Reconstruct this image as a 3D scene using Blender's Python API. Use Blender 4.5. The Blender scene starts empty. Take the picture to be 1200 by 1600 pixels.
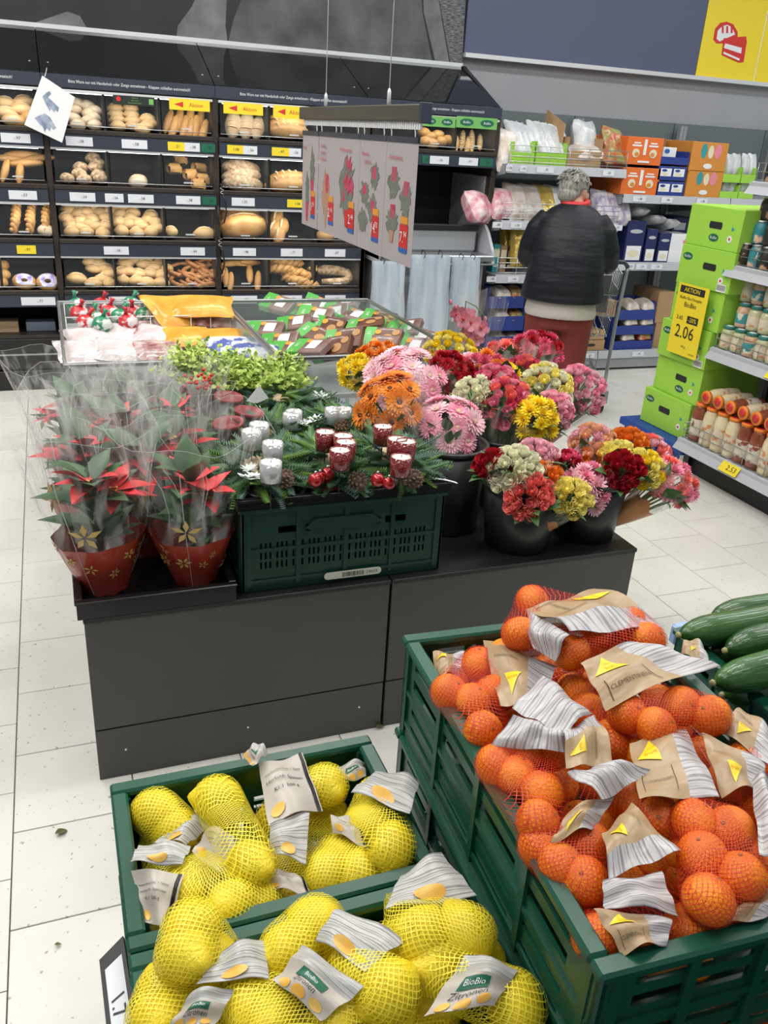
import bpy, bmesh, math, random
from math import sin, cos, pi, radians as rad
from mathutils import Vector as V, Matrix
sc = bpy.context.scene
COL = sc.collection
R = random.Random(11)

# ------------------------------------------------------------------ camera
CAM_H, F_PX = 1.65, 1321.4
_p, _r, _y = rad(23.97), rad(3.52), rad(21.76)
FWD = V((sin(_y)*cos(_p), cos(_y)*cos(_p), -sin(_p)))
_rt = V((cos(_y), -sin(_y), 0)); _up = _rt.cross(FWD)
CR = cos(_r)*_rt + sin(_r)*_up; CU = -sin(_r)*_rt + cos(_r)*_up
cam = bpy.data.objects.new('camera', bpy.data.cameras.new('camera')); COL.objects.link(cam)
m3 = Matrix((CR, CU, -FWD)).transposed()
cam.matrix_world = Matrix.Translation((0, 0, CAM_H)) @ m3.to_4x4()
cam.data.sensor_fit = 'HORIZONTAL'; cam.data.sensor_width = 36.0
cam.data.lens = 36.0*F_PX/1200; cam.data.clip_start = .02
sc.camera = cam
def at(px, py, x=None, y=None, z=None):
    """world point seen at a pixel of the 1200x1600 frame, on the plane x=, y= or z="""
    d = CR*((px-600)/F_PX) - CU*((py-800)/F_PX) + FWD
    if x is not None: t = x/d.x
    elif y is not None: t = y/d.y
    else: t = (z-CAM_H)/d.z
    return V((0, 0, CAM_H)) + d*t

# ------------------------------------------------------------------ world, lamps, exposure
W = bpy.data.worlds.new('world'); sc.world = W; W.use_nodes = True
W.node_tree.nodes['Background'].inputs[0].default_value = (.93, .96, 1, 1)
W.node_tree.nodes['Background'].inputs[1].default_value = .3
sc.view_settings.view_transform = 'Standard'
sc.view_settings.look = 'None'
sc.view_settings.exposure = 0.10
sc.view_settings.gamma = 1.0
sc.view_settings.use_curve_mapping = False
LAMP_W = {-1.1: 31.0, 1.3: 20.0, 3.7: 12.0, 6.0: 13.0}      # W per ceiling strip, by row
LAMP_Y = {.3: .5, 1.9: 1.05, 3.5: 1.12, 5.0: 1.0}
SHELF_W = 1.15

# ------------------------------------------------------------------ materials
MT = {}
def mat(name, col=(.5, .5, .5), rough=.5, metal=0., spec=.5, col2=None, scale=20., detail=4., lo=.35, hi=.65,
        bump=0., bscale=None, alpha=1., emit=0., sss=0., coat=0., vary=0., stretch=(1, 1, 1), trans=0.):
    if name in MT: return MT[name]
    m = bpy.data.materials.new(name); m.use_nodes = True; MT[name] = m
    nt = m.node_tree; N = nt.nodes; L = nt.links; b = N['Principled BSDF']
    b.inputs['Base Color'].default_value = (*col, 1); b.inputs['Roughness'].default_value = rough
    b.inputs['Metallic'].default_value = metal; b.inputs['Specular IOR Level'].default_value = spec
    b.inputs['Alpha'].default_value = alpha; b.inputs['Coat Weight'].default_value = coat
    b.inputs['Transmission Weight'].default_value = trans
    if sss: b.inputs['Subsurface Weight'].default_value = sss; b.inputs['Subsurface Radius'].default_value = (.01, .005, .003)
    if emit: b.inputs['Emission Color'].default_value = (*col, 1); b.inputs['Emission Strength'].default_value = emit
    out = None
    if col2 or bump:
        tc = N.new('ShaderNodeTexCoord'); mp = N.new('ShaderNodeMapping'); mp.inputs['Scale'].default_value = stretch
        L.new(tc.outputs['Object'], mp.inputs[0])
    if col2:
        n = N.new('ShaderNodeTexNoise'); n.inputs['Scale'].default_value = scale; n.inputs['Detail'].default_value = detail
        L.new(mp.outputs[0], n.inputs['Vector'])
        r = N.new('ShaderNodeValToRGB'); r.color_ramp.elements[0].position = lo; r.color_ramp.elements[1].position = hi
        r.color_ramp.elements[0].color = (*col, 1); r.color_ramp.elements[1].color = (*col2, 1)
        L.new(n.outputs['Fac'], r.inputs[0]); out = r.outputs[0]
    if vary:
        oi = N.new('ShaderNodeObjectInfo'); h = N.new('ShaderNodeHueSaturation')
        mr = N.new('ShaderNodeMapRange'); mr.inputs[3].default_value = 1-vary; mr.inputs[4].default_value = 1+vary
        L.new(oi.outputs['Random'], mr.inputs[0]); L.new(mr.outputs[0], h.inputs['Value'])
        if out: L.new(out, h.inputs['Color'])
        else: h.inputs['Color'].default_value = (*col, 1)
        out = h.outputs[0]
    if out: L.new(out, b.inputs['Base Color'])
    if bump:
        n2 = N.new('ShaderNodeTexNoise'); n2.inputs['Scale'].default_value = bscale or scale; n2.inputs['Detail'].default_value = 3
        L.new(mp.outputs[0], n2.inputs['Vector'])
        bp = N.new('ShaderNodeBump'); bp.inputs['Strength'].default_value = bump; bp.inputs['Distance'].default_value = .01
        L.new(n2.outputs['Fac'], bp.inputs['Height']); L.new(bp.outputs[0], b.inputs['Normal'])
    return m
def _math(nt, op, a, b=None):
    n = nt.nodes.new('ShaderNodeMath'); n.operation = op
    for i, v in enumerate((a, b)):
        if v is None: continue
        if isinstance(v, (int, float)): n.inputs[i].default_value = v
        else: nt.links.new(v, n.inputs[i])
    return n.outputs[0]
def net_mat(name, col, nu, nv, width):
    """string net: diamond mesh in the bag's own UV, open between the strings"""
    if name in MT: return MT[name]
    m = mat(name, col, rough=.4, spec=.5); nt = m.node_tree; b = nt.nodes['Principled BSDF']
    uv = nt.nodes.new('ShaderNodeUVMap'); s = nt.nodes.new('ShaderNodeSeparateXYZ'); nt.links.new(uv.outputs[0], s.inputs[0])
    u = _math(nt, 'MULTIPLY', s.outputs[0], nu); v = _math(nt, 'MULTIPLY', s.outputs[1], nv)
    fs = []
    for op in ('ADD', 'SUBTRACT'):
        q = _math(nt, 'FRACT', _math(nt, op, u, v)); q = _math(nt, 'ABSOLUTE', _math(nt, 'SUBTRACT', q, .5))
        fs.append(_math(nt, 'LESS_THAN', q, width))
    a = _math(nt, 'MAXIMUM', fs[0], fs[1]); nt.links.new(a, b.inputs['Alpha'])
    return m
def stripe_mat(name, ca, cb, n, axis=0, rough=.3, noise=.35, spec=.5):
    """printed stripes across a label's own UV"""
    if name in MT: return MT[name]
    m = mat(name, ca, rough=rough, spec=spec); nt = m.node_tree; b = nt.nodes['Principled BSDF']
    uv = nt.nodes.new('ShaderNodeUVMap'); mp = nt.nodes.new('ShaderNodeMapping')
    sc_ = [.3, .3, 1]; sc_[axis] = n; mp.inputs['Scale'].default_value = sc_
    nt.links.new(uv.outputs[0], mp.inputs[0])
    no = nt.nodes.new('ShaderNodeTexNoise'); no.inputs['Scale'].default_value = 1.; no.inputs['Detail'].default_value = 2
    nt.links.new(mp.outputs[0], no.inputs['Vector'])
    r = nt.nodes.new('ShaderNodeValToRGB'); r.color_ramp.interpolation = 'LINEAR'
    r.color_ramp.elements[0].position = .44; r.color_ramp.elements[1].position = .52
    r.color_ramp.elements[0].color = (*ca, 1); r.color_ramp.elements[1].color = (*cb, 1)
    nt.links.new(no.outputs['Fac'], r.inputs[0]); nt.links.new(r.outputs[0], b.inputs['Base Color'])
    return m

# ------------------------------------------------------------------ mesh builder
TEXTS = {}
def prepare_texts(strings):
    obs = []
    for s in strings:
        cu = bpy.data.curves.new('t', 'FONT'); cu.body = s; cu.align_x = 'CENTER'; cu.align_y = 'CENTER'; cu.resolution_u = 2
        o = bpy.data.objects.new('t', cu); COL.objects.link(o); obs.append((s, o))
    dg = bpy.context.evaluated_depsgraph_get()
    for s, o in obs:
        me = bpy.data.meshes.new_from_object(o.evaluated_get(dg))
        TEXTS[s] = ([(v.co.x, v.co.y) for v in me.vertices], [tuple(p.vertices) for p in me.polygons])
        bpy.data.meshes.remove(me)
    for s, o in obs:
        cu = o.data; bpy.data.objects.remove(o); bpy.data.curves.remove(cu)

class MB:
    def __init__(s): s.v = []; s.f = []; s.mi = []; s.sm = []; s.uv = None
    def add(s, vs, fs, mi=0, smooth=False):
        k = len(s.v); s.v += [tuple(p) for p in vs]
        s.f += [tuple(i+k for i in f) for f in fs]; s.mi += [mi]*len(fs); s.sm += [smooth]*len(fs); return s
    def box(s, x0, x1, y0, y1, z0, z1, mi=0, b=0.):
        if b <= 0:
            return s.add([(x, y, z) for x in (x0, x1) for y in (y0, y1) for z in (z0, z1)],
                  [(0, 1, 3, 2), (4, 6, 7, 5), (0, 4, 5, 1), (2, 3, 7, 6), (0, 2, 6, 4), (1, 5, 7, 3)], mi)
        lo, hi = (x0, y0, z0), (x1, y1, z1); vs = []; ix = {}
        for c in range(8):
            sg = [(c >> k) & 1 for k in range(3)]
            for ax in range(3):
                p = [0]*3
                for k in range(3):
                    e = 0 if k == ax else b
                    p[k] = (hi[k]-e) if sg[k] else (lo[k]+e)
                ix[c, ax] = len(vs); vs.append(p)
        fs = []
        for ax in range(3):
            a1, a2 = [k for k in range(3) if k != ax]
            for sg in (0, 1):
                base = sg << ax
                q = [base, base | 1 << a1, base | 1 << a1 | 1 << a2, base | 1 << a2]
                fs.append([ix[c, ax] for c in q])
        for ax in range(3):
            a1, a2 = [k for k in range(3) if k != ax]
            for s1 in (0, 1):
                for s2 in (0, 1):
                    c0 = s1 << a1 | s2 << a2; c1 = c0 | 1 << ax
                    fs.append([ix[c0, a1], ix[c1, a1], ix[c1, a2], ix[c0, a2]])
        for c in range(8): fs.append([ix[c, 0], ix[c, 1], ix[c, 2]])
        return s.add(vs, fs, mi)
    def lathe(s, prof, n=20, c=(0, 0, 0), mi=0, smooth=True, cap=True, ax=None, sx=1., sy=1.):
        """prof: (radius, height) pairs; ax: direction of the axis"""
        q = V((0, 0, 1)).rotation_difference(V(ax)) if ax else None
        vs = []
        for r, h in prof:
            for k in range(n):
                a = 2*pi*k/n; p = V((r*cos(a)*sx, r*sin(a)*sy, h))
                if q: p = q @ p
                vs.append(p+V(c))
        fs = []
        for i in range(len(prof)-1):
            for k in range(n):
                k2 = (k+1) % n; fs.append((i*n+k, i*n+k2, (i+1)*n+k2, (i+1)*n+k))
        if cap:
            fs.append(tuple(range(n-1, -1, -1))); fs.append(tuple((len(prof)-1)*n+k for k in range(n)))
        return s.add(vs, fs, mi, smooth)
    def ball(s, c, r, n=16, m=10, mi=0, fn=None):
        """ellipsoid; r number or (rx,ry,rz); fn(dir)->scale"""
        if not isinstance(r, (tuple, list)): r = (r, r, r)
        vs = [];
        for i in range(m+1):
            t = pi*i/m
            for k in range(n):
                a = 2*pi*k/n; d = V((sin(t)*cos(a), sin(t)*sin(a), cos(t))); g = fn(d) if fn else 1
                vs.append((c[0]+d.x*r[0]*g, c[1]+d.y*r[1]*g, c[2]+d.z*r[2]*g))
        fs = [(i*n+k, (i+1)*n+k, (i+1)*n+(k+1) % n, i*n+(k+1) % n) for i in range(m) for k in range(n)]
        return s.add(vs, fs, mi, True)
    def tube(s, pts, r, n=6, mi=0, smooth=True, closed=False, cap=True):
        P = [V(p) for p in pts]; vs = []; up = None; rs = r if isinstance(r, (list, tuple)) else [r]*len(P)
        for i, p in enumerate(P):
            if closed: t = P[(i+1) % len(P)]-P[i-1]
            else: t = P[min(i+1, len(P)-1)]-P[max(i-1, 0)]
            if t.length < 1e-9: t = V((0, 0, 1))
            t.normalize()
            if up is None:
                up = V((0, 0, 1)) if abs(t.z) < .9 else V((1, 0, 0))
            a = t.cross(up);
            if a.length < 1e-4: a = t.orthogonal()
            a.normalize(); b = a.cross(t); up = b
            for k in range(n):
                w = 2*pi*k/n+pi/4; vs.append(p+(a*cos(w)+b*sin(w))*rs[i])
        m = len(P); fs = []
        for i in range(m if closed else m-1):
            j = (i+1) % m
            for k in range(n): fs.append((i*n+k, i*n+(k+1) % n, j*n+(k+1) % n, j*n+k))
        if cap and not closed:
            fs.append(tuple(range(n-1, -1, -1))); fs.append(tuple((m-1)*n+k for k in range(n)))
        return s.add(vs, fs, mi, smooth)
    def bar(s, a, b, w, h=None, mi=0):
        """straight bar of rectangular section"""
        a, b = V(a), V(b); h = h or w; t = (b-a).normalized(); u = V((0, 0, 1)) if abs(t.z) < .95 else V((0, 1, 0))
        x = t.cross(u).normalized(); y = x.cross(t); vs = []
        for p in (a, b):
            for i, j in ((-1, -1), (1, -1), (1, 1), (-1, 1)): vs.append(p+x*(w/2*i)+y*(h/2*j))
        return s.add(vs, [(3, 2, 1, 0), (4, 5, 6, 7), (0, 1, 5, 4), (1, 2, 6, 5), (2, 3, 7, 6), (3, 0, 4, 7)], mi)
    def prism(s, poly, fn, d0=0., d1=.001, mi=0):
        """flat polygon (u,v) laid on a surface fn(u,v,d) and given thickness d0..d1"""
        n = len(poly); vs = [fn(u, v, d0) for u, v in poly]+[fn(u, v, d1) for u, v in poly]
        fs = [tuple(range(n-1, -1, -1)), tuple(range(n, 2*n))]+[(i, (i+1) % n, n+(i+1) % n, n+i) for i in range(n)]
        return s.add(vs, fs, mi)
    def text(s, t, fn, u=0., v=0., size=.02, rot=0., mi=0, d=.0006, wide=1.):
        vs, fs = TEXTS[t]; c, w = cos(rot), sin(rot); out = []
        for x, y in vs:
            x, y = x*size*wide, y*size; out.append(fn(u+x*c-y*w, v+x*w+y*c, d))
        return s.add(out, fs, mi)
    def sheet(s, fn, u0, u1, v0, v1, nu, nv, mi=0, d=0., thick=0., smooth=True):
        def layer(dd):
            return [fn(u0+(u1-u0)*i/nu, v0+(v1-v0)*j/nv, dd) for j in range(nv+1) for i in range(nu+1)]
        fs = [(j*(nu+1)+i, j*(nu+1)+i+1, (j+1)*(nu+1)+i+1, (j+1)*(nu+1)+i) for j in range(nv) for i in range(nu)]
        if s.uv is None: s.uv = {}
        k = len(s.v)
        for j in range(nv+1):
            for i in range(nu+1):
                s.uv[k+j*(nu+1)+i] = (i/nu, j/nv)
                if thick: s.uv[k+(nu+1)*(nv+1)+j*(nu+1)+i] = (i/nu, j/nv)
        s.add(layer(d), fs, mi, smooth)
        if thick: s.add(layer(d-thick), [f[::-1] for f in fs], mi, smooth)
        return s
    def mesh(s, name, mats):
        me = bpy.data.meshes.new(name); me.from_pydata(s.v, [], s.f)
        for m in (mats if isinstance(mats, (list, tuple)) else [mats]): me.materials.append(m)
        me.polygons.foreach_set('material_index', s.mi); me.polygons.foreach_set('use_smooth', s.sm)
        if s.uv:
            uvl = me.uv_layers.new(name='UVMap'); li = [0]*len(me.loops); me.loops.foreach_get('vertex_index', li)
            fl = []
            for i in li: fl += s.uv.get(i, (0, 0))
            uvl.data.foreach_set('uv', fl)
        me.update(); return me
    def build(s, name, mats, parent=None, loc=None, rot=None, mat4=None):
        return place(s.mesh(name, mats), name, parent, loc, rot, mat4)
def place(me, name, parent=None, loc=None, rot=None, mat4=None, scale=None):
    o = bpy.data.objects.new(name, me); COL.objects.link(o)
    if mat4 is not None: o.matrix_local = mat4
    if loc is not None: o.location = loc
    if rot is not None: o.rotation_euler = rot
    if scale is not None: o.scale = (scale,)*3 if isinstance(scale, (int, float)) else scale
    o.parent = parent
    return o
def tag(o, label=None, cat=None, group=None, kind=None):
    if label: o['label'] = label
    if cat: o['category'] = cat
    if group: o['group'] = group
    if kind: o['kind'] = kind
    return o
def thing(name, label, cat, loc=(0, 0, 0), rz=0., group=None):
    o = bpy.data.objects.new(name, None); COL.objects.link(o); o.location = loc; o.rotation_euler = (0, 0, rz)
    o.empty_display_size = .05
    return tag(o, label, cat, group)
def struct(o): o['kind'] = 'structure'; return o
def copy_tree(o, parent=None):
    c = o.copy(); COL.objects.link(c); c.parent = parent
    for ch in list(o.children): copy_tree(ch, c)
    return c
def frame(x, y, z, o):
    """matrix with given axes and origin"""
    m = Matrix((x, y, z)).transposed().to_4x4(); m.translation = o; return m
def aim(d, roll=0.):
    """rotation matrix whose z axis points along d"""
    d = V(d).normalized(); q = V((0, 0, 1)).rotation_difference(d); return q.to_matrix().to_4x4() @ Matrix.Rotation(roll, 4, 'Z')
def flat(o, ex, ey):
    """plane mapping with normal ex x ey"""
    o, ex, ey = V(o), V(ex).normalized(), V(ey).normalized(); n = ex.cross(ey)
    return lambda u, v, d=0.: o+ex*u+ey*v+n*d
FRONT = lambda x, y, z: flat((x, y, z), (1, 0, 0), (0, 0, 1))      # faces the camera side (-Y)
LEFTF = lambda x, y, z: flat((x, y, z), (0, -1, 0), (0, 0, 1))     # faces -X
def rect(u0, u1, v0, v1): return [(u0, v0), (u1, v0), (u1, v1), (u0, v1)]
def ngon(cx, cy, r, n=12, ry=None, a0=0.): return [(cx+r*cos(a0+2*pi*k/n), cy+(ry or r)*sin(a0+2*pi*k/n)) for k in range(n)]
HEAD_TXT = 'Bitte Ware nur mit Handschuh oder Zange entnehmen - Klappen schließen automatisch!'
TXT = [HEAD_TXT, 'Aktion', 'BioBio', 'Nutzen Sie', 'auch unseren', 'Brotschneideautomaten!', '-.97', '-.38', '-.58', '-.21', '1.08', '-.57', '-.34', '-.56',
       '-.88', '-.66', '1.66', '-.77', '-.44', '-.87', '-.98', '1.58', '1.88', '3.39', '-.95', '1.55', '-.59', '2.06', '2.53', '-.80', '-20%', '2.65', 'AKTION', '2.06!',
       'BioBio Bio-Orangina', 'NORMAL', 'Zitronen', 'CLEMENTINEN', 'I love', 'fruit', '24603', '7fteeeo', 'Verkaufseinheit: 1 Netz', 'Herkunft: Spanien', 'Kl. I  500 g', '000 g',
       'Weihnachts-', 'stern', 'Weihnachtsstern', 'Advents-', 'gesteck', 'Adventskranz', 'Kiefer', 'Orchidee', '7.', '94', '14.', '70', '2.', '44', '29', '5', '9', '1.7', 'LEMONS', '2.05', 'Brot', 'Toast', 'je', '100 g', '1', '2', '7', '0', '4', '.', '%', 'BIO', 'BLACK GARLIC', 'SAUCE', 'LEBKUCHEN', 'Schoko']
prepare_texts(sorted(set(TXT)))

# shared materials
m_floor = mat('grout', (.20, .19, .17), .8)
def tile_mat():
    m = mat('floor_tile', (.72, .70, .65), .28, spec=.45, vary=.035); nt = m.node_tree; N = nt.nodes; L = nt.links; b = N['Principled BSDF']
    geo = N.new('ShaderNodeNewGeometry')
    n1 = N.new('ShaderNodeTexNoise'); n1.inputs['Scale'].default_value = 2.2; n1.inputs['Detail'].default_value = 5; L.new(geo.outputs['Position'], n1.inputs['Vector'])
    r1 = N.new('ShaderNodeValToRGB'); r1.color_ramp.elements[0].position = .3; r1.color_ramp.elements[1].position = .7
    r1.color_ramp.elements[0].color = (.655, .635, .585, 1); r1.color_ramp.elements[1].color = (.755, .74, .695, 1); L.new(n1.outputs['Fac'], r1.inputs[0])
    n2 = N.new('ShaderNodeTexNoise'); n2.inputs['Scale'].default_value = 70; n2.inputs['Detail'].default_value = 1; L.new(geo.outputs['Position'], n2.inputs['Vector'])
    r2 = N.new('ShaderNodeValToRGB'); r2.color_ramp.elements[0].position = .70; r2.color_ramp.elements[1].position = .76
    r2.color_ramp.elements[0].color = (1, 1, 1, 1); r2.color_ramp.elements[1].color = (.52, .46, .38, 1); L.new(n2.outputs['Fac'], r2.inputs[0])
    mx = N.new('ShaderNodeMixRGB'); mx.blend_type = 'MULTIPLY'; mx.inputs[0].default_value = 1; L.new(r1.outputs[0], mx.inputs[1]); L.new(r2.outputs[0], mx.inputs[2])
    h = [n for n in N if n.type == 'HUE_SAT'][0]; L.new(mx.outputs[0], h.inputs['Color']); return m
m_tile = tile_mat()
m_wall = mat('white_wall_paint', (.325, .335, .36), .7, col2=(.345, .355, .38), scale=3)
m_black = mat('matt_black', (.012, .012, .013), .45)
m_brown = mat('dark_brown_laminate', (.028, .02, .017), .4, col2=(.04, .03, .025), scale=8, stretch=(1, 1, 6))
m_dark = mat('dark_interior', (.010, .0095, .0095), .5)
m_rail = mat('anthracite_rail', (.034, .043, .066), .35)
m_trim = mat('aluminium_trim', (.72, .74, .76), .3, metal=.3)
m_steel = mat('brushed_steel', (.42, .44, .46), .32, metal=.85)
m_zinc = mat('zinc_wire', (.52, .55, .56), .3, metal=.7)
m_clear = mat('clear_acrylic', (.35, .38, .4), .05, alpha=.045, spec=.6)
m_white = mat('white_card', (.80, .81, .83), .5)
m_paper = mat('white_paper', (.72, .74, .8), .55)
m_yellow = mat('yellow_print', (.85, .66, .03), .5)
m_red = mat('red_print', (.62, .03, .03), .45)
m_ink = mat('black_ink', (.02, .02, .02), .5)
m_green = mat('green_print', (.17, .45, .12), .5)
m_dgreen = mat('dark_green_print', (.01, .13, .07), .45)
m_bluep = mat('blue_print', (.03, .12, .42), .45)
m_grey = mat('grey_steel_paint', (.30, .31, .33), .4)
m_lgrey = mat('pale_grey_steel_paint', (.46, .47, .51), .38)

# ------------------------------------------------------------------ room
fl = struct(MB().box(-3, 9, -1.5, 6.6, -.06, -.008).build('floor', m_floor))
tm = MB().box(.0015, .2985, .0015, .2985, -.012, 0, b=.0012).mesh('tile', m_tile)
cand = []; rest = MB()
for c in range(-4, 29):
    x = -.228+.3*c; off = .003 if c % 2 == 0 else .153
    for k in range(0, 23):
        y = off+.3*k-.3
        if y > 6.3: continue
        d = V((x+.15, y+.15, 0))-V((0, 0, CAM_H)); zz = d.dot(FWD); vis = False
        if zz > .2:
            qx, qy = 600+F_PX*d.dot(CR)/zz, 800-F_PX*d.dot(CU)/zz
            vis = -70 < qx < 1270 and 560 < qy < 1680
        if .05 < x < 1.4 and 1.9 < y < 4.5: vis = False
        if x > 0 and y < 1.2: vis = False
        if x > 3.4 and y < 3.6: vis = False
        cand.append((x, y)) if vis else rest.box(x+.0015, x+.2985, y+.0015, y+.2985, -.012, 0)
cand.sort(key=lambda q: q[0]**2+q[1]**2)
for x, y in cand[:300]: place(tm, 'tile', fl, (x, y, 0))
for x, y in cand[300:]: rest.box(x+.0015, x+.2985, y+.0015, y+.2985, -.012, 0)
tag(rest.build('tile_field', m_tile, fl), kind='stuff')
wy = 6.56
struct(MB().box(-3, 9, wy, wy+.1, 0, 3.6).build('wall_back', m_wall))
struct(MB().box(-3, 9, -1.5, 6.66, 3.6, 3.7).build('ceiling', mat('ceiling_white', (.8, .8, .8), .8)))
# ceiling strip lamps
m_lampw = mat('lamp_diffuser', (1, .98, .94), .5, emit=6.)
for X in (-1.1, 1.3, 3.7, 6.0):
    for Y in (.3, 1.9, 3.5, 5.0):
        L_ = thing('ceiling_lamp', 'white ceiling strip lamp, '+{.3: 'fourth', 1.9: 'third', 3.5: 'second', 5.0: 'nearest'}[Y]+' to the bakery wall in the '+{-1.1: 'leftmost', 1.3: 'second', 3.7: 'third', 6.0: 'rightmost'}[X]+' row', 'lamp', (X, Y, 3.5), 0, 'strip lamps on the ceiling')
        MB().box(-.8, .8, -.1, .1, .02, .1, b=.01).build('housing', m_white, L_)
        MB().box(-.78, .78, -.08, .08, 0, .02).build('diffuser', m_lampw, L_)
        ld = bpy.data.lights.new('lamp_light', 'AREA'); ld.shape = 'RECTANGLE'; ld.size = 1.55; ld.size_y = .16; ld.energy = LAMP_W[X]*LAMP_Y[Y]; ld.color = (1, .975, .92) if X < 2 else (.94, .975, 1)
        lo = bpy.data.objects.new('lamp_light', ld); COL.objects.link(lo); lo.parent = L_; lo.location = (0, 0, -.012)

# ------------------------------------------------------------------ mural over the bakery, blue-grey band, yellow pictogram sign
m_linen = mat('linen_print', (.035, .037, .044), .55, col2=(.16, .165, .18), scale=3.2, detail=12, stretch=(1, 1, 1), lo=.3, hi=.75)
m_linen2 = mat('linen_print_light', (.07, .073, .08), .55, col2=(.22, .225, .235), scale=5, detail=8, lo=.3, hi=.7)
m_weave = mat('woven_print', (.03, .032, .038), .5, col2=(.2, .205, .215), scale=26, detail=6, stretch=(1, 1, 7), lo=.4, hi=.6)
m_fold = mat('fold_print', (.009, .0095, .012), .55, col2=(.016, .017, .021), scale=2)
t = thing('bread_mural', 'black-and-white photo mural of linen sacking and bread above the bakery shelves', 'mural', (0, wy-.05, 0))
def P_(px, py, yy=wy-.05):
    q = at(px, py, y=yy); return (q.x, q.z)
x1 = 3.0; MB().box(-2.6, x1, 0, .04, 2.15, 3.35).build('panel', m_fold, t)
fm = FRONT(0, 0, 0)
def decal(name, pts, m, d0=.0002, d1=.0012): MB().prism([P_(*p) for p in pts], fm, d0, d1).build(name, m, t)
decal('printed_bread', [(35, 42), (105, 18), (125, 25), (140, 52), (60, 47)], m_linen2)
decal('printed_sack', [(275, 62), (278, 40), (300, 10), (330, -60), (400, -120), (355, -10), (352, 40), (356, 68)], m_linen2)
decal('printed_sack', [(356, 68), (365, 30), (385, -20), (420, -130), (640, -140), (655, -60), (660, 20), (675, 95)], m_linen)
decal('printed_sack', [(680, 97), (662, 20), (658, -80), (665, -130), (690, 30), (702, 99)], m_linen2, .0014, .0022)
decal('printed_weave', [(704, 99), (690, 20), (668, -100), (668, -150), (735, -150), (722, 101)], m_weave, .0003, .001)
MB().bar((-2.6, -.01, 2.155), (x1, -.01, 2.155), .03, .035).build('lower_rail', m_trim, t)
t = thing('wall_band', 'plain slate-blue sign band along the upper wall right of the mural', 'sign band', (0, wy-.06, 0))
xa, xb = x1+.01, P_(1096, 60)[0]
MB().box(xa, xb-.005, 0, .05, 2.245, 2.95).build('panel', mat('slate_blue_panel', (.085, .10, .175), .5), t)
MB().box(xa, 7.5, -.03, .05, 2.215, 2.245).build('lower_trim', m_trim, t)
t = thing('pictogram_sign', 'yellow wall sign with red bread loaf and cake slice pictogram', 'sign', (0, wy-.06, 0))
xs = P_(1186, 80)[0]
MB().box(xb, xs-.006, 0, .05, 2.246, 2.95).build('panel', m_yellow, t); MB().box(xs+.006, 6.6, 0, .05, 2.246, 2.95).build('side_panel', m_yellow, t)
MB().box(xs-.006, xs+.006, .004, .05, 2.246, 2.95).build('joint', m_white, t)
def pic(pts, m, d0, d1, name):
    MB().prism([P_(*p) for p in pts], fm, d0, d1).build(name, m, t)
pic([(1113, 62), (1116, 45), (1124, 36), (1134, 34), (1144, 38), (1151, 50), (1151, 58), (1127, 68), (1118, 68)], m_red, .0005, .002, 'loaf_outline')
pic([(1118, 61), (1120, 48), (1127, 41), (1135, 39), (1142, 43), (1147, 54), (1129, 62), (1123, 65)], m_white, .002, .003, 'loaf_fill')
for a in (1126, 1133, 1140): pic([(a, 41), (a+3, 41), (a+3, 52), (a, 52)], m_red, .003, .004, 'loaf_cut')
pic([(1129, 60), (1164, 57), (1165, 66), (1160, 97), (1153, 98), (1126, 86)], m_red, .003, .0045, 'cake')
pic([(1131, 68), (1157, 75), (1156, 84), (1129, 75)], m_white, .0045, .0055, 'cake_filling'); pic([(1129, 81), (1154, 92), (1153, 95), (1128, 84)], m_white, .0045, .0055, 'cake_base')
# grey upstand panels behind the right-hand shelving
t = thing('shelf_back_panel', 'grey-green backing panels behind the packaged bread shelves', 'panel', (0, wy-.05, 0))
m_gp = mat('grey_green_panel', (.13, .16, .165), .5)
for i in range(4):
    a = 3.06+i*.98 if i else 3.06
    MB().box(a+.004, 3.06+(i+1)*.98-.004, 0, .04, 0, 1.88).build('panel', m_gp, t)

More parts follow.
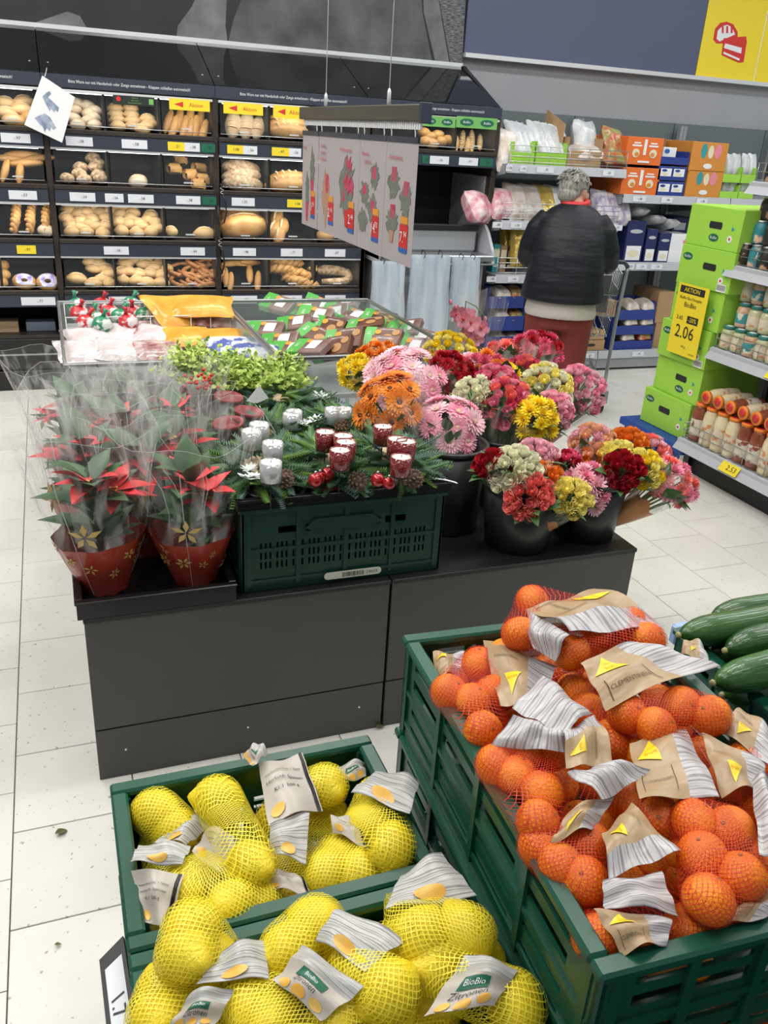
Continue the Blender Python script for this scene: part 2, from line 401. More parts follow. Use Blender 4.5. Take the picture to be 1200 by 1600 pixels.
# ------------------------------------------------------------------ bakery bays
BY = 5.84; ROWZ = [1.515, 1.203, .889, .577]
def tagplate(parent, x, z, w, txt, m=m_paper, y=-.008, h=.05, twoc=False):
    """price ticket on a shelf rail, local coordinates"""
    o = MB().box(x, x+w, y-.002, y, z-h/2, z+h/2).build('price_tag', m, parent)
    MB().text(txt, flat((x+w*.55, y-.0025, z), (1, 0, 0), (0, 0, 1)), size=.023, mi=0).build('lettering', m_ink, o)
    return o
m_lled = mat('light_strip', (.9, .95, 1), .4, emit=2.5)
def bay(x0, w, rows, label, lower=True, ncomp=3, rightpost=False, leftpost=True, header=True):
    t = thing('bakery_shelf', label, 'bakery shelf', (x0, BY, 0))
    D = .66; z0 = 0 if lower else 1.42
    if leftpost: MB().box(-.018, .018, -.02, D, 0, 1.86, b=.004).build('post', m_brown, t)
    if rightpost:
        MB().box(w-.03, w+.005, -.02, D, 1.42, 1.86, b=.004).build('end_panel', m_brown, t)
    MB().box(.018, w-.018, D-.02, D, z0, 2.0).build('back_panel', m_dark, t)
    hd = MB().box(.0, w, -.03, .03, 1.80, 1.868, b=.003).build('header_board', m_rail, t)
    if header: MB().text(HEAD_TXT, FRONT(w/2, -.031, 1.834), size=.0235, wide=.83).build('lettering', m_white, hd)
    MB().box(0, w, .03, D, 1.855, 1.87).build('top_panel', m_black, t)
    for ri in rows:
        z = ROWZ[ri]
        sh = MB().add([(.018, -.03, z+.045), (w-.018, -.03, z+.045), (w-.018, D-.02, z+.13), (.018, D-.02, z+.13),
                       (.018, -.03, z-.03), (w-.018, -.03, z-.03), (w-.018, D-.02, z+.06), (.018, D-.02, z+.06)],
                      [(0, 1, 2, 3), (7, 6, 5, 4), (0, 4, 5, 1), (1, 5, 6, 2), (2, 6, 7, 3), (3, 7, 4, 0)]).build('shelf', m_brown, t)
        MB().box(.018, w-.018, -.045, -.03, z-.037, z+.038, b=.002).build('price_rail', m_rail, sh)
        MB().box(.018, w-.018, -.05, -.03, z+.04, z+.066, b=.003).build('front_lip', m_brown, sh)
        MB().tube([(.03, -.03, z+.085), (w-.03, -.03, z+.085)], .003, 5).build('retaining_wire', m_zinc, sh)
        tr = MB().box(.018, w-.018, -.04, 0, z+.262, z+.276, b=.002).build('light_trim', m_trim, t)
        MB().box(.05, w-.05, .0, .02, z+.258, z+.264).build('light_strip', m_lled, tr)
        ld = bpy.data.lights.new('shelf_light', 'AREA'); ld.shape = 'RECTANGLE'; ld.size = w*.92; ld.size_y = .03; ld.energy = SHELF_W; ld.color = (1, .95, .86)
        lo = bpy.data.objects.new('shelf_light', ld); COL.objects.link(lo); lo.parent = tr; lo.location = (w/2, .02, z+.255); lo.rotation_euler = (rad(25), 0, 0)
        for k in range(ncomp):
            a, b = .018+(w-.036)*k/ncomp, .018+(w-.036)*(k+1)/ncomp
            if k: MB().box(a-.007, a+.007, -.02, D-.03, z+.06, z+.262).build('divider', m_dark, t)
            fl_ = MB().box(a+.012, b-.012, -.022, -.019, z+.09, z+.255).build('flap', m_clear, t)
            MB().box((a+b)/2-.03, (a+b)/2+.03, -.03, -.022, z+.098, z+.106).build('flap_handle', m_trim, fl_)
    if lower:
        MB().box(.018, w-.018, .0, D-.02, .335, .355).build('base_shelf', m_brown, t)
        MB().box(.018, w-.018, -.005, .015, .135, .33, b=.003).build('base_drawer', m_dark, t)
        MB().box(.018, w-.018, -.008, .0, .225, .235).build('drawer_gap', m_grey, t)
        MB().box(0, w, -.02, .02, 0, .125, b=.003).build('kick_plate', m_black, t)
    return t
B0 = bay(-.97, 1.0, [0, 1, 2, 3], 'dark bakery shelf bay cut off by the left picture edge')
B1 = bay(.03, 1.0, [0, 1, 2, 3], 'dark bakery shelf bay with pretzels and round rolls, behind the salami bin')
B2 = bay(1.03, 1.01, [0, 1, 2, 3], 'dark bakery shelf bay with long loaves, left of the hanging posters')
MB().box(.99, 1.03, -.02, .66, 0, 1.42, b=.004).build('post', m_brown, B2)
B3 = bay(2.04, .98, [0], 'dark upper bakery shelf with baguettes above the bread slicing machine', lower=False, rightpost=True)
MB().box(.945, .985, -.02, .05, 0, 1.42, b=.004).build('post', m_brown, B3)
MB().box(.03, .96, .6, .64, 0, 1.42).build('recess_back', m_dark, B3)
MB().box(.93, .945, .05, .62, 0, 1.42).build('recess_side', m_grey, B3)
# sloping smoked glass canopy in front of the mural
t = thing('glass_canopy', 'dark sloping glass canopy between the mural and the bakery header', 'canopy', (0, 0, 0))
m_smoke = mat('smoked_glass', (.009, .010, .011), .06, spec=.8, alpha=.93)
for i in range(4):
    a, b = -.97+i, min(.03+i, 3.0)
    MB().add([(a+.003, BY-.02, 1.875), (b-.003, BY-.02, 1.875), (b-.003, wy-.07, 2.15), (a+.003, wy-.07, 2.15), (a+.003, BY-.02, 1.869), (b-.003, BY-.02, 1.869), (b-.003, wy-.07, 2.144), (a+.003, wy-.07, 2.144)],
             [(0, 1, 2, 3), (7, 6, 5, 4), (0, 4, 5, 1), (1, 5, 6, 2), (2, 6, 7, 3), (3, 7, 4, 0)]).build('glass_pane', m_smoke, t)
    for dx in (-.05, .05):
        if -.9 < a+dx < 2.9: MB().lathe([(.008, 0), (.008, .006), (.003, .008)], 8, (a+dx, BY+.12, 1.925), ax=(0, -.37, 1)).build('glass_fixing', m_trim, t)
br = MB(); br.bar((3.0, BY, 1.86), (3.0, wy-.09, 2.14), .03, .03); br.bar((3.0, wy-.1, 1.86), (3.0, wy-.1, 2.15), .03, .03); br.bar((3.0, BY+.28, 1.86), (3.0, wy-.3, 2.05), .025, .025)
br.build('end_bracket', m_black, t)
# tickets on the rails (pixel columns read off the rails)
def tick(bay_, x0, ri, px0, px1, py, txt, m=m_paper):
    a, b = at(px0, py, y=BY-.05).x, at(px1, py, y=BY-.05).x
    tagplate(bay_, a-x0, ROWZ[ri], b-a, txt, m, y=-.046)
Y_ = m_yellow
for bb, x0, ri, lst in [
    (B0, -.97, 0, [(2, 48, '-.97', m_paper)]), (B0, -.97, 1, [(14, 58, '-.57', m_paper)]), (B0, -.97, 2, [(26, 56, '-.97', Y_)]),
    (B1, .03, 0, [(103, 145, '-.38', m_paper), (190, 230, '-.58', m_paper), (262, 288, '-.21', Y_), (288, 312, '-.38', m_paper), (314, 336, '-.56', m_dgreen)]),
    (B1, .03, 1, [(109, 149, '-.34', m_paper), (164, 193, '-.56', m_paper), (200, 240, '-.58', m_paper), (275, 313, '-.38', m_paper), (316, 338, '-.56', m_dgreen)]),
    (B1, .03, 2, [(162, 201, '-.38', m_paper), (282, 320, '-.44', m_paper)]),
    (B1, .03, 3, [(170, 208, '-.34', m_paper), (281, 318, '-.66', m_paper)]),
    (B2, 1.03, 0, [(355, 380, '1.08', Y_), (380, 402, '-.56', m_paper), (425, 452, '-.97', Y_), (452, 471, '-.56', m_paper)]),
    (B2, 1.03, 1, [(362, 398, '1.55', m_paper), (449, 478, '1.66', Y_)]),
    (B2, 1.03, 2, [(364, 400, '-.98', m_paper), (439, 473, '-.77', m_paper), (508, 540, '-.87', m_paper)]),
    (B2, 1.03, 3, [(361, 402, '-.98', m_paper), (440, 472, '-.77', m_paper), (508, 540, '-.87', m_paper)]),
    (B3, 2.04, 0, [(662, 672, '-.56', m_dgreen), (674, 704, '-.56', m_paper), (720, 750, '-.97', m_paper), (753, 774, '-.56', m_dgreen)])]:
    for p0, p1, tx, mm in lst:
        py = {0: 222, 1: 308, 2: 388, 3: 466}[ri]
        tick(bb, x0, ri, p0, p1, py, tx, mm)
tagplate(B0, at(33, 466, y=BY).x+.97, .577, .2, '-.77', m_paper, y=-.046)
# signs hung inside the top row
def topsign(px0, px1, py0, py1, label, kind):
    a, b = at(px0, py0, y=BY-.055), at(px1, py1, y=BY-.055); w = b.x-a.x; h = a.z-b.z
    t = thing('promotion_card', label, 'sign', (a.x, BY-.055, b.z))
    MB().box(0, w, 0, .003, 0, h).build('card', {'a': m_yellow, 'g': m_green, 'k': mat('black_card', (.012, .02, .015), .5)}[kind], t)
    f = FRONT(0, 0, 0)
    if kind == 'a':
        MB().prism([(w*.12, h*.5), (w*.34, h*.25), (w*.34, h*.75)], f, 0, .001).build('arrow', m_red, t); MB().text('Aktion', f, w*.66, h*.48, h*.5).build('lettering', m_red, t)
    elif kind == 'g':
        for q in (.25, .75):
            e = MB().prism(ngon(w*q, h*.5, w*.17, 12, h*.33), f, 0, .001).build('badge', m_dgreen, t); MB().text('BioBio', f, w*q, h*.5, h*.3, d=.002).build('lettering', m_white, e)
    else:
        MB().prism(ngon(w*.13, h*.62, h*.28, 10), f, 0, .001).build('red_badge', m_red, t); MB().prism(rect(w*.86, w*.97, h*.2, h*.8), f, 0, .001).build('green_badge', m_green, t)
        for i, s in enumerate(('Nutzen Sie', 'auch unseren', 'Brotschneideautomaten!')): MB().text(s, f, w*.52, h*(.8-.27*i), h*.2, wide=.8).build('lettering', m_green, t)
topsign(264, 328, 153, 175, 'yellow Aktion card with red arrow, leftmost of the three in the top bread row', 'a')
topsign(349, 411, 159, 181, 'yellow Aktion card with red arrow, middle of the three in the top bread row', 'a')
topsign(427, 482, 164, 187, 'yellow Aktion card with red arrow, rightmost of three, beside the hanging posters', 'a')
topsign(176, 242, 148, 167, 'black card with green lettering and a red badge above the top-row rolls', 'k')
topsign(660, 711, 180, 200, 'green card with two dark badges, partly behind the poster rail end', 'g')
topsign(714, 776, 181, 203, 'green card with two dark badges at the far right of the top bread row', 'g')

# ------------------------------------------------------------------ bread
c_pale = mat('pale_crust', (.54, .32, .12), .6, col2=(.70, .48, .23), scale=9, vary=.12, bump=.15, bscale=60)
c_gold = mat('golden_crust', (.42, .20, .05), .5, col2=(.60, .34, .11), scale=10, vary=.12, bump=.15, bscale=60)
c_grain = mat('seeded_crust', (.34, .20, .10), .75, col2=(.72, .55, .35), scale=45, detail=3, vary=.1, bump=.6, bscale=80)
c_flour = mat('floured_crust', (.52, .35, .19), .75, col2=(.70, .58, .42), scale=7, vary=.1, bump=.2, bscale=40)
c_dark = mat('dark_glazed_crust', (.33, .12, .03), .35, col2=(.52, .24, .07), scale=10, vary=.12, bump=.1)
c_slash = mat('pale_crumb', (.70, .54, .32), .7)
BM = {}
def _roll(rx, ry, rz, mats, cut=0, key=''):
    b = MB(); b.ball((0, 0, 0), (rx, ry, rz), 16, 10, 0, lambda d: 1+.03*sin(5*d.x+3*d.y)*cos(4*d.z)-(.22*max(0, -d.z)**3))
    for i in range(cut):
        x = rx*(-.6+1.2*(i+.5)/cut) if cut > 1 else 0
        s = math.sqrt(max(.05, 1-(x/rx)**2))
        if cut > 1: b.tube([(x-.012, y*ry*s, rz*s*math.sqrt(max(.02, 1-y*y))*1.0) for y in (-.75, -.4, 0, .4, .75)], [.001, .006, .009, .006, .001], 5, 1)
        else: b.tube([(q*rx, 0, rz*math.sqrt(max(.02, 1-q*q))) for q in (-.75, -.4, 0, .4, .75)], [.001, .006, .008, .006, .001], 5, 1)
    return b.mesh('bread', mats)
BM['roll'] = _roll(.05, .05, .036, [c_pale, c_slash], 1)
BM['grainroll'] = _roll(.05, .046, .038, [c_grain, c_slash], 0)
BM['floured'] = _roll(.05, .05, .038, [c_flour, c_slash], 0)
BM['oval'] = _roll(.062, .042, .034, [c_pale, c_slash], 1)
BM['goldoval'] = _roll(.066, .036, .032, [c_gold, c_slash], 1)
BM['goldroll'] = _roll(.05, .05, .038, [c_gold, c_slash], 0)
BM['loaf'] = _roll(.15, .065, .055, [c_gold, c_slash], 4)
BM['paleloaf'] = _roll(.15, .07, .058, [c_flour, c_slash], 3)
BM['grainloaf'] = _roll(.135, .06, .055, [c_grain, c_slash], 0)
BM['round'] = _roll(.17, .14, .085, [c_gold, c_slash], 1)
BM['baguette'] = _roll(.16, .032, .028, [c_pale, c_slash], 5)
BM['stick'] = _roll(.10, .026, .024, [c_gold, c_slash], 0)
def _pretzel():
    pts = []
    for i in range(41):
        a = -pi*.5+2*pi*i/40*1.0
        t_ = i/40*2*pi
        x = .045*sin(t_)+.018*sin(2*t_+.2); y = .035*cos(t_)+.022*cos(2*t_)*.6
        pts.append((x*1.15, y, .012+.006*sin(3*t_)))
    r = [.0085+.005*(1-abs(i-20)/20) for i in range(41)]
    b = MB(); b.tube(pts, r, 8, 0)
    b.tube([(-.02, .0, .016), (.0, -.016, .02), (.03, -.036, .014)], [.007, .008, .006], 8, 0); b.tube([(.02, .0, .016), (.0, -.016, .014), (-.03, -.036, .014)], [.007, .008, .006], 8, 0)
    return b.mesh('pretzel', [c_dark])
BM['pretzel'] = _pretzel()
b = MB(); b.tube([(.045*cos(2*pi*i/24), .04*sin(2*pi*i/24), 0) for i in range(24)], .024, 10, 0, closed=True)
b.lathe([(.018, .012), (.03, .022), (.046, .025), (.058, .018)], 20, (0, 0, 0), 1, cap=False)
BM['donut'] = b.mesh('donut', [c_gold, mat('purple_icing', (.25, .2, .55), .3, col2=(.7, .66, .75), scale=40)])
def _twist():
    b = MB()
    for s in (0, pi): b.tube([(.11*(i/12-.5)*2*.95, .016*sin(i*1.25+s), .016*cos(i*1.25+s)) for i in range(13)], [.012+.010*sin(pi*i/12) for i in range(13)], 8, 0)
    return b.mesh('twist', [c_gold])
BM['twist'] = _twist()
b = MB(); b.tube([(-.12, -.06, 0), (-.04, -.066, 0), (.06, -.06, 0), (.115, -.02, .01), (.11, .04, .03), (.04, .075, .04), (-.06, .08, .045), (-.12, .07, .04)], [.018, .026, .03, .033, .036, .04, .04, .025], 10, 0)
BM['horseshoe'] = b.mesh('bread', [c_grain])
b = MB(); b.box(-.045, .045, -.035, .035, -.03, .032, b=.014); b.sm = [True]*len(b.f); BM['square'] = b.mesh('bread', [c_gold])

def bread(name, kind, label, group, items, wscale=1., dy=.06, tilt=0., cat='bread', pitch=0.):
    """items: (px, py[, yaw[, scale[, depth]]]) read from the photograph; each loaf lies on its sloping shelf"""
    for it in items:
        px, py = it[0], it[1]; yaw = it[2] if len(it) > 2 else R.uniform(-.6, .6); s = it[3] if len(it) > 3 else 1.; d = it[4] if len(it) > 4 else None
        base = max(i[1] for i in items)
        yy = BY+dy+(base-py)*.0042 if d is None else BY+d
        o = place(BM[kind], name, None, at(px, py, y=yy), (tilt+R.uniform(-.15, .15), (-pitch if yaw > .8 else 0)+R.uniform(-.12, .12), yaw), scale=s*wscale)
        lab = label
        if len(items) in (2, 3):        # few enough to say which one
            sx = max(i[0] for i in items)-min(i[0] for i in items); sy = max(i[1] for i in items)-min(i[1] for i in items); ax = 0 if sx > sy*.8 else 1
            k = sorted(i[ax] for i in items).index(it[ax]); lab = ((('left', 'right'), ('upper', 'lower')) if len(items) == 2 else (('left', 'middle', 'right'), ('upper', 'middle', 'lower')))[ax][k]+' '+label
        tag(o, lab, cat, group if len(items) > 1 else None)
def G(name, kind, what, where, items, **k):
    bread(name, kind, what+' '+where, {'pastry': 'pastries'}.get(what.split(' ')[-1], what.split(' ')[-1]+'s')+' '+where, items, **k)
# left-edge bay
G('flat_bread', 'oval', 'flat oval bread', 'in the top row at the left picture edge', [(10, 178), (34, 172), (8, 162), (38, 160), (20, 188)], wscale=1.1)
G('bread_roll', 'goldroll', 'small golden roll', 'just left of the hanging glove leaflet in the top row', [(30, 190), (45, 185)])
G('long_roll', 'stick', 'long golden roll', 'in the second row of the left-edge bay', [(38, 243, .1, 1.15), (40, 256, -.1, 1.1), (60, 248, .2, 1.), (8, 266, 1.2, .9), (31, 270, 1.4, .9), (12, 248, .1)], pitch=.8)
G('pastry', 'twist', 'flaky golden pastry', 'in the third row of the left-edge bay', [(25, 330, 1.35, 1.), (48, 332, 1.3, 1.), (72, 334, 1.4, 1.), (24, 345, 1.3), (48, 345, 1.4), (72, 346, 1.5)], wscale=.85, pitch=.7)
G('bread_roll', 'floured', 'single floured roll', 'below the pastries in the left-edge bay', [(73, 361, 0, 1.1, .03)])
G('ring_doughnut', 'donut', 'iced doughnut', 'in the lowest row of the left-edge bay', [(38, 440, 0, 1.05), (75, 441, .2, 1.05)], tilt=.5, cat='doughnut')
G('bread_roll', 'goldroll', 'golden roll', 'in the lowest row at the very left edge', [(2, 415), (4, 430), (0, 442)])
# second bay, top row
G('bread_roll', 'floured', 'grain roll', 'stacked in the top row beside the glove leaflet', [(115, 186), (116, 172), (120, 162), (122, 196), (138, 190), (140, 178), (148, 196), (146, 185), (137, 166), (148, 174)], wscale=.95)
G('bread_roll', 'oval', 'pale oval roll', 'stacked under the black card in the top row', [(180, 170, 0), (181, 179, .1), (183, 188, 0), (185, 198, 0), (204, 170, 0), (205, 180, .1), (207, 189, 0), (208, 198, 0), (230, 186, .1), (234, 193, 0), (228, 199, 0), (222, 203, 0)], wscale=.85)
G('long_roll', 'stick', 'pale long roll', 'under the leftmost Aktion card in the top row', [(263, 190, 1.1), (280, 187, 1.2), (297, 186, 1.2), (312, 188, 1.1), (271, 200, 1.1), (288, 199, 1.2), (305, 201, 1.2), (318, 206, 1.1), (297, 206, 1.2)], wscale=1.05, pitch=.85)
# second row
G('bread_roll', 'grainroll', 'dark grain roll', 'in the second-row left compartment of the second bay', [(105, 279, .3, .95), (124, 272), (126, 262), (132, 281), (154, 274), (158, 280, 0, 1), (149, 262), (145, 247), (152, 255)], wscale=.95)
G('bread_roll', 'floured', 'lone pale roll', 'in the otherwise empty second-row middle compartment', [(216, 284, 0, 1.2)])
G('bread_roll', 'square', 'square golden roll', 'in the second-row right compartment of the second bay', [(272, 264, .1), (282, 250, -.2), (298, 273, .1), (311, 263, .2), (316, 280, 0), (310, 288, -.1)], wscale=1.05)
# third row
G('bread_roll', 'roll', 'round pale roll', 'heaped in the third-row left compartment of the second bay',
  [(112, 363), (111, 352), (103, 341), (107, 328), (115, 318), (125, 355), (127, 345), (122, 333), (135, 363), (140, 350), (144, 344), (136, 332), (131, 319), (150, 354), (157, 332), (165, 354), (161, 365), (158, 320), (166, 340), (147, 325), (170, 330)])
G('bread_roll', 'roll', 'white wheat roll', 'heaped in the third-row middle compartment of the second bay',
  [(190, 362), (214, 364), (236, 363), (186, 348), (200, 350), (216, 350), (222, 355), (187, 335), (203, 340), (208, 332), (193, 323), (232, 344), (241, 347), (236, 337), (180, 327), (245, 357)])
G('bread_roll', 'roll', 'solitary round roll', 'left of the oval one in the third row of the second bay', [(267, 362, 0, .95)])
G('bread_roll', 'oval', 'solitary oval bun', 'at the right end of the third row, second bay', [(320, 366, 0, 1.25)])
# lowest row
G('bread_roll', 'oval', 'pale oval roll', 'in the lowest-row left compartment of the second bay', [(120, 436, .1, 1.1), (147, 443, 0, 1.), (148, 420, -.4), (160, 436, .7), (172, 428), (172, 443, 1.1), (143, 410), (165, 420, .5), (152, 412)])
G('bread_roll', 'oval', 'yellow oval roll', 'heaped in the lowest-row middle compartment of the second bay',
  [(193, 438, 1.1), (213, 438, .8), (230, 442), (252, 443), (200, 424, -.6), (216, 428), (234, 428), (253, 430), (226, 413, .5), (250, 410, .9), (240, 418), (196, 412), (210, 406), (225, 404), (261, 420, 1.2), (190, 425)])
G('pretzel', 'pretzel', 'brown salted pretzel', 'in the lowest row of the second bay', [(283, 426, .2), (288, 442, -.1), (310, 414, .4), (320, 420, -.5), (305, 430, .2), (325, 440, 0), (312, 443, .3), (330, 428, -.3)], wscale=1.35, tilt=.75, cat='pretzel')
# third bay
G('bread_loaf', 'paleloaf', 'long pale loaf', 'under the middle Aktion card in the top row', [(364, 195, 1.25, .95), (385, 196, 1.25, .95), (403, 200, 1.2, .9)], wscale=.8, pitch=.7, dy=.12)
G('bread_loaf', 'loaf', 'crusty flat loaf', 'under the rightmost Aktion card in the top row', [(450, 206, .1, 1.), (448, 197, .1, .95), (452, 190, .1, .9)])
G('bread_loaf', 'grainloaf', 'seeded brown loaf', 'in the second row of the third bay', [(377, 263, .05, 1.), (378, 276, 0, 1.), (380, 288, -.05, 1.)])
G('bread_loaf', 'loaf', 'golden split loaf', 'in the second row beside the posters', [(449, 290, .05, 1.05), (450, 280, .05, 1.)])
G('bread_loaf', 'round', 'big round loaf', 'in the third row of the third bay', [(380, 355, .05, 1.05, .12), (372, 338, .1, 1., .3)])
G('bread_braid', 'goldoval', 'shiny braided roll', 'in the third row right of the big round loaves', [(432, 340, 1.1, 1.3), (428, 358, .9, 1.3), (441, 354, 1.2, 1.3), (436, 368, 1.1, 1.2)], pitch=.6)
G('bread_roll', 'goldoval', 'single golden roll', 'half hidden under the poster in the third row', [(506, 370, 0, 1.15), ])
G('pastry_stick', 'stick', 'orange cheese stick', 'in the lowest row of the third bay', [(352, 432, 1.4), (360, 440, 1.3), (378, 412, .1), (390, 428, 1.4), (403, 440, 1.3), (362, 412, .2), (392, 410, .5)], wscale=.95, pitch=.7)
G('pastry_twist', 'twist', 'twisted golden pastry', 'in the lowest row of the third bay', [(435, 420, -.4), (450, 412, -.3), (463, 438, -.7), (470, 428, -1.), (455, 425, -.5), (475, 445, -.8), (487, 418, 1.4), (440, 409, -.3)], wscale=1.05)
G('bread_ring', 'horseshoe', 'seeded horseshoe loaf', 'in the lowest row beside the plastic bags', [(523, 436, 0, .95, .14)], tilt=.25)
# top row right of the posters
G('bread_roll', 'goldroll', 'brown round roll', 'in the top row just right of the posters', [(662, 208), (672, 215), (684, 212), (690, 222), (675, 225), (664, 222), (700, 220)])
G('baguette', 'baguette', 'pale baguette', 'in the top row at the right end', [(706, 217, 1.15, .9), (722, 219, 1.1, .9), (737, 220, 1.2, .9), (750, 222, 1.15, .85), (712, 226, 1.1, .85), (730, 228, 1.1, .85)], dy=.12, wscale=.8, pitch=.6)
# bread tongs on coiled cords at the bay post
for (px, py, l) in ((347, 296, 'upper black bread tongs on a cord between the pretzel and loaf bays'), (344, 378, 'lower black bread tongs on a cord between the pretzel and loaf bays')):
    p0 = at(px, py, y=BY-.07); t = thing('bread_tongs', l, 'tongs', p0)
    MB().tube([(.012*cos(i*1.1), .008*sin(i*1.1), .02-.0045*i) for i in range(12)], .0022, 5).build('cord', m_zinc, t)
    MB().tube([(0, 0, -.03), (.02, 0, -.07), (.025, 0, -.14), (.01, 0, -.2), (-.02, 0, -.22), (-.03, 0, -.17), (-.025, 0, -.1)], .005, 6).build('tong_arm', m_black, t); MB().bar((0, .0, .02), (0, .05, .03), .012, .006).build('hook', m_black, t)
tag(MB().box(0, .22, 0, .12, 0, .07, b=.002).build('folded_card', mat('base_cardboard', (.40, .28, .16), .7), None, (at(4, 522, y=BY+.08).x-.12, BY+.08, .356)), 'folded cardboard on the bakery base shelf at the left edge', 'cardboard')
tag(MB().box(0, .18, 0, .12, 0, .06, b=.004).build('paper_stack', mat('blue_grey_paper', (.22, .27, .36), .5), None, (at(42, 520, y=BY+.1).x, BY+.1, .356)), 'blue-grey paper stack on the bakery base shelf', 'paper stack')
# glove leaflet hanging at the front of the bakery
pts = [(66, 118), (117, 152), (97, 223), (38, 195)]
yy = BY-.12; c = [at(*p, y=yy) for p in pts]
t = thing('glove_leaflet', 'white hanging leaflet with blue pictures of gloved hands', 'leaflet', (0, yy, 0))
fz = FRONT(0, 0, 0); q2 = [(p.x, p.z) for p in c]
MB().prism(q2[::-1], fz, -.002, 0).build('sheet', m_white, t)
m_glove = mat('blue_glove_print', (.16, .22, .34), .5, col2=(.45, .52, .62), scale=22)
def lp(px, py): p = at(px, py, y=yy); return (p.x, p.z)
for nm, L_ in (('glove_print', [(66, 151), (72, 145), (78, 142), (80, 147), (75, 152), (82, 158), (92, 168), (91, 175), (86, 172), (85, 176), (80, 170), (78, 174), (73, 165)]),
               ('glove_print', [(54, 184), (62, 180), (70, 177), (78, 183), (82, 190), (88, 200), (83, 203), (80, 198), (78, 205), (73, 200), (70, 207), (67, 198), (62, 194)])):
    MB().prism([lp(*p) for p in L_][::-1], fz, .0003, .001).build(nm, m_glove, t)
MB().tube([at(70, 119, y=yy)-V((0, yy, 0)), at(72, 112, y=yy)-V((0, yy, 0))+V((0, .07, 0)), at(73, 106, y=BY-.03)-V((0, yy, 0))], .0025, 5).build('hanging_loop', m_trim, t)

# ------------------------------------------------------------------ bread slicing machine with bags
t = thing('bread_slicer', 'grey steel bread slicing machine in the recess behind the posters', 'slicing machine', (2.1, 5.62, 0))
MB().box(.03, .86, .12, .6, .02, .86, b=.01).build('body', m_grey, t)
MB().box(.0, .89, .02, .6, .86, .9, b=.008).build('worktop', m_steel, t)
MB().box(.06, .83, .22, .58, .9, 1.06, b=.015).build('hood', m_grey, t)
MB().box(.06, .83, .2, .24, 1.055, 1.09, b=.005).build('hood_edge', m_black, t)
for x in (.0, .87):
    MB().prism([(.02, .84), (.04, .93), (.14, 1.05), (.34, 1.2), (.42, 1.22), (.58, 1.22), (.58, .84)], lambda u, v, d, x=x: V((x+d, u, v)), 0, .022).build('side_cheek', m_lgrey, t)
MB().tube([(.0, -.015, .845), (.89, -.015, .845)], .006, 6).build('bag_rail', m_zinc, t)
m_bag = mat('clear_blue_bag', (.42, .52, .62), .18, alpha=.55, spec=.6, col2=(.72, .8, .88), scale=5, stretch=(3, 1, .4), bump=.5, bscale=12)
def hangbag(px0, px1, py0, py1, label, yy):
    a, b, c = at(px0, py0, y=yy), at(px1, py0, y=yy), at(px0, py1, y=yy); w = b.x-a.x; h = a.z-c.z
    t = thing('bag_bundle', label, 'plastic bags', (a.x, yy, c.z), 0, 'bread bag bundles hanging from the slicing machine')
    for i in range(4):
        def fn(u, v, d, i=i): return V((w*(u+.04*sin(7*v+i)*(1-v)), -.03+.018*i+.018*sin(6*u+i*1.7)*(1.1-v)-.03*(1-v)*(1-i/3), h*v))
        MB().sheet(fn, 0, 1, 0, 1, 10, 8).build('bag', m_bag, t)
    for u in (.3, .75): MB().tube([(w*u, -.03, h*.97), (w*u, -.045, h*1.03), (w*u, .01, h*1.06), (w*u, .03, h*1.0)], .003, 5).build('hook', m_black, t)
hangbag(583, 631, 408, 506, 'clear bread bags hanging left, below the poster bottom edge', 5.58)
hangbag(643, 702, 398, 520, 'widest bundle of clear bread bags, hanging in the middle of the slicer', 5.55)
hangbag(708, 748, 402, 500, 'clear bread bags hanging right, behind the orchid', 5.58)

# ------------------------------------------------------------------ hanging poster rail
PX = 1.115
t = thing('poster_rail', 'dark grey hanging rail on two wires carrying the plant posters', 'hanging rail', (PX, 0, 0))
MB().box(-.016, .016, 2.66, 4.08, 1.695, 1.745, b=.004).build('profile', mat('bronze_rail', (.12, .115, .09), .35, metal=.5), t)
MB().box(-.018, .018, 2.64, 2.665, 1.69, 1.75, b=.003).build('end_cap', m_rail, t)
cb = MB();
for i in range(70): cb.box(-.004, .004, 2.68+i*.0195, 2.69+i*.0195, 1.672, 1.694)
tag(cb.build('comb', m_white, t), kind='stuff')
for Y in (2.98, 3.72):
    MB().tube([(0, Y, 1.745), (0, Y, 3.6)], .0018, 5).build('wire', m_trim, t); MB().lathe([(.007, 0), (.007, .04), (.003, .05)], 8, (0, Y, 1.745)).build('wire_clamp', m_trim, t)
m_poster = mat('poster_paper', (.44, .405, .42), .45, alpha=1)
m_fadered = mat('faded_red_print', (.55, .06, .12), .5)
m_fadegreen = mat('faded_green_print', (.15, .17, .145), .5, col2=(.20, .22, .19), scale=60)
m_orange = mat('orange_print', (.75, .32, .04), .5)
m_tan = mat('tan_print', (.42, .29, .17), .5, col2=(.5, .25, .2), scale=40)
def poster(y0, w, label, draw, k):
    t = thing('plant_poster', label, 'poster', (PX, y0, 1.25))
    H_ = .40; fn = flat((-.0015, 0, 0), (0, -1, 0), (0, 0, 1))      # u to the camera, v up, faces -X
    MB().box(-.001, .001, -w, 0, 0, H_).build('sheet', m_poster, t)
    MB().box(-.004, .004, -w, 0, H_-.018, H_).build('top_strip', m_rail, t)
    for u in (.12*w, .88*w): MB().tube([(0, -u, H_-.01), (0, -u, H_+.012), (0, -u+.006, H_+.024), (0, -u-.002, H_+.03), (0, -u-.008, H_+.022)], .0022, 5).build('hook', m_white, t)
    n_ = [0]
    def dec(poly, m, d=.0006): n_[0] += 1; MB().prism(poly, fn, 0, .0006+.00012*n_[0]).build('print', m, t)
    def tx(s, u, v, size, m): MB().text(s, fn, u, v, size, d=.0045).build('lettering', m, t)
    draw(dec, tx, w)
    return t
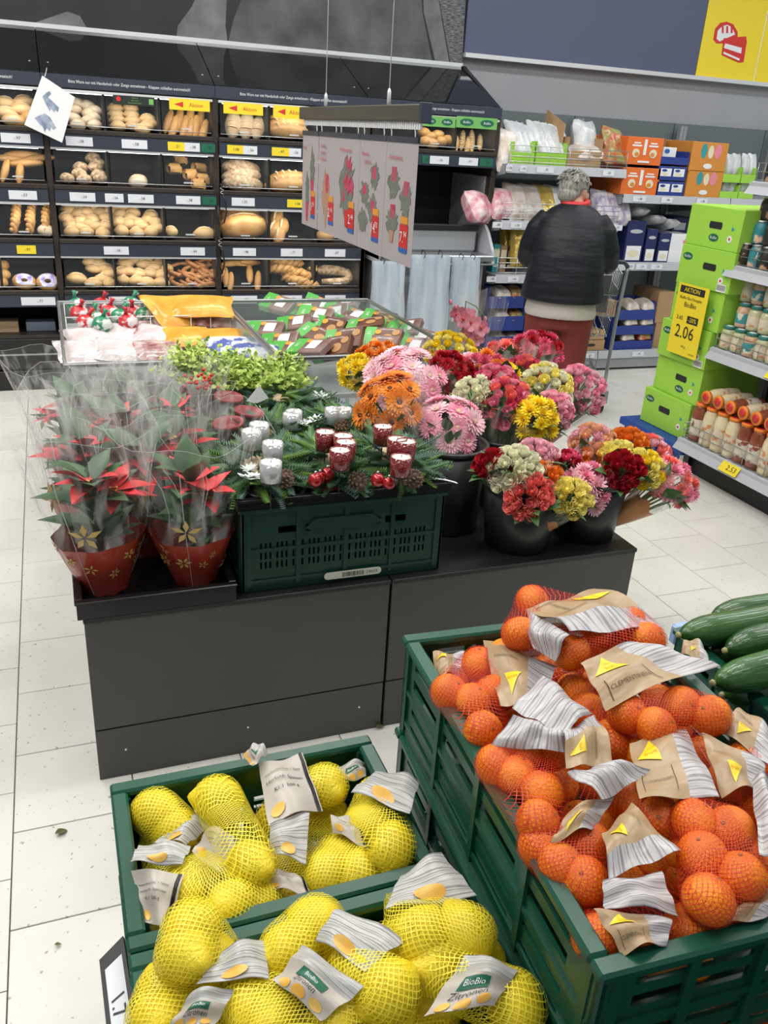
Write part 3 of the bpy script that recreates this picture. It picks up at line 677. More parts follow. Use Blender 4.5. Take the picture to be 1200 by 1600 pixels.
def price(dec, tx, w, a, b):
    dec(rect(w*.6, w*.86, .055, .13), m_red); dec(rect(w*.6, w*.86, .04, .056), m_bluep); dec(rect(w*.62, w*.84, .133, .155), m_orange)
    tx(a, w*.69, .088, .05, m_white); tx(b, w*.8, .1, .028, m_white)
def plantshape(dec, cx, cy, r, ry, m, seed):
    q = random.Random(seed)
    dec([(cx+r*(1+q.uniform(-.35, .3))*cos(a), cy+ry*(1+q.uniform(-.3, .3))*sin(a)) for a in [2*pi*i/26 for i in range(26)]], m)
def d1(dec, tx, w):
    tx('Kiefer', w*.2, .33, .022, m_fadered); plantshape(dec, w*.35, .15, w*.13, .07, m_fadegreen, 1); dec([(w*.25, .1), (w*.45, .1), (w*.4, .02), (w*.3, .02)], m_fadered)
    plantshape(dec, w*.65, .25, w*.14, .07, m_fadegreen, 2); dec([(w*.56, .2), (w*.76, .2), (w*.7, .12), (w*.62, .12)], m_fadered); price(dec, tx, w, '1', '29')
def d2(dec, tx, w):
    for i, s in enumerate(('Advents-', 'gesteck', 'Orchidee')): tx(s, w*.3, .345-.025*i, .022, m_fadered)
    plantshape(dec, w*.45, .16, w*.2, .085, m_tan, 3); dec([(w*.38, .1), (w*.52, .1), (w*.48, .02), (w*.42, .02)], m_tan); plantshape(dec, w*.5, .2, w*.1, .04, m_fadered, 9); price(dec, tx, w, '2.', '94')
def d3(dec, tx, w):
    tx('Weihnachtsstern', w*.42, .34, .022, m_fadered); plantshape(dec, w*.5, .2, w*.34, .10, m_fadegreen, 4)
    q = random.Random(5)
    for i in range(16):
        a = q.uniform(0, 2*pi); r = q.uniform(.01, .075); u, v = w*.5+r*cos(a), .22+r*1.1*sin(a); b = q.uniform(0, 6)
        MB_ = [(u+.028*cos(b), v+.028*sin(b)), (u+.012*cos(b+1.4), v+.012*sin(b+1.4)), (u-.028*cos(b), v-.028*sin(b)), (u+.012*cos(b-1.4), v+.012*sin(b-1.4))]
        dec(MB_, m_fadered, .001+.0001*i)
    dec([(w*.42, .12), (w*.62, .12), (w*.57, .055), (w*.47, .055)], m_red, .0008); price(dec, tx, w, '2.', '44')
def d4(dec, tx, w):
    tx('Advents-', w*.25, .335, .024, m_fadered); tx('gesteck', w*.36, .31, .024, m_fadered)
    for i, (u, v) in enumerate(((.6, .26), (.25, .2), (.6, .15), (.22, .1))): plantshape(dec, w*u, v, w*.17, .045, m_fadegreen, 20+i); plantshape(dec, w*u, v+.012, w*.08, .02, m_fadered, 30+i) if i != 3 else None
    price(dec, tx, w, '14.', '70')
def d5(dec, tx, w):
    tx('Adventskranz', w*.36, .335, .022, m_fadered)
    for i, (u, v) in enumerate(((.3, .25), (.72, .21), (.32, .13))):
        plantshape(dec, w*u, v, w*.19, .045, m_fadegreen, 40+i)
        for k in (-.06, .0, .06): dec(rect(w*(u+k-.018), w*(u+k+.018), v+.01, v+.055), m_fadered, .001)
    dec([(w*.64, .17), (w*.84, .17), (w*.8, .12), (w*.68, .12)], m_fadegreen); dec([(w*.24, .1), (w*.4, .1), (w*.37, .06), (w*.27, .06)], m_tan); price(dec, tx, w, '7.', '94')
poster(4.06, .25, 'leftmost hanging poster showing potted conifers in red pots', d1, 0)
poster(3.80, .27, 'second hanging poster, showing a brown and red winter plant', d2, 1)
poster(3.53, .275, 'middle hanging poster with a large red poinsettia', d3, 2)
poster(3.25, .275, 'hanging poster with four small advent arrangements', d4, 3)
poster(2.97, .28, 'rightmost hanging poster with three candle arrangements and price 7.94', d5, 4)

# ------------------------------------------------------------------ wall shelving with packaged bread
SY = 5.70
def wall_shelf(x0, x1, zs, label, fence, depth=.78, deep=None):
    t = thing('wall_shelf', label, 'shelving', (x0, SY, 0)); w = x1-x0
    for x in (0, w-.03): MB().box(x, x+.03, depth-.06, depth-.02, 0, 1.86).build('upright', m_grey, t)
    for i, z in enumerate(zs):
        s = MB().box(.002, w-.002, .0, depth-.06, z+.005, z+.025).build('shelf', m_grey, t)
        MB().add([(.002, -.012, z-.03), (w-.002, -.012, z-.03), (w-.002, .0, z+.03), (.002, .0, z+.03), (.002, .004, z-.03), (w-.002, .004, z-.03), (w-.002, .016, z+.03), (.002, .016, z+.03)],
                 [(0, 1, 2, 3), (7, 6, 5, 4), (0, 4, 5, 1), (2, 6, 7, 3), (1, 5, 6, 2), (3, 7, 4, 0)]).build('price_rail', m_lgrey, s)
        if i in fence:
            b = MB()
            for k in range(4): b.tube([(.01, .0, z+.045+k*.035), (w-.01, .0, z+.045+k*.035)], .003, 5)
            for k in range(7): b.tube([(.01+(w-.02)*k/6, .003, z+.03), (.01+(w-.02)*k/6, .003, z+.155)], .003, 5)
            b.build('wire_front', m_zinc, t)
        for x in (.0, w-.012): MB().prism([(.02, z+.005), (.02, z-.04), (depth-.06, z-.14), (depth-.06, z+.005)], lambda u, v, d, x=x: V((x+d, u, v)), 0, .008).build('bracket', m_grey, t)
    MB().box(.0, w, .0, depth-.06, .02, .105).build('plinth', m_grey, t)
    return t
S1 = wall_shelf(3.04, 4.04, [1.49, 1.11, .73, .13], 'grey wall shelving with wire fronts behind the shopper', (0, 1, 2))
S2 = wall_shelf(4.045, 5.05, [1.32, .825, .13], 'grey wall shelving with orange and blue cartons', ())
S3 = wall_shelf(5.055, 6.05, [1.32, .825, .13], 'grey wall shelving half hidden behind the lime carton stack', ())
def rtick(par, x0, z, px0, px1, py, txt, m=m_paper):
    a, b = at(px0, py, y=SY-.01).x, at(px1, py, y=SY-.01).x; tagplate(par, a-x0, z, b-a, txt, m, y=-.013, h=.04)
for p0, p1, tx in ((790, 800, '1.58'), (812, 822, '-.95'), (838, 865, '-.95'), (942, 960, '-.87')): rtick(S1, 3.04, 1.49, p0, p1, 265, tx)
for p0, p1, tx in ((769, 784, '-.88'), (797, 815, '1.58'), (955, 972, '-.87')): rtick(S1, 3.04, 1.11, p0, p1, 355, tx)
for p0, p1, tx in ((760, 775, '-.98'), (793, 810, '-.44')): rtick(S1, 3.04, .73, p0, p1, 437, tx)
for p0, p1, tx in ((988, 1008, '1.88'), (1033, 1050, '-.98'), (1088, 1105, '1.58'), ): rtick(S2, 4.045, 1.32, p0, p1, 313, tx)
for p0, p1, tx in ((978, 990, '-.59'), (993, 1010, '1.55'), (1016, 1034, '1.58')): rtick(S2, 4.045, .825, p0, p1, 418, tx)
rtick(S1, 3.04, .13, 912, 929, 552, '-.57'); rtick(S2, 4.045, .13, 988, 1006, 550, '-.95')

m_kraft = mat('kraft_card', (.40, .24, .12), .7, col2=(.46, .29, .15), scale=4, vary=.06)
m_ocart = mat('orange_card', (.75, .16, .025), .5); m_bcart = mat('royal_blue_card', (.02, .045, .25), .5); m_ncart = mat('navy_card', (.012, .02, .10), .5)
m_ycart = mat('ochre_card', (.62, .25, .04), .55); m_lime = mat('lime_card', (.34, .64, .07), .45, vary=.03)
m_pink = mat('pink_print', (.75, .25, .3), .5); m_cream = mat('cream_print', (.75, .68, .5), .5); m_teal = mat('teal_print', (.04, .3, .33), .45)
def carton(name, label, px0, px1, py0, py1, yf, depth, m, decals=(), cat='carton', zb=None, rz=0., open_top=False, group=None):
    """carton whose front spans those pixels at depth yf; decals are u0,u1,v0,v1,material,shape in front-face fractions"""
    a, b = at(px0, py1, y=yf), at(px1, py1, y=yf); top = at((px0+px1)/2, py0, y=yf).z; z0 = a.z if zb is None else zb; w = b.x-a.x; h = top-z0
    t = thing(name, label, cat, (a.x, yf, z0), rz, group)
    if open_top:
        g = .004; bm = MB(); bm.box(0, w, 0, depth, 0, g); bm.box(0, w, 0, g, g, h*.55); bm.box(0, g, g, depth, g, h); bm.box(w-g, w, g, depth, g, h); bm.box(g, w-g, depth-g, depth, g, h)
        bm.build('tray', m, t)
    else:
        MB().box(0, w, 0, depth, 0, h, b=.003).build('body', m, t)
        MB().box(w*.48, w*.52, .001, depth-.001, h, h+.0008).build('tape', m_cream, t)
    f = FRONT(0, 0, 0)
    for di, (u0, u1, v0, v1, mm, sh) in enumerate(decals):
        if sh == 'o': poly = ngon(w*(u0+u1)/2, h*(v0+v1)/2, w*(u1-u0)/2, 14, h*(v1-v0)/2)
        else: poly = rect(w*u0, w*u1, h*v0, h*v1)
        MB().prism(poly, f, 0, .0008+.0006*di).build('print', mm, t)
        if sh in TEXTS: MB().text(sh, f, w*(u0+u1)/2, h*(v0+v1)/2, h*(v1-v0)*.8, d=.002).build('lettering', m_white if mm not in (m_white, m_yellow, m_paper) else m_ink, t)
    return t
m_packs = [mat('clear_bread_bag', (.62, .5, .4), .2, col2=(.80, .76, .74), scale=14, alpha=.92, bump=.5, bscale=25, vary=.15),
           mat('pink_foil_bag', (.62, .2, .26), .22, col2=(.85, .72, .74), scale=16, bump=.5, bscale=25, vary=.1),
           mat('lilac_foil_bag', (.35, .28, .5), .2, col2=(.85, .8, .78), scale=18, bump=.5, bscale=25, vary=.1),
           mat('white_foil_bag', (.72, .73, .74), .22, col2=(.5, .52, .55), scale=14, bump=.5, bscale=22, vary=.08),
           mat('gold_foil_bag', (.55, .35, .06), .2, col2=(.8, .62, .2), scale=14, bump=.5, bscale=22, metal=.4),
           mat('red_foil_bag', (.5, .07, .05), .22, col2=(.3, .38, .12), scale=18, bump=.5, bscale=22)]
def pillow(w, d, h, key):
    b = MB(); nu, nv = 12, 8
    def fn(u, v, dd, s=1):
        e = (max(0, 1-abs(2*u-1)**3))**.5*(max(0, 1-abs(2*v-1)**3))**.5
        return V(((u-.5)*w*(1+.04*sin(9*v)), (v-.5)*d*(1+.05*sin(7*u)), s*h/2*(e+.08*sin(8*u+3*v)*e)))
    b.sheet(lambda u, v, dd: fn(u, v, dd, 1), 0, 1, 0, 1, nu, nv); b.sheet(lambda u, v, dd: fn(u, v, dd, -1), 0, 1, 0, 1, nu, nv)
    return b
PIL = {}
def pack(name, label, px, py, yf, w, d, h, mi, rot=(0, 0, 0), cat='packet', group=None, z=None):
    k = (round(w, 2), round(d, 2), round(h, 2), mi)
    if k not in PIL: PIL[k] = pillow(w, d, h, k).mesh('bag', [m_packs[mi]])
    p = at(px, py, y=yf)
    if z is not None: p.z = z
    return tag(place(PIL[k], name, None, p, rot), label, cat, group)
lv = {'top': 1.515, 'mid': 1.135, 'low': .755, 'base': .155}
# left bay, upper shelf
pack('bread_bag', 'clear bag of flat bread at the left end of the upper wire shelf', 792, 235, 5.86, .2, .3, .13, 0, (1.2, 0, .1))
for i, (a, b) in enumerate(((801, 833), (836, 884))):
    t = carton('bread_display_carton', ('narrower', 'wider')[i]+' lime green display carton of wrapped bread on the upper wire shelf', a, b, 222, 258, 5.75, .34, m_lime, (), zb=1.515, open_top=True)
    for k in range(3+i): pack('bread_packet', ('first', 'second', 'third', 'fourth')[k]+' grey-white wrapped bread from the left in the '+('narrower', 'wider')[i]+' lime carton on the wire shelf', a+6+k*(11 if i else 9), 222+k*2, 5.88, .13, .34, .1, 3, (.95, 0, .2), group='wrapped breads in the '+('narrower', 'wider')[i]+' lime carton')
t = carton('open_carton', 'torn-open brown carton of toast on the upper wire shelf', 885, 938, 215, 258, 5.75, .36, m_kraft, (), zb=1.515, open_top=True)
MB().add([(0, 0, 0), (.0, .3, .0), (.02, .3, .22), (.02, .02, .12), (.004, 0, 0), (.004, .3, .0), (.024, .3, .22), (.024, .02, .12)], [(0, 1, 2, 3), (7, 6, 5, 4), (0, 4, 5, 1), (1, 5, 6, 2), (2, 6, 7, 3), (3, 7, 4, 0)]).build('torn_flap', m_kraft, t, (-.03, .05, .16))
pack('toast_bag', 'pale bag standing up in the torn-open brown carton', 912, 222, 5.92, .22, .3, .14, 3, (1.3, 0, .3)); pack('toast_bag', 'pinkish bread bag lying low in the torn-open brown carton', 915, 240, 5.84, .24, .2, .12, 0, (.3, 0, 0))
pack('snack_bag', 'red and green snack bag left of the orange cartons', 957, 226, 5.85, .2, .26, .12, 5, (1.1, .1, .3)); pack('snack_bag', 'green-tinted snack bag low behind the wire front end', 955, 246, 5.78, .2, .16, .1, 5, (.5, 0, .1))
# middle shelf
pack('sweet_bag', 'pink sweets bag poking out left of the brown post', 745, 325, 5.85, .22, .24, .18, 1, (.9, .2, .6)); pack('sweet_bag', 'pink sweets bag just right of the brown post', 782, 318, 5.85, .2, .24, .14, 1, (1., 0, .1))
for i, (x, m) in enumerate(((805, 0), (828, 0), (850, 4), (868, 3))): pack('bread_bag', ('first', 'second', 'third, golden', 'fourth, whitish')[i]+' bread bag from the left behind the middle wire front', x, 316+i, 5.86, .17, .3, .14, m, (1.0, 0, .1))
for i, x in enumerate((937, 952, 968)): pack('cake_bag', ('left', 'middle', 'right')[i]+' lilac and white cake bag at the shoulder of the shopper', x, 322+3*i, 5.82, .15, .26, .13, 2, (1.1, 0, .1))
# lower shelf and base
for i, x in enumerate((768, 779, 790)): carton('biscuit_box', ('mint green', 'striped brown', 'dark brown')[i]+' upright biscuit box on the lower wire shelf', x, x+10, 382+i*2, 428, 5.84, .15, (m_teal, m_kraft, m_brown)[i], ((.1, .9, .55, .85, m_cream, ''), (.1, .9, .2, .3, m_white, '')), cat='box', zb=.755)
pack('snack_bag', 'gold foil bag hanging over the lower wire shelf', 812, 385, 5.82, .17, .3, .12, 4, (1.35, 0, .1)); pack('snack_bag', 'second gold foil bag hidden beside the shopper', 795, 378, 5.95, .17, .3, .12, 4, (1.35, 0, .1))
def blue_tray(label, px0, px1, py0, py1, yf, zb, packlab, mi):
    t = carton('blue_display_carton', label, px0, px1, py0, py1, yf, .3, m_bcart, (), zb=zb, open_top=True)
    for k in range(2): pack('toast_packet', ('left', 'right')[k]+' packet in the '+packlab, px0+(px1-px0)*(.3+.4*k), py0+(py1-py0)*.45, yf+.09, .13, .17, .11, (0, mi)[k], (.2, 0, .1), z=zb+.095)
blue_tray('top blue display carton on the floor shelf left of the shopper', 763, 818, 448, 476, 5.74, .505, 'top blue carton left of the shopper', 5)
blue_tray('middle blue display carton on the floor shelf left of the shopper', 761, 818, 476, 504, 5.74, .335, 'middle blue carton left of the shopper', 5)
blue_tray('bottom blue display carton on the floor shelf left of the shopper', 759, 817, 504, 534, 5.74, .156, 'bottom blue carton left of the shopper', 0)
# right bay: upper shelf
zt = 1.346
od = ((.14, .40, .66, .72, m_white, ''), (.18, .36, .76, .81, m_white, ''), (.60, .86, .66, .72, m_white, ''), (.64, .82, .76, .81, m_white, ''), (.16, .36, .26, .58, m_cream, 'o'), (.22, .34, .3, .46, m_ycart, 'o'), (.64, .84, .26, .58, m_cream, 'o'), (.66, .78, .3, .46, m_ycart, 'o'), (.46, .53, .36, .92, m_white, ''), (.34, .66, .08, .15, m_white, ''))
carton('orange_carton', 'upper bright orange carton with white print on the wall shelf', 975, 1031, 214, 261, 5.72, .5, m_ocart, od, zb=1.556)
carton('orange_carton', 'lower bright orange carton with white print on the wall shelf', 968, 1026, 262, 306, 5.72, .5, m_ocart, od, zb=zt)
bd = ((.08, .46, .3, .85, m_white, ''), (.14, .36, .35, .55, m_cream, 'o'), (.54, .92, .3, .85, m_white, ''), (.6, .84, .35, .55, m_cream, 'o'), (.12, .3, .62, .8, m_bcart, 'o'), (.58, .76, .62, .8, m_bcart, 'o'))
carton('blue_carton', 'bottom blue carton with white packs between the orange and ochre cartons', 1023, 1067, 284, 307, 5.72, .4, m_bcart, bd, zb=zt)
carton('blue_carton', 'middle blue carton with white packs between the orange and ochre cartons', 1026, 1070, 260, 284, 5.72, .4, m_bcart, bd, zb=1.457)
t = carton('blue_carton', 'opened top blue carton of the stack between the orange and ochre cartons', 1031, 1075, 236, 259, 5.72, .4, m_bcart, (), zb=1.571, open_top=True)
carton('white_pack', 'white pack left standing in the opened top blue carton', 1033, 1054, 230, 254, 5.75, .12, m_white, ((.1, .5, .6, .9, m_bluep, 'o'), (.4, .9, .1, .4, m_cream, 'o')), cat='packet', zb=1.577)
carton('open_carton', 'ragged-edged brown carton rim behind the blue cartons', 1034, 1082, 218, 258, 5.98, .3, m_kraft, (), zb=zt, open_top=True)
yd = ((.25, .42, .45, .95, m_teal, 'o'), (.45, .6, .45, .9, m_cream, 'o'), (.62, .82, .45, .95, m_pink, 'o'), (.38, .62, .1, .28, m_white, 'o'))
carton('ochre_carton', 'upper ochre carton with colourful printed figures', 1076, 1132, 222, 265, 5.72, .45, m_ycart, yd, zb=1.532)
carton('ochre_carton', 'lower ochre carton with colourful printed figures', 1069, 1124, 266, 308, 5.72, .45, m_ycart, yd, zb=zt)
for i, (a, b, c, d, z) in enumerate(((1130, 1157, 262, 278, 1.465), (1158, 1180, 262, 280, 1.465), (1123, 1152, 290, 308, zt), (1153, 1176, 290, 308, zt))):
    w_ = ('upper left', 'upper right', 'lower left', 'lower right')[i]
    carton('snack_tray', w_+' small lime tray of white snack bags beside the ochre cartons', a, b, c, d, 5.72, .3, m_lime, (), zb=z, open_top=True)
    for k in range(2): pack('snack_bag', ('left', 'right')[k]+' white snack bag in the '+w_+' small lime tray', a+(b-a)*(.3+.42*k), c-4, 5.8, .085, .17, .06, 3, (1.35, 0, .1))
# right bay: middle shelf of tilted navy cartons
zt = .851
for i, (a, b, c, d, n) in enumerate(((972, 1000, 345, 412, 'leftmost'), (1004, 1020, 358, 412, 'second'), (1024, 1042, 364, 412, 'third'))):
    t = carton('navy_carton', n+' navy display carton on the middle wall shelf', a, b, c, d, 5.74, .4, m_ncart, ((.1, .9, .05, .4, m_white, ''), (.2, .8, .12, .3, m_cream, 'o'), (.15, .85, .7, .8, m_lgrey, 'o')), zb=zt)
    pack('biscuit_packet', 'pale packet on top of the '+n+' navy display carton', (a+b)/2, c-4, 5.9, .12, .3, .08, 3, (-.2, 0, .1), z=at(a, c, y=5.74).z+.05)
carton('white_carton', 'upper white carton at the right end of the middle wall shelf', 1045, 1078, 366, 389, 5.74, .35, m_white, ((.6, .85, .3, .7, m_pink, 'o'),), zb=.95); carton('white_carton', 'lower white carton at the right end of the middle wall shelf', 1041, 1076, 390, 413, 5.74, .35, m_white, ((.6, .9, .1, .4, m_ink, 'o'),), zb=zt)
carton('wide_navy_carton', 'wide dark carton lying behind the white cartons', 1048, 1082, 340, 366, 5.95, .3, m_ncart, ((.1, .6, .3, .7, m_lgrey, ''),), zb=1.04)
# base shelf
carton('brown_carton', 'upper brown carton with hand holes behind the shopping trolley', 903, 944, 517, 531, 5.74, .4, m_kraft, ((.3, .65, .4, .7, m_ink, 'o'),), zb=.245)
carton('brown_carton', 'lower brown carton with hand holes behind the shopping trolley', 902, 943, 532, 548, 5.74, .4, m_kraft, ((.3, .65, .4, .7, m_ink, 'o'),), zb=.156)
blue_tray('top blue display carton on the floor shelf right of the trolley', 962, 1022, 472, 498, 5.74, .40, 'top blue carton right of the trolley', 0)
blue_tray('middle blue display carton on the floor shelf right of the trolley', 958, 1020, 498, 522, 5.74, .28, 'middle blue carton right of the trolley', 0)
blue_tray('bottom blue display carton on the floor shelf right of the trolley', 952, 1017, 522, 546, 5.74, .156, 'bottom blue carton right of the trolley', 5)
carton('brown_carton', 'tall plain brown carton between blue cartons and lime stack, upper', 1022, 1046, 456, 504, 5.78, .35, m_kraft, (), zb=.36); carton('brown_carton', 'plain brown carton between blue cartons and lime stack, lower', 1018, 1040, 505, 545, 5.78, .35, m_kraft, (), zb=.156)

# ------------------------------------------------------------------ lime carton stack on a blue pallet
t = thing('blue_pallet', 'blue plastic pallet under the lime green cartons', 'pallet', (3.2, 3.58, 0)); m_pal = mat('blue_plastic', (.01, .06, .30), .4)
MB().box(0, .72, 0, .6, .1, .145, b=.006).build('deck', m_pal, t)
for y in (.02, .26, .5):
    for x in (.03, .3, .58): MB().box(x, x+.11, y, y+.08, 0, .1, b=.004).build('foot', m_pal, t)
pos = ['bottom', 'second from bottom', 'third from bottom', 'fourth from bottom', 'fifth from bottom', 'top']
offs = [(.0, .10), (.03, .075), (.0, .06), (.02, .03), (-.01, .0), (.0, .0)]
LFACE = LEFTF(0, 0, 0)
for i in range(6):
    h = .2105; t = thing('lime_carton', pos[i]+' lime green carton of the six stacked on the blue pallet', 'carton', (3.29+offs[i][0], 4.0+offs[i][1], .146+i*h), rad((1, -1.5, .5, -1, 1.5, 0)[i]))
    MB().box(0, .58, -.41, 0, 0, h-.001, b=.003).build('body', m_lime, t)
    f = flat((-.0002, 0, 0), (0, -1, 0), (0, 0, 1)); hx = (.2, .24, .2, .18, .24, .22)[i]
    MB().prism([(hx-.05, .115), (hx-.045, .10), (hx+.045, .10), (hx+.05, .115), (hx+.045, .135), (hx-.045, .135)], f, 0, .0015).build('hand_hole', m_ink, t)
    lx = hx if i in (1, 5) else .06; lz = .055 if i in (1, 5) else .15
    g = MB().prism(ngon(lx, lz, .038, 12, .02), f, 0, .0015).build('badge', m_dgreen, t); MB().text('BioBio', f, lx, lz, .02, d=.0022).build('lettering', m_white, g)
    MB().prism(ngon(.34, .06, .018, 10), f, 0, .0015).build('round_mark', m_white, t); MB().prism(ngon(.34, .06, .008, 6), f, .0015, .002).build('red_mark', m_red, t)
    MB().prism(ngon(.35, .11, .014, 3), f, 0, .0015).build('recycling_mark', m_teal, t)
    if i in (2, 4): bc = MB(); bc.prism(rect(.32, .39, .005, .045), f, 0, .001, 0); [bc.prism(rect(.325+k*.008, .329+k*.008, .012, .04), f, .001, .0015, 1) for k in range(8)]; bc.build('barcode', [m_white, m_ink], t)
a = at(1060, 440, x=3.255); b_ = at(1098, 530, x=3.255)
t = thing('price_placard', 'yellow price placard reading 2.06 on the lime carton stack', 'sign', (3.255, at(1062, 440, x=3.255).y, at(1062, 440, x=3.255).z), 0)
w = .25; h = .385; f = lambda u, v, d=0.: V((-d, -u, v-h))
MB().box(0, .003, -w, 0, -h, 0).build('card', m_yellow, t)
MB().prism(rect(.02, .22, h-.05, h-.012), f, 0, .001).build('black_bar', m_ink, t)
def pt(s, u, v, sz, m=m_ink, wd=1.): MB().text(s, f, u, v, sz, d=.002, wide=wd).build('lettering', m, t)
pt('AKTION', .12, h-.031, .034, m_yellow); pt('BioBio Bio-Orangina', .12, h-.075, .022); pt('BioBio', .125, h-.11, .038); pt('2.65', .06, h-.185, .032)
MB().prism(rect(.12, .21, h-.205, h-.165), f, 0, .001).build('black_bar', m_ink, t); pt('-20%', .165, h-.185, .034, m_yellow); pt('2.06', .12, h-.26, .098, wd=.95); pt('100 g', .13, h-.335, .018); pt('NORMAL', .21, h-.365, .012)

# ------------------------------------------------------------------ gondola with jars at the right
GY0, GY1 = 1.9, 3.64
t = thing('gondola_shelf', 'pale grey aisle shelf with jars at the right picture edge', 'shelving', (3.2, 0, 0))
MB().box(.53, .57, GY0, GY1, .05, 2.0).build('back_panel', mat('gondola_back', (.03, .034, .036), .6), t)
for y in (GY0, GY1-.04, (GY0+GY1)/2): MB().box(.5, .53, y, y+.04, .0, 2.0).build('upright', m_grey, t)
for z, x in ((.17, 0.), (.68, .09), (1.115, .09), (1.52, .12)):
    s = MB().box(x+.005, .53, GY0, GY1, z, z+.02).build('shelf', m_lgrey, t)
    MB().add([(x-.02, GY0, z-.035), (x+.02, GY0, z+.025), (x+.02, GY1, z+.025), (x-.02, GY1, z-.035), (x-.005, GY0, z-.035), (x+.03, GY0, z+.02), (x+.03, GY1, z+.02), (x-.005, GY1, z-.035)],
             [(0, 1, 2, 3), (7, 6, 5, 4), (0, 4, 5, 1), (1, 5, 6, 2), (2, 6, 7, 3), (3, 7, 4, 0)]).build('price_rail', m_lgrey, s)
    b = MB()
    for k in range(3): b.tube([(x+.025, GY0+.02, z+.03+k*.04), (x+.025, GY1-.004, z+.03+k*.04)], .0022, 4); b.tube([(x+.025, GY1-.004, z+.03+k*.04), (.5, GY1-.004, z+.03+k*.04)], .0022, 4)
    for k in range(12): b.tube([(x+.025, GY0+.02+k*.155, z+.02), (x+.025, GY0+.02+k*.155, z+.11)], .0022, 4)
    for u in (.08, .25, .42): b.tube([(x+u, GY1-.004, z+.02), (x+u, GY1-.004, z+.11)], .0022, 4)
    b.build('wire_front', m_zinc, t)
MB().box(.08, .5, GY0+.02, GY1-.04, .0, .1).build('plinth', m_dark, t)
for y in (GY1-.06, (GY0+GY1)/2): MB().box(.02, .06, y, y+.03, .0, .14).build('foot', m_zinc, t)
def gtick(z, x, yy, txt, w=.13):
    p = flat((x-.004, yy, z-.004), (0, -1, 0), (.55, 0, .83)); o = MB().prism(rect(-w/2, w/2, -.028, .028), p, .004, .006).build('price_tag', m_yellow, t); MB().text(txt, p, .015, 0, .04, d=.007).build('lettering', m_ink, o)
gtick(.17, 0, 3.2, '2.53'); gtick(.68, .09, 3.13, '-.80'); gtick(1.115, .09, 2.8, '-.80')
m_glassj = mat('jar_glass', (.85, .85, .8), .06, alpha=.25)
def jar_proto(name, content, label, lid, r, h, lidh=.016):
    t = thing(name, None, None)
    MB().lathe([(r*.8, 0), (r*.97, .006), (r, .02), (r, h*.66), (r*.93, h*.8), (r*.76, h*.89), (r*.76, h-lidh)], 16).build('jar_body', content, t)
    MB().lathe([(r*1.006, h*.18), (r*1.012, h*.2), (r*1.012, h*.58), (r*1.006, h*.6)], 16, cap=False).build('label_band', label, t)
    l = MB().lathe([(r*.82, h-lidh), (r*.84, h-.003), (r*.8, h), (0.001, h)], 16).build('lid', lid, t)
    MB().lathe([(r*.55, h), (r*.55, h+.0008), (.001, h+.0008)], 12).build('lid_print', m_red if lid == m_olid else m_white, l)
    return t
m_mayo = mat('cream_sauce', (.72, .60, .36), .2, col2=(.78, .68, .46), scale=20, spec=.7, coat=.5); m_ket = mat('brown_red_sauce', (.20, .045, .02), .2, spec=.7, coat=.5, col2=(.28, .08, .04), scale=20)
m_olid = mat('orange_lid', (.80, .22, .02), .4); m_glid = mat('teal_lid', (.03, .2, .17), .4)
m_lab1 = mat('cream_label', (.66, .58, .44), .5, col2=(.62, .25, .1), scale=26, lo=.55, hi=.6); m_lab2 = mat('sauce_label', (.66, .6, .5), .5, col2=(.25, .06, .03), scale=22, lo=.55, hi=.6)
m_veg = mat('vegetable_salad', (.62, .55, .38), .2, col2=(.45, .5, .25), scale=60, coat=.5); m_veg2 = mat('red_salad', (.60, .30, .16), .2, col2=(.66, .5, .35), scale=60, coat=.5)
m_lab3 = mat('teal_label', (.05, .28, .30), .5, col2=(.7, .65, .5), scale=22, lo=.5, hi=.56); m_lab4 = mat('dark_can_label', (.03, .025, .02), .4, col2=(.62, .35, .2), scale=20, lo=.55, hi=.62); m_lab5 = mat('teal_can_label', (.03, .22, .26), .4, col2=(.75, .5, .35), scale=20, lo=.52, hi=.6)
JP = {'mayo': jar_proto('sauce_jar', m_mayo, m_lab1, m_olid, .043, .215), 'ket': jar_proto('sauce_jar', m_ket, m_lab2, m_olid, .043, .215), 'veg': jar_proto('salad_jar', m_veg, m_lab1, m_glid, .04, .125), 'veg2': jar_proto('salad_jar', m_veg2, m_lab3, m_glid, .04, .125),
      'can': jar_proto('food_tin', m_lab4, m_lab4, m_steel, .037, .112, .006), 'can2': jar_proto('food_tin', m_lab5, m_lab5, m_steel, .037, .112, .006)}
used = set()
def jar(kind, loc, rot, label, cat, group):
    p = JP[kind]
    o = p if kind not in used else copy_tree(p); used.add(kind)
    o.location = loc; o.rotation_euler = rot; tag(o, label, cat, group)
ORD = ['first', 'second', 'third', 'fourth', 'fifth', 'sixth', 'seventh', 'eighth', 'ninth', 'tenth', 'eleventh']
row = ['ket', 'mayo', 'mayo', 'mayo', 'ket', 'ket', 'mayo', 'ket', 'mayo', 'ket', 'mayo']
nm = {'ket': 'dark red sauce jar', 'mayo': 'cream coloured sauce jar'}
for i, k in enumerate(row):
    jar(k, (3.272, 3.575-.089*i, .191), (0, 0, R.uniform(0, 6)), nm[k]+' standing in the lowest shelf front row, '+ORD[i]+' from the lime cartons', 'jar', nm[k]+'s standing in front')
    jar(row[(i+3) % 11], (3.37, 3.57-.089*i, .191), (0, 0, R.uniform(0, 6)), nm[row[(i+3) % 11]]+' behind the lowest front row, '+ORD[i]+' from the lime cartons', 'jar', nm[row[(i+3) % 11]]+'s standing behind')
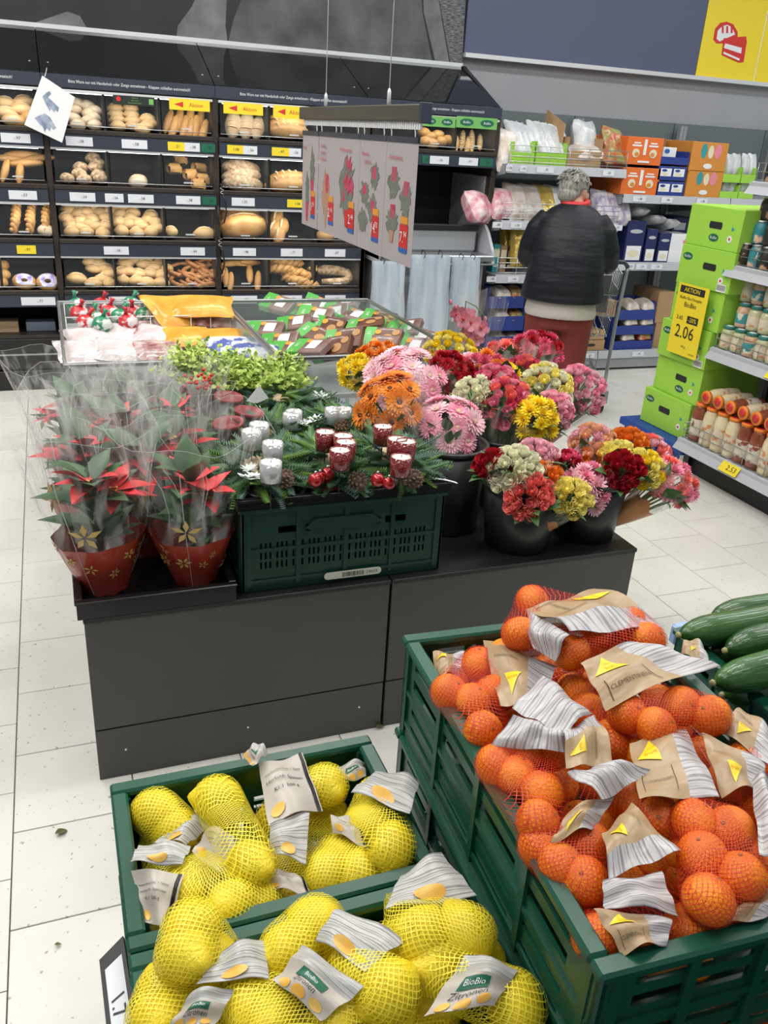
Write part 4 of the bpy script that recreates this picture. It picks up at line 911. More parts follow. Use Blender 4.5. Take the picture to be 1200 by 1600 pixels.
for i, k in enumerate(['mayo', 'mayo', 'ket', 'mayo', 'ket', 'mayo', 'mayo', 'ket']):
    # lying on the standing jars, lid towards the aisle (-X)
    jar(k, (3.455, 3.53-.094*i, .453), (0, rad(-90), 0), nm[k]+' lying with orange lid to the aisle, '+ORD[i]+' from the lime cartons', 'jar', nm[k]+'s lying on top')
for tier in range(3):
    for i in range(8-tier):
        k = 'veg2' if (i*2+tier) % 3 == 1 else 'veg'; n_ = ('bottom', 'middle', 'top')[tier]; w_ = 'pale' if k == 'veg' else 'reddish'
        jar(k, (3.355+.035*tier, 3.585-.085*i-.04*(tier % 2), .7015+.1262*tier), (0, 0, R.uniform(0, 6)), w_+' vegetable jar, '+n_+' tier of the middle aisle shelf, '+ORD[i]+' from the lime cartons', 'jar', w_+' vegetable jars, '+n_+' tier')
for tier in range(3):
    for i in range(8):
        k = 'can2' if (i+tier) % 3 == 1 else 'can'; n_ = ('bottom', 'middle', 'top')[tier]; w_ = 'teal' if k == 'can2' else 'dark'
        jar(k, (3.35+.04*tier, 3.59-.078*i-.03*(tier % 2), 1.137+.1128*tier), (0, 0, R.uniform(0, 6)), w_+' food tin, '+n_+' tier of the upper aisle shelf, '+ORD[i]+' from the lime cartons', 'tin', w_+' food tins, '+n_+' tier')
for i in range(6):
    k = 'can2' if i % 2 else 'can'; w_ = 'teal' if k == 'can2' else 'dark'
    jar(k, (3.4, 3.58-.08*i, 1.542), (0, 0, R.uniform(0, 6)), w_+' food tin on the highest aisle shelf, '+ORD[i]+' from the lime cartons', 'tin', w_+' food tins on the highest shelf')

# ------------------------------------------------------------------ shopper and trolley
def remeshed(o, vox, smooth=6):
    r = o.modifiers.new('remesh', 'REMESH'); r.mode = 'VOXEL'; r.voxel_size = vox; r.use_smooth_shade = True
    s = o.modifiers.new('smooth', 'SMOOTH'); s.factor = .5; s.iterations = smooth; return o
def loft(b, rings, n=20, mi=0):
    """rings: (cx, cy, z, rx, ry)"""
    vs = [(cx+rx*cos(2*pi*k/n), cy+ry*sin(2*pi*k/n), z) for cx, cy, z, rx, ry in rings for k in range(n)]
    fs = [(i*n+k, i*n+(k+1) % n, (i+1)*n+(k+1) % n, (i+1)*n+k) for i in range(len(rings)-1) for k in range(n)]
    fs += [tuple(range(n-1, -1, -1)), tuple((len(rings)-1)*n+k for k in range(n))]
    return b.add(vs, fs, mi, True)
c_p = V((2.92, 4.58, 0)); head_yaw = rad(-62)
per = thing('person', 'person in a dark jacket and rust trousers leaning on a shopping trolley', 'person', c_p, rad(-34))   # local +y is where the body faces
m_skin = mat('skin', (.55, .30, .21), .5, sss=.1, col2=(.60, .36, .26), scale=30); m_jack = mat('navy_jacket', (.0035, .0045, .008), .5, spec=.35, col2=(.008, .010, .016), scale=7, bump=1., bscale=8, stretch=(.6, .6, 2.2))
m_trou = mat('rust_trousers', (.16, .022, .016), .8, col2=(.2, .03, .02), scale=8, bump=.3, bscale=14); m_shirt = mat('pale_shirt', (.50, .46, .42), .8); m_hair = mat('grey_hair', (.20, .19, .165), .6, col2=(.42, .41, .37), scale=40, stretch=(3, 3, .7), bump=.8, bscale=60)
b = MB()
loft(b, [(0, 0, .74, .15, .12), (0, 0, .9, .17, .13), (0, .02, 1.1, .17, .12), (0, .05, 1.24, .17, .11), (0, .07, 1.27, .12, .08), (0, .085, 1.33, .055, .055), (-.01, .10, 1.38, .052, .055)])
for s in (-1, 1):
    b.tube([(s*.09, 0, .8), (s*.1, .01, .45), (s*.1, -.01, .1), (s*.1, 0, .05)], [.085, .06, .042, .04], 12)
    b.tube([(s*.1, -.05, .035), (s*.1, .1, .03), (s*.1, .15, .025)], [.035, .035, .025], 10)
    b.tube([(s*.15, .06, 1.25), (s*.21, .07, 1.14), (s*.25, .12, 1.02), (s*.245, .28, 1.0), (s*.235, .34, .995)], [.05, .045, .04, .03, .028], 12)
    b.ball((s*.232, .385, .995), (.036, .045, .02), 12, 8)
    for k in range(4):
        x = s*.232-.027+.018*k
        b.tube([(x, .41, 1.0), (x, .443, .998), (x+.001, .45, .975), (x, .432, .962)], [.0095, .009, .0085, .007], 8)
    b.tube([(s*(.232-.03), .37, .993), (s*(.232-.045), .40, .985), (s*(.232-.04), .425, .972)], [.011, .010, .008], 8)
hc = V((-.02, .12, 1.415)); hr = Matrix.Rotation(head_yaw*.45, 3, 'Z') @ Matrix.Rotation(rad(-12), 3, 'X')
def hp(x, y, z): return hc+hr @ V((x, y, z))
hb = MB(); hb.ball((0, 0, 0), (.076, .095, .105), 20, 14, 0, lambda d: 1-.08*max(0, -d.z)*(1 if d.y < .3 else .2)); hb.ball((0, .045, -.07), (.048, .05, .045), 14, 10)
hb.ball((0, .1, -.012), (.013, .022, .016), 10, 8); hb.ball((0, .088, .02), (.05, .016, .012), 10, 8); hb.ball((0, .09, -.058), (.024, .012, .006), 10, 6); hb.ball((0, .09, -.066), (.02, .012, .006), 10, 6)
for s in (-1, 1): hb.ball((s*.077, .0, -.005), (.011, .02, .033), 10, 8); hb.ball((s*.052, .06, -.02), (.025, .03, .03), 10, 8)
b.add([hp(*v) for v in hb.v], hb.f, 0, True)
b.tube([(0, .085, 1.31), (-.01, .1, 1.36), hp(0, -.005, -.05)], [.06, .055, .055], 14)
remeshed(b.build('body', m_skin, per), .0085, 4)
# eyes and glasses
for s in (-1, 1): MB().ball(hp(s*.03, .084, .005), .010, 10, 8).build('eye', m_white, per)
g = MB()
for s in (-1, 1):
    g.tube([hp(s*.033+.022*cos(a), .105, .002+.018*sin(a)) for a in [2*pi*k/14 for k in range(14)]], .002, 5, closed=True); g.tube([hp(s*.055, .103, .006), hp(s*.08, .05, .01), hp(s*.082, .0, .008)], .002, 5)
g.tube([hp(-.011, .107, .006), hp(.011, .107, .006)], .002, 5); g.build('glasses', mat('dark_frame', (.03, .02, .02), .3), per)
# short hair: full crown, tapering to the nape
h = MB(); q = random.Random(3)
h.ball((0, -.012, .022), (.088, .098, .098), 26, 18, 0, lambda d: (1+.05*sin(11*d.x+4*d.z)*cos(9*d.y)+.03*sin(23*d.z+7*d.x)) if d.z > -.25 or d.y < -.1 else .72)
h.ball((0, -.06, -.035), (.066, .045, .055), 16, 10)
for i in range(170):
    a, e = q.uniform(0, 2*pi), q.uniform(.05, 1.45); d = V((cos(a)*sin(e), sin(a)*sin(e), cos(e)))
    if d.y > .55 and d.z < .45: continue
    p = V((d.x*.086, -.012+d.y*.096, .022+d.z*.096)); tn = V((d.x*.6, d.y-.5, -.5)).normalized(); h.tube([p-d*.01, p+d*.006+tn*.012, p+d*.004+tn*.03], [.006, .005, .001], 5)
o = MB(); o.add([hp(*v) for v in h.v], h.f, 0, True); o.build('hair', m_hair, per)
# jacket, scarf collar, shirt tail, trousers, shoes
b = MB(); loft(b, [(0, -.005, .785, .255, .19), (0, -.005, .81, .255, .19), (0, -.01, .92, .235, .178), (0, .0, 1.06, .222, .168), (0, .02, 1.16, .215, .155), (0, .045, 1.25, .195, .135), (0, .065, 1.31, .14, .1), (0, .085, 1.345, .07, .072)], 28)
for s in (-1, 1):
    b.tube([(s*.135, .06, 1.255), (s*.195, .06, 1.18), (s*.235, .07, 1.08), (s*.25, .12, 1.01), (s*.25, .22, .985), (s*.245, .31, .99)], [.075, .078, .07, .062, .055, .05], 16)
remeshed(b.build('jacket', m_jack, per), .011, 4)
b = MB(); b.tube([(.072*cos(a), .09+.066*sin(a), 1.348+.012*sin(a)) for a in [2*pi*k/20 for k in range(20)]], .019, 8, closed=True); b.build('scarf', m_red, per)
b = MB(); loft(b, [(0, 0, .69, .218, .17), (0, 0, .72, .22, .17), (0, 0, .82, .205, .155)], 24); remeshed(b.build('shirt_tail', m_shirt, per), .01, 3)
b = MB(); loft(b, [(0, 0, .62, .17, .14), (0, 0, .76, .19, .145), (0, 0, .86, .17, .13)], 22)
for s in (-1, 1): b.tube([(s*.1, .0, .74), (s*.105, .012, .5), (s*.108, .0, .3), (s*.108, -.005, .07)], [.115, .098, .085, .075], 16)
remeshed(b.build('trousers', m_trou, per), .011, 4)
for s in (-1, 1):
    b = MB(); loft(b, [(s*.108, .04, .0, .045, .125), (s*.108, .04, .025, .048, .13), (s*.108, .03, .05, .045, .11), (s*.108, -.02, .085, .04, .06)], 16); b.build('shoe', m_black, per)

# trolley
ca = rad(-29)
tr = thing('shopping_trolley', 'wire shopping trolley pushed by the person in the dark jacket', 'trolley', (3.215, 4.79, 0), ca)   # +y is forward
hx = .25
MB().tube([(-hx, 0, .97), (-hx+.03, -.03, 1.0), (hx-.03, -.03, 1.0), (hx, 0, .97)], .014, 10).build('handle', m_rail, tr)
for s in (-1, 1):
    MB().tube([(s*hx, 0, .97), (s*hx, .02, .9), (s*(hx-.01), .06, .6), (s*(hx-.02), .02, .3), (s*(hx-.02), .02, .14), (s*(hx-.06), .75, .17)], .012, 8).build('side_frame', m_steel, tr)
    for y in (.03, .74):
        w = thing('wheel', None, None); w.parent = tr; w.location = (s*(hx-.02 if y < .1 else hx-.06), y, .06)
        MB().lathe([(.02, -.014), (.058, -.014), (.06, -.01), (.06, .01), (.058, .014), (.02, .014)], 18, ax=(1, 0, 0)).build('tyre', m_black, w)
        f = MB(); f.bar((-.022, 0, .0), (-.022, 0, .085), .03, .004); f.bar((.022, 0, .0), (.022, 0, .085), .03, .004); f.bar((-.022, 0, .085), (.022, 0, .085), .03, .006); f.build('fork', m_steel, w)
bk = MB()
def bp(u, v, s): # basket side wires: u along, v up
    return V((s*(hx-.02-.05*u-.03*(1-v)), .04+.78*u+.06*(1-u)*(1-v), .5+.1*u+(.42-.06*u)*v))
for s in (-1, 1):
    for i in range(15): bk.tube([bp(i/14, 0, s), bp(i/14, 1, s)], .0028, 4)
    for v in (0, .25, .5, .75, 1): bk.tube([bp(0, v, s), bp(1, v, s)], .0045 if v in (0, 1) else .003, 5)
for i in range(9):
    k = -1+i/4
    for u in (0, 1): a, c = bp(u, 0, 1), bp(u, 1, 1); bk.tube([(a.x*k, a.y, a.z), (c.x*k, c.y, c.z)], .0028, 4)
    a, c = bp(0, 0, 1), bp(1, 0, 1); bk.tube([(a.x*k, a.y, a.z), (c.x*k, c.y, c.z)], .0028, 4)
for v in (0, .33, .66, 1):
    for u in (0, 1): a = bp(u, v, 1); bk.tube([(-a.x, a.y, a.z), a], .004, 5)
bk.build('wire_basket', m_steel, tr)
lr = MB()
for i in range(8): lr.tube([(-.2+.4*i/7, .06, .2), (-.17+.34*i/7, .72, .22)], .003, 4)
for y in (.06, .4, .72): lr.tube([(-.2, y, .2), (.2, y, .2)], .005, 5)
lr.build('lower_rack', m_steel, tr)
cs = MB(); cs.box(-.17, .17, .07, .078, .66, .9); cs.build('child_seat_flap', mat('grey_plastic', (.12, .12, .125), .5), tr)
carton('brown_carton', 'small brown carton inside the wire trolley basket', 938, 958, 470, 510, 5.1, .2, m_kraft, (), zb=.56)

# ------------------------------------------------------------------ display plinths
m_plinth = mat('anthracite_laminate', (.058, .058, .054), .38, col2=(.066, .066, .062), scale=3)
m_trayb = mat('black_tray_plastic', (.008, .008, .009), .25)
def plinth(x0, x1, y0, y1, label):
    t = thing('display_plinth', label, 'display plinth', (x0, y0, 0)); w, d = x1-x0, y1-y0
    MB().box(.006, w-.006, .006, d-.003, .0, .498).build('carcass', m_black, t)
    MB().box(0, w, 0, .012, .168, .499, b=.0015).build('front_panel', m_plinth, t); MB().box(0, w, .002, .012, .0, .162, b=.0015).build('base_panel', m_plinth, t)
    for x in (0, w-.006): MB().box(x, x+.006, .012, d-.003, 0, .499).build('side_panel', m_plinth, t)
    MB().box(-.002, w+.002, -.004, d-.003, .499, .512, b=.002).build('top_edge', m_black, t)
    for u in (.09, .5, .91): MB().lathe([(.003, 0), (.003, .002)], 8, (w*u, .0005, .09), ax=(0, -1, 0)).build('screw', m_white, t)
    return t
plinth(-.012, .804, 1.934, 2.61, 'dark grey display plinth under the poinsettias and green crate')
plinth(.812, 1.632, 1.934, 2.61, 'dark grey display plinth under the flower buckets')
plinth(-.012, .804, 2.615, 3.28, 'dark display plinth behind, under the pale green pot plants'); plinth(.812, 1.632, 2.615, 3.28, 'dark display plinth behind, under the farther bouquets')
def tray(x0, x1, y0, y1, z, h, label, m=None):
    m = m or m_trayb; t = thing('plant_tray', label, 'tray', ((x0+x1)/2, (y0+y1)/2, z)); w, d = (x1-x0)/2, (y1-y0)/2
    MB().box(-w+.01, w-.01, -d+.01, d-.01, 0, .006).build('base', m, t)
    for a in ((-w+.004, w-.004, -d+.004, -d+.014), (-w+.004, w-.004, d-.014, d-.004), (-w+.004, -w+.014, -d+.014, d-.014), (w-.014, w-.004, -d+.014, d-.014)): MB().box(*a, .0, h-.006).build('tray_wall', m, t)
    b = MB()
    for a in ((-w, w, -d, -d+.02), (-w, w, d-.02, d), (-w, -w+.02, -d+.02, d-.02), (w-.02, w, -d+.02, d-.02)): b.box(*a, h-.008, h, b=.002)
    b.build('rim', m, t); return t
tray(-.03, .372, 1.925, 2.6, .513, .05, 'shiny black tray holding the front poinsettias'); tray(-.03, .372, 2.62, 3.25, .513, .05, 'shiny black tray holding the rear poinsettias')

# ------------------------------------------------------------------ slotted plastic crates
def grille(b, fn, w, h, holes, th=.004, mi=0):
    """panel w x h with real slots; holes: list of (v0, v1, [(u0,u1),...]) bands bottom to top"""
    z = 0
    def bx(u0, u1, v0, v1):
        vs = [fn(u, v, d) for u in (u0, u1) for v in (v0, v1) for d in (0, th)]
        b.add(vs, [(0, 1, 3, 2), (4, 6, 7, 5), (0, 4, 5, 1), (2, 3, 7, 6), (0, 2, 6, 4), (1, 5, 7, 3)], mi)
    for v0, v1, hs in holes:
        if v0 > z: bx(0, w, z, v0)
        u = 0
        for a, c in hs: bx(u, a, v0, v1); u = c
        bx(u, w, v0, v1); z = v1
    if z < h: bx(0, w, z, h)
m_crate = mat('green_crate_plastic', (.006, .060, .034), .32, col2=(.008, .075, .043), scale=6, spec=.45); m_crate2 = mat('dark_green_crate_plastic', (.005, .035, .022), .35, col2=(.006, .043, .027), scale=6)
def crate(label, w, d, h, loc, rz=0., style='wide', m=m_crate, name='produce_crate'):
    t = thing(name, label, 'crate', loc, rz)      # origin: front left bottom corner
    MB().box(.004, w-.004, .004, d-.004, 0, .008).build('bottom', m, t)
    def bands(L_):
        out = []
        if style == 'fine':
            g = (L_-.09)/11; z0 = .065; cols = []
            for i in range(11):
                for k in range(3): u = .045+g*i+.006+k*.0125; cols.append((u, u+.0055))
            for k in range(3): out.append((z0+k*.028, z0+k*.028+.02, cols))
            out.append((.165, .185, [(.10+i*(L_-.2)/5, .10+(i+.8)*(L_-.2)/5) for i in range(5)]))
        elif style == 'low':
            n = 6; out.append((h*.2, h*.34, [(.05+(L_-.1)*i/n, .05+(L_-.1)*(i+.8)/n) for i in range(n)])); out.append((h*.45, h*.6, [(.05+(L_-.1)*i/n, .05+(L_-.1)*(i+.8)/n) for i in range(n)]))
        else:
            n = 4
            for a, c in ((.15, .21), (.33, .39), (.60, .70), (.79, .85)): out.append((h*a, h*c, [(.045+(L_-.09)*i/n, .045+(L_-.09)*(i+.86)/n) for i in range(n)]))
        return out
    sides = [(flat((0, .003, 0), (1, 0, 0), (0, 0, 1)), w), (flat((w, d-.003, 0), (-1, 0, 0), (0, 0, 1)), w), (flat((.003, d, 0), (0, -1, 0), (0, 0, 1)), d), (flat((w-.003, 0, 0), (0, 1, 0), (0, 0, 1)), d)]
    for fn, L_ in sides:
        b = MB(); f2 = lambda u, v, dd, fn=fn: fn(u, v, -dd); grille(b, f2, L_, h-.01, bands(L_), .005); o = b.build('side_wall', m, t)
        rb = MB(); n = 4
        for i in range(n+1):
            u = .02+(L_-.04)*i/n; f3 = lambda uu, vv, dd, fn=fn: fn(uu, vv, dd)
            rb.prism(rect(u-.006, u+.006, .015, h-.012), f3, 0, .005)
        for v in (.03, h*.5, h*.93): rb.prism(rect(.01, L_-.01, v-.004, v+.004), fn, 0, .004)
        rb.build('rib', m, o)
    b = MB()
    for a in ((-.006, w+.006, -.006, .018), (-.006, w+.006, d-.018, d+.006), (-.006, .018, .018, d-.018), (w-.018, w+.006, .018, d-.018)): b.box(*a, h-.014, h, b=.0035)
    b.build('rim', m, t)
    for x in (.0, w-.022):
        for y in (.0, d-.022): MB().box(x, x+.022, y, y+.022, 0, h-.012, b=.003).build('corner_post', m, t)
    return t
def strip_label(t, fn, L_, h_, txt=None):
    """pale barcode strip with rounded ends"""
    n = 8; poly = [(-L_/2+h_/2*cos(pi/2+pi*k/n)+h_/2*0, h_/2*sin(pi/2+pi*k/n)) for k in range(n+1)]+[(L_/2+h_/2*cos(-pi/2+pi*k/n), h_/2*sin(-pi/2+pi*k/n)) for k in range(n+1)]
    b = MB(); b.prism(poly, fn, 0, .001, 0)
    q = random.Random(5); u = -L_*.22
    while u < L_*.2: s = q.uniform(.0008, .0022); b.prism(rect(u, u+s, -h_*.32, h_*.32), fn, .001, .0014, 1); u += s+q.uniform(.0008, .002)
    o = b.build('barcode_strip', [mat('strip_label', (.62, .62, .52), .5), m_ink], t)
    if txt: MB().text(txt, fn, L_*.38, 0, h_*.62, d=.0015).build('lettering', m_ink, o)
C1 = crate('dark green folding crate with fine slots carrying the candle arrangements', .575, .40, .245, (.388, 1.958, .514), 0, 'fine', m_crate2, 'folding_crate')
strip_label(C1, FRONT(.31, -.006, .024), .145, .022, '24603')
MB().prism([(.17, .175), (.2, .2), (.36, .2), (.39, .175), (.36, .165), (.2, .165)], FRONT(0, -.0005, 0), 0, .003).build('grip', m_crate2, C1)
tray(.375, .975, 1.945, 2.365, .760, .028, 'black tray on top of the folding crate')
o = MB().sheet(lambda u, v, d: V((u*.085, -.012*v-.02*u*u, .006-.012*u*u+d)), 0, 1, 0, 1, 6, 2, thick=.001).build('paper_strip', m_white, None, (.905, 1.975, .79)); tag(o, 'curled white paper strip on the corner of the black tray', 'paper')

# ------------------------------------------------------------------ fir, candles and the small stuff of advent arrangements
m_fir = mat('fir_green', (.04, .12, .05), .55, col2=(.10, .22, .09), scale=8, vary=.1); m_fir2 = mat('blue_fir', (.07, .15, .12), .6, col2=(.15, .26, .20), scale=8); m_thuja = mat('thuja_green', (.10, .22, .035), .5, col2=(.16, .30, .05), scale=10)
def sprig(b, M_, L_, mi, n=13, nl=.024, wd=.0034, droop=.2):
    """one conifer twig: needles along a stem"""
    def T(x, y, z): return M_ @ V((x, y, z))
    b.tube([T(L_*i/3, 0, -droop*L_*(i/3)**2) for i in range(4)], [.0018, .0016, .0013, .0008], 4, mi)
    for i in range(n):
        t_ = (i+.6)/n; x = L_*t_; z = -droop*L_*t_*t_; l = nl*(1-.55*t_)
        for s in (-1, 1):
            for up in (.15, .6):
                a = V((x, 0, z)); e = V((x+l*.75, s*l*(1-up*.6), z+l*up)); sd = V((wd, 0, 0))
                b.add([T(*(a-sd)), T(*(a+sd)), T(*(e))], [(0, 1, 2)], mi)
def firbed(name, parent, rx, ry, zt, n, mats, seed, base=0., nl=.022, L_=(.06, .11)):
    q = random.Random(seed); b = MB()
    for i in range(n):
        a = q.uniform(0, 2*pi); r = math.sqrt(q.random())*.85; p = V((rx*r*cos(a), ry*r*sin(a), base+zt*(1-r*.7)*q.uniform(.4, 1)))
        M_ = Matrix.Translation(p) @ Matrix.Rotation(a+q.uniform(-.9, .9), 4, 'Z') @ Matrix.Rotation(q.uniform(-.7, .25)*(1-r*.5), 4, 'Y') @ Matrix.Rotation(q.uniform(-.5, .5), 4, 'X')
        sprig(b, M_, q.uniform(*L_), q.randrange(len(mats)), nl=nl, droop=q.uniform(-.1, .4))
    return b.build(name, mats, parent)
def speck(name, base, dot, alpha=1., rough=.15, metal=0.):
    m = mat(name, base, rough, metal=metal, col2=dot, scale=330, detail=0, lo=.66, hi=.7, coat=.6); return m
m_silv = speck('silver_speckled_glass', (.50, .51, .52), (.72, .73, .73), metal=.3); m_redg = speck('red_speckled_glass', (.17, .008, .012), (.45, .2, .18)); m_wax = mat('candle_wax', (.82, .80, .74), .4, sss=.1)
m_redsh = mat('red_bauble', (.42, .008, .012), .12, metal=.3, coat=.8); m_cone = mat('pine_cone_brown', (.09, .05, .03), .7, col2=(.16, .10, .06), scale=40); m_spike = m_black
def candle(parent, p, m, stem):
    g = MB().lathe([(.021, 0), (.0265, .003), (.0275, .052), (.0255, .052), (.024, .008), (.001, .008)], 18, cap=False).build('candle_glass', m, parent, p)
    c = MB().lathe([(.024, .008), (.0252, .0495), (.001, .0495)], 14, cap=False).build('candle', m_wax, g); MB().tube([(0, 0, .049), (.001, 0, .056)], .0009, 4).build('wick', m_black, g)
    MB().lathe([(.022, -.004), (.026, -.002), (.026, 0), (.001, 0)], 14).build('candle_cup', m_black, g); MB().tube([(0, 0, -.004), (0, 0, -stem)], .0016, 5).build('spike', m_spike, g)
def pine_cone(parent, p, s, q):
    b = MB(); b.ball((0, 0, .02), (.014, .014, .022), 10, 8)
    for i in range(46):
        t_ = i/46; a = i*2.4; r = .019*sin(pi*(.15+.75*t_))+.003; z = .002+.042*t_; d = V((cos(a), sin(a), .45)); c = V((cos(a)*r, sin(a)*r, z)); sd = V((-sin(a), cos(a), 0))*.0055
        b.add([c-d*.006, c+sd, c+d*.006, c-sd, c+V((0, 0, .003))], [(0, 1, 4), (1, 2, 4), (2, 3, 4), (3, 0, 4), (3, 2, 1, 0)])
    return place(b.mesh('pine_cone', [m_cone]), 'pine_cone', parent, p, (q.uniform(.3, 1.2), q.uniform(-.5, .5), 0), scale=s)
def bauble(parent, p, r): b = MB(); b.ball((0, 0, 0), r, 16, 10); o = b.build('bauble', m_redsh, parent, p); MB().lathe([(.004, r*.95), (.004, r+.005), (.001, r+.006)], 8).build('bauble_cap', m_zinc, o)
def rosette(parent, p, m, n=9, r=.03, seed=0):
    q = random.Random(seed); b = MB()
    for i in range(n):
        a = 2*pi*i/n+q.uniform(-.2, .2); e = q.uniform(.1, .7); d = V((cos(a)*cos(e), sin(a)*cos(e), sin(e))); s = V((-sin(a), cos(a), 0))*r*.24
        b.add([V((0, 0, 0)), d*r*.5+s, d*r, d*r*.5-s], [(0, 1, 2, 3)], 0, True)
    return b.build('flower', m, parent, p)
m_whiteleaf = mat('white_silver_leaf', (.66, .70, .68), .5); m_hay = mat('straw_tan', (.45, .33, .2), .8, col2=(.6, .48, .32), scale=50)
def arrangement(label, c, rx, ry, candles, m, seed, baubles=(), cones=(), whites=(), zc=.885, name='advent_arrangement', base_red=False, mats=None, nf=190):
    q = random.Random(seed); t = thing(name, label, 'arrangement', c)
    MB().lathe([(.6, 0), (.97, .004), (1., .014), (.96, .018), (.001, .018)], 26, sx=rx, sy=ry).build('dish', m_red if base_red else m_trayb, t)
    b = MB(); b.ball((0, 0, .028), (rx*.45, ry*.45, .03), 14, 8, 0, lambda d: 1+.12*sin(9*d.x+5*d.y)); b.build('straw_filling', m_hay, t)
    firbed('fir_foliage', t, rx, ry, .055, nf, mats or [m_fir, m_fir, m_fir2, m_thuja], seed, base=.012)
    C_ = V(c)
    for px, py in candles: p = at(px, py, z=zc); candle(t, p-V((0, 0, .026))-C_, m, (zc-.026)-c[2]-.015)
    for px, py, r in baubles: bauble(t, at(px, py, z=c[2]+.062)-C_, r)
    for px, py in cones: pine_cone(t, at(px, py, z=c[2]+.055)-C_-V((0, 0, .01)), 1.05, q)
    for px, py in whites: rosette(t, at(px, py, z=c[2]+.07)-C_, m_whiteleaf, 10, .028, seed+int(px))
    return t
zt = .768
arrangement('advent arrangement with four silver speckled candle glasses, left on the crate tray', (.475, 2.13, zt), .105, .17, [(393, 687), (405, 676), (426, 706), (423, 737)], m_silv, 1, cones=[(438, 752)], whites=[(390, 735), (398, 745), (385, 748)])
arrangement('advent arrangement with red candle glasses and baubles in the middle of the crate tray', (.67, 2.12, zt), .11, .165, [(508, 688), (536, 694), (531, 717), (540, 704)], m_redg, 2, [(493, 750, .019), (512, 741, .019), (500, 746, .016)], [(552, 746)], base_red=True)
arrangement('advent arrangement with red candle glasses at the right end of the crate tray', (.855, 2.13, zt), .105, .165, [(598, 679), (620, 699), (626, 728), (634, 703)], m_redg, 3, [(590, 750, .019), (608, 755, .017)], [(643, 752), (628, 745)], base_red=True)
for i, y in enumerate((2.40, 2.80)): crate(('nearer', 'farther')[i]+' dark green crate carrying the wreaths behind the candles', .575, .39, .17, (.39, y, .514), 0, 'low', m_crate2, 'folding_crate'); MB().box(.395, .96, y+.005, y+.385, .672, .684).build('plant_mat', m_trayb) if False else None
tray(.388, .975, 2.40, 3.2, .6845, .02, 'black tray of wreaths and pale plants behind the candle crate')
arrangement('fir wreath with silver candle glasses behind the silver arrangement', (.60, 2.56, .717), .15, .15, [(455, 658), (459, 654), (520, 650)], m_silv, 4, whites=[(475, 665), (484, 662), (492, 656), (470, 660)], zc=.80, nf=330, name='advent_wreath')
arrangement('fir wreath with one silver candle glass below the orange gerberas', (.86, 2.58, .717), .12, .14, [(537, 650), ], m_silv, 5, cones=[(530, 668)], zc=.80, nf=330, name='advent_wreath')
arrangement('low fir wreath farthest back beside the gingerbread bin', (.72, 2.88, .717), .16, .13, [], m_silv, 6, whites=[(498, 618), (505, 622)], nf=330, name='advent_wreath')
for i, (x, y) in enumerate(((.60, 2.56), (.86, 2.58), (.72, 2.88))):
    tag(MB().lathe([(.08, 0), (.085, .022), (.06, .024), (.001, .024)], 20).build('plant_saucer', m_trayb, None, (x, y, .692)), 'black saucer hidden under the '+('left', 'right', 'rear')[i]+' wreath on the tray', 'saucer')
# white plant tag on a stick
t = thing('plant_marker', 'white plastic plant marker standing among the fir wreaths', 'plant marker', at(432, 682, y=2.33))
a0 = V(t.location); P2 = lambda px, py, z: at(px, py, y=a0.y+.0)-a0
pa, pb, pc, pd = [at(*p, y=a0.y)-a0 for p in ((402, 630), (385, 627), (405, 602), (420, 622))]
MB().prism([(p.x, p.z) for p in (pa, pb, pc, pd)], FRONT(0, 0, 0), -.001, 0).build('marker_plate', m_white, t); MB().bar(at(406, 635, y=a0.y)-a0, at(430, 675, y=a0.y)-a0, .012, .002).build('stick', m_white, t)
tag(MB().box(-.015, .015, -.02, .02, 0, .002).build('price_sticker', m_white, None, at(432, 678, z=.76), (.5, .3, .6)), 'small white sticker card among the fir twigs', 'card')

# ------------------------------------------------------------------ pale green pot plants
m_pale = mat('pale_leaf', (.40, .56, .09), .5, col2=(.56, .70, .18), scale=30, vary=.06); m_potr = mat('red_pot', (.20, .012, .014), .35, col2=(.3, .03, .03), scale=6); m_poto = mat('orange_pot', (.45, .2, .05), .5)
def bushy(label, px, py, yy, r, seed, pm=m_potr):
    p = at(px, py, y=yy); hz = p.z-.692; q = random.Random(seed); t = thing('pot_plant', label, 'pot plant', (p.x, p.y, .692))
    MB().lathe([(.04, 0), (.055, hz*.5-.01), (.058, hz*.5-.01), (.058, hz*.5), (.05, hz*.5), (.048, hz*.45), (.001, hz*.45)], 18, cap=False).build('pot', pm, t)
    b = MB()
    for i in range(60):
        a = q.uniform(0, 2*pi); e = q.uniform(.35, 1.5); d = V((cos(a)*cos(e), sin(a)*cos(e), sin(e))); L_ = r*q.uniform(.8, 1.25); b.tube([V((0, 0, hz*.5)), V((0, 0, hz*.5))+d*L_], .0015, 4, 0)
        for k in range(14):
            c = V((0, 0, hz*.5))+d*L_*(.35+.65*k/14); w = V((q.uniform(-1, 1), q.uniform(-1, 1), q.uniform(-.2, 1))).normalized(); s = w.cross(d).normalized()*.008; l = .024
            b.add([c, c+w*l*.5+s, c+w*l, c+w*l*.5-s], [(0, 1, 2, 3)], 0, True)
    b.build('foliage', m_pale, t); return t
bushy('pale green bushy pot plant nearest the salami bin, tallest of four', 305, 562, 2.95, .15, 1); bushy('pale green bushy pot plant second from the left', 352, 578, 2.95, .14, 2)
bushy('pale green bushy pot plant third from the left', 394, 588, 2.98, .14, 3); bushy('pale green bushy pot plant at the right with orange pot', 440, 592, 3.02, .14, 4, m_poto)
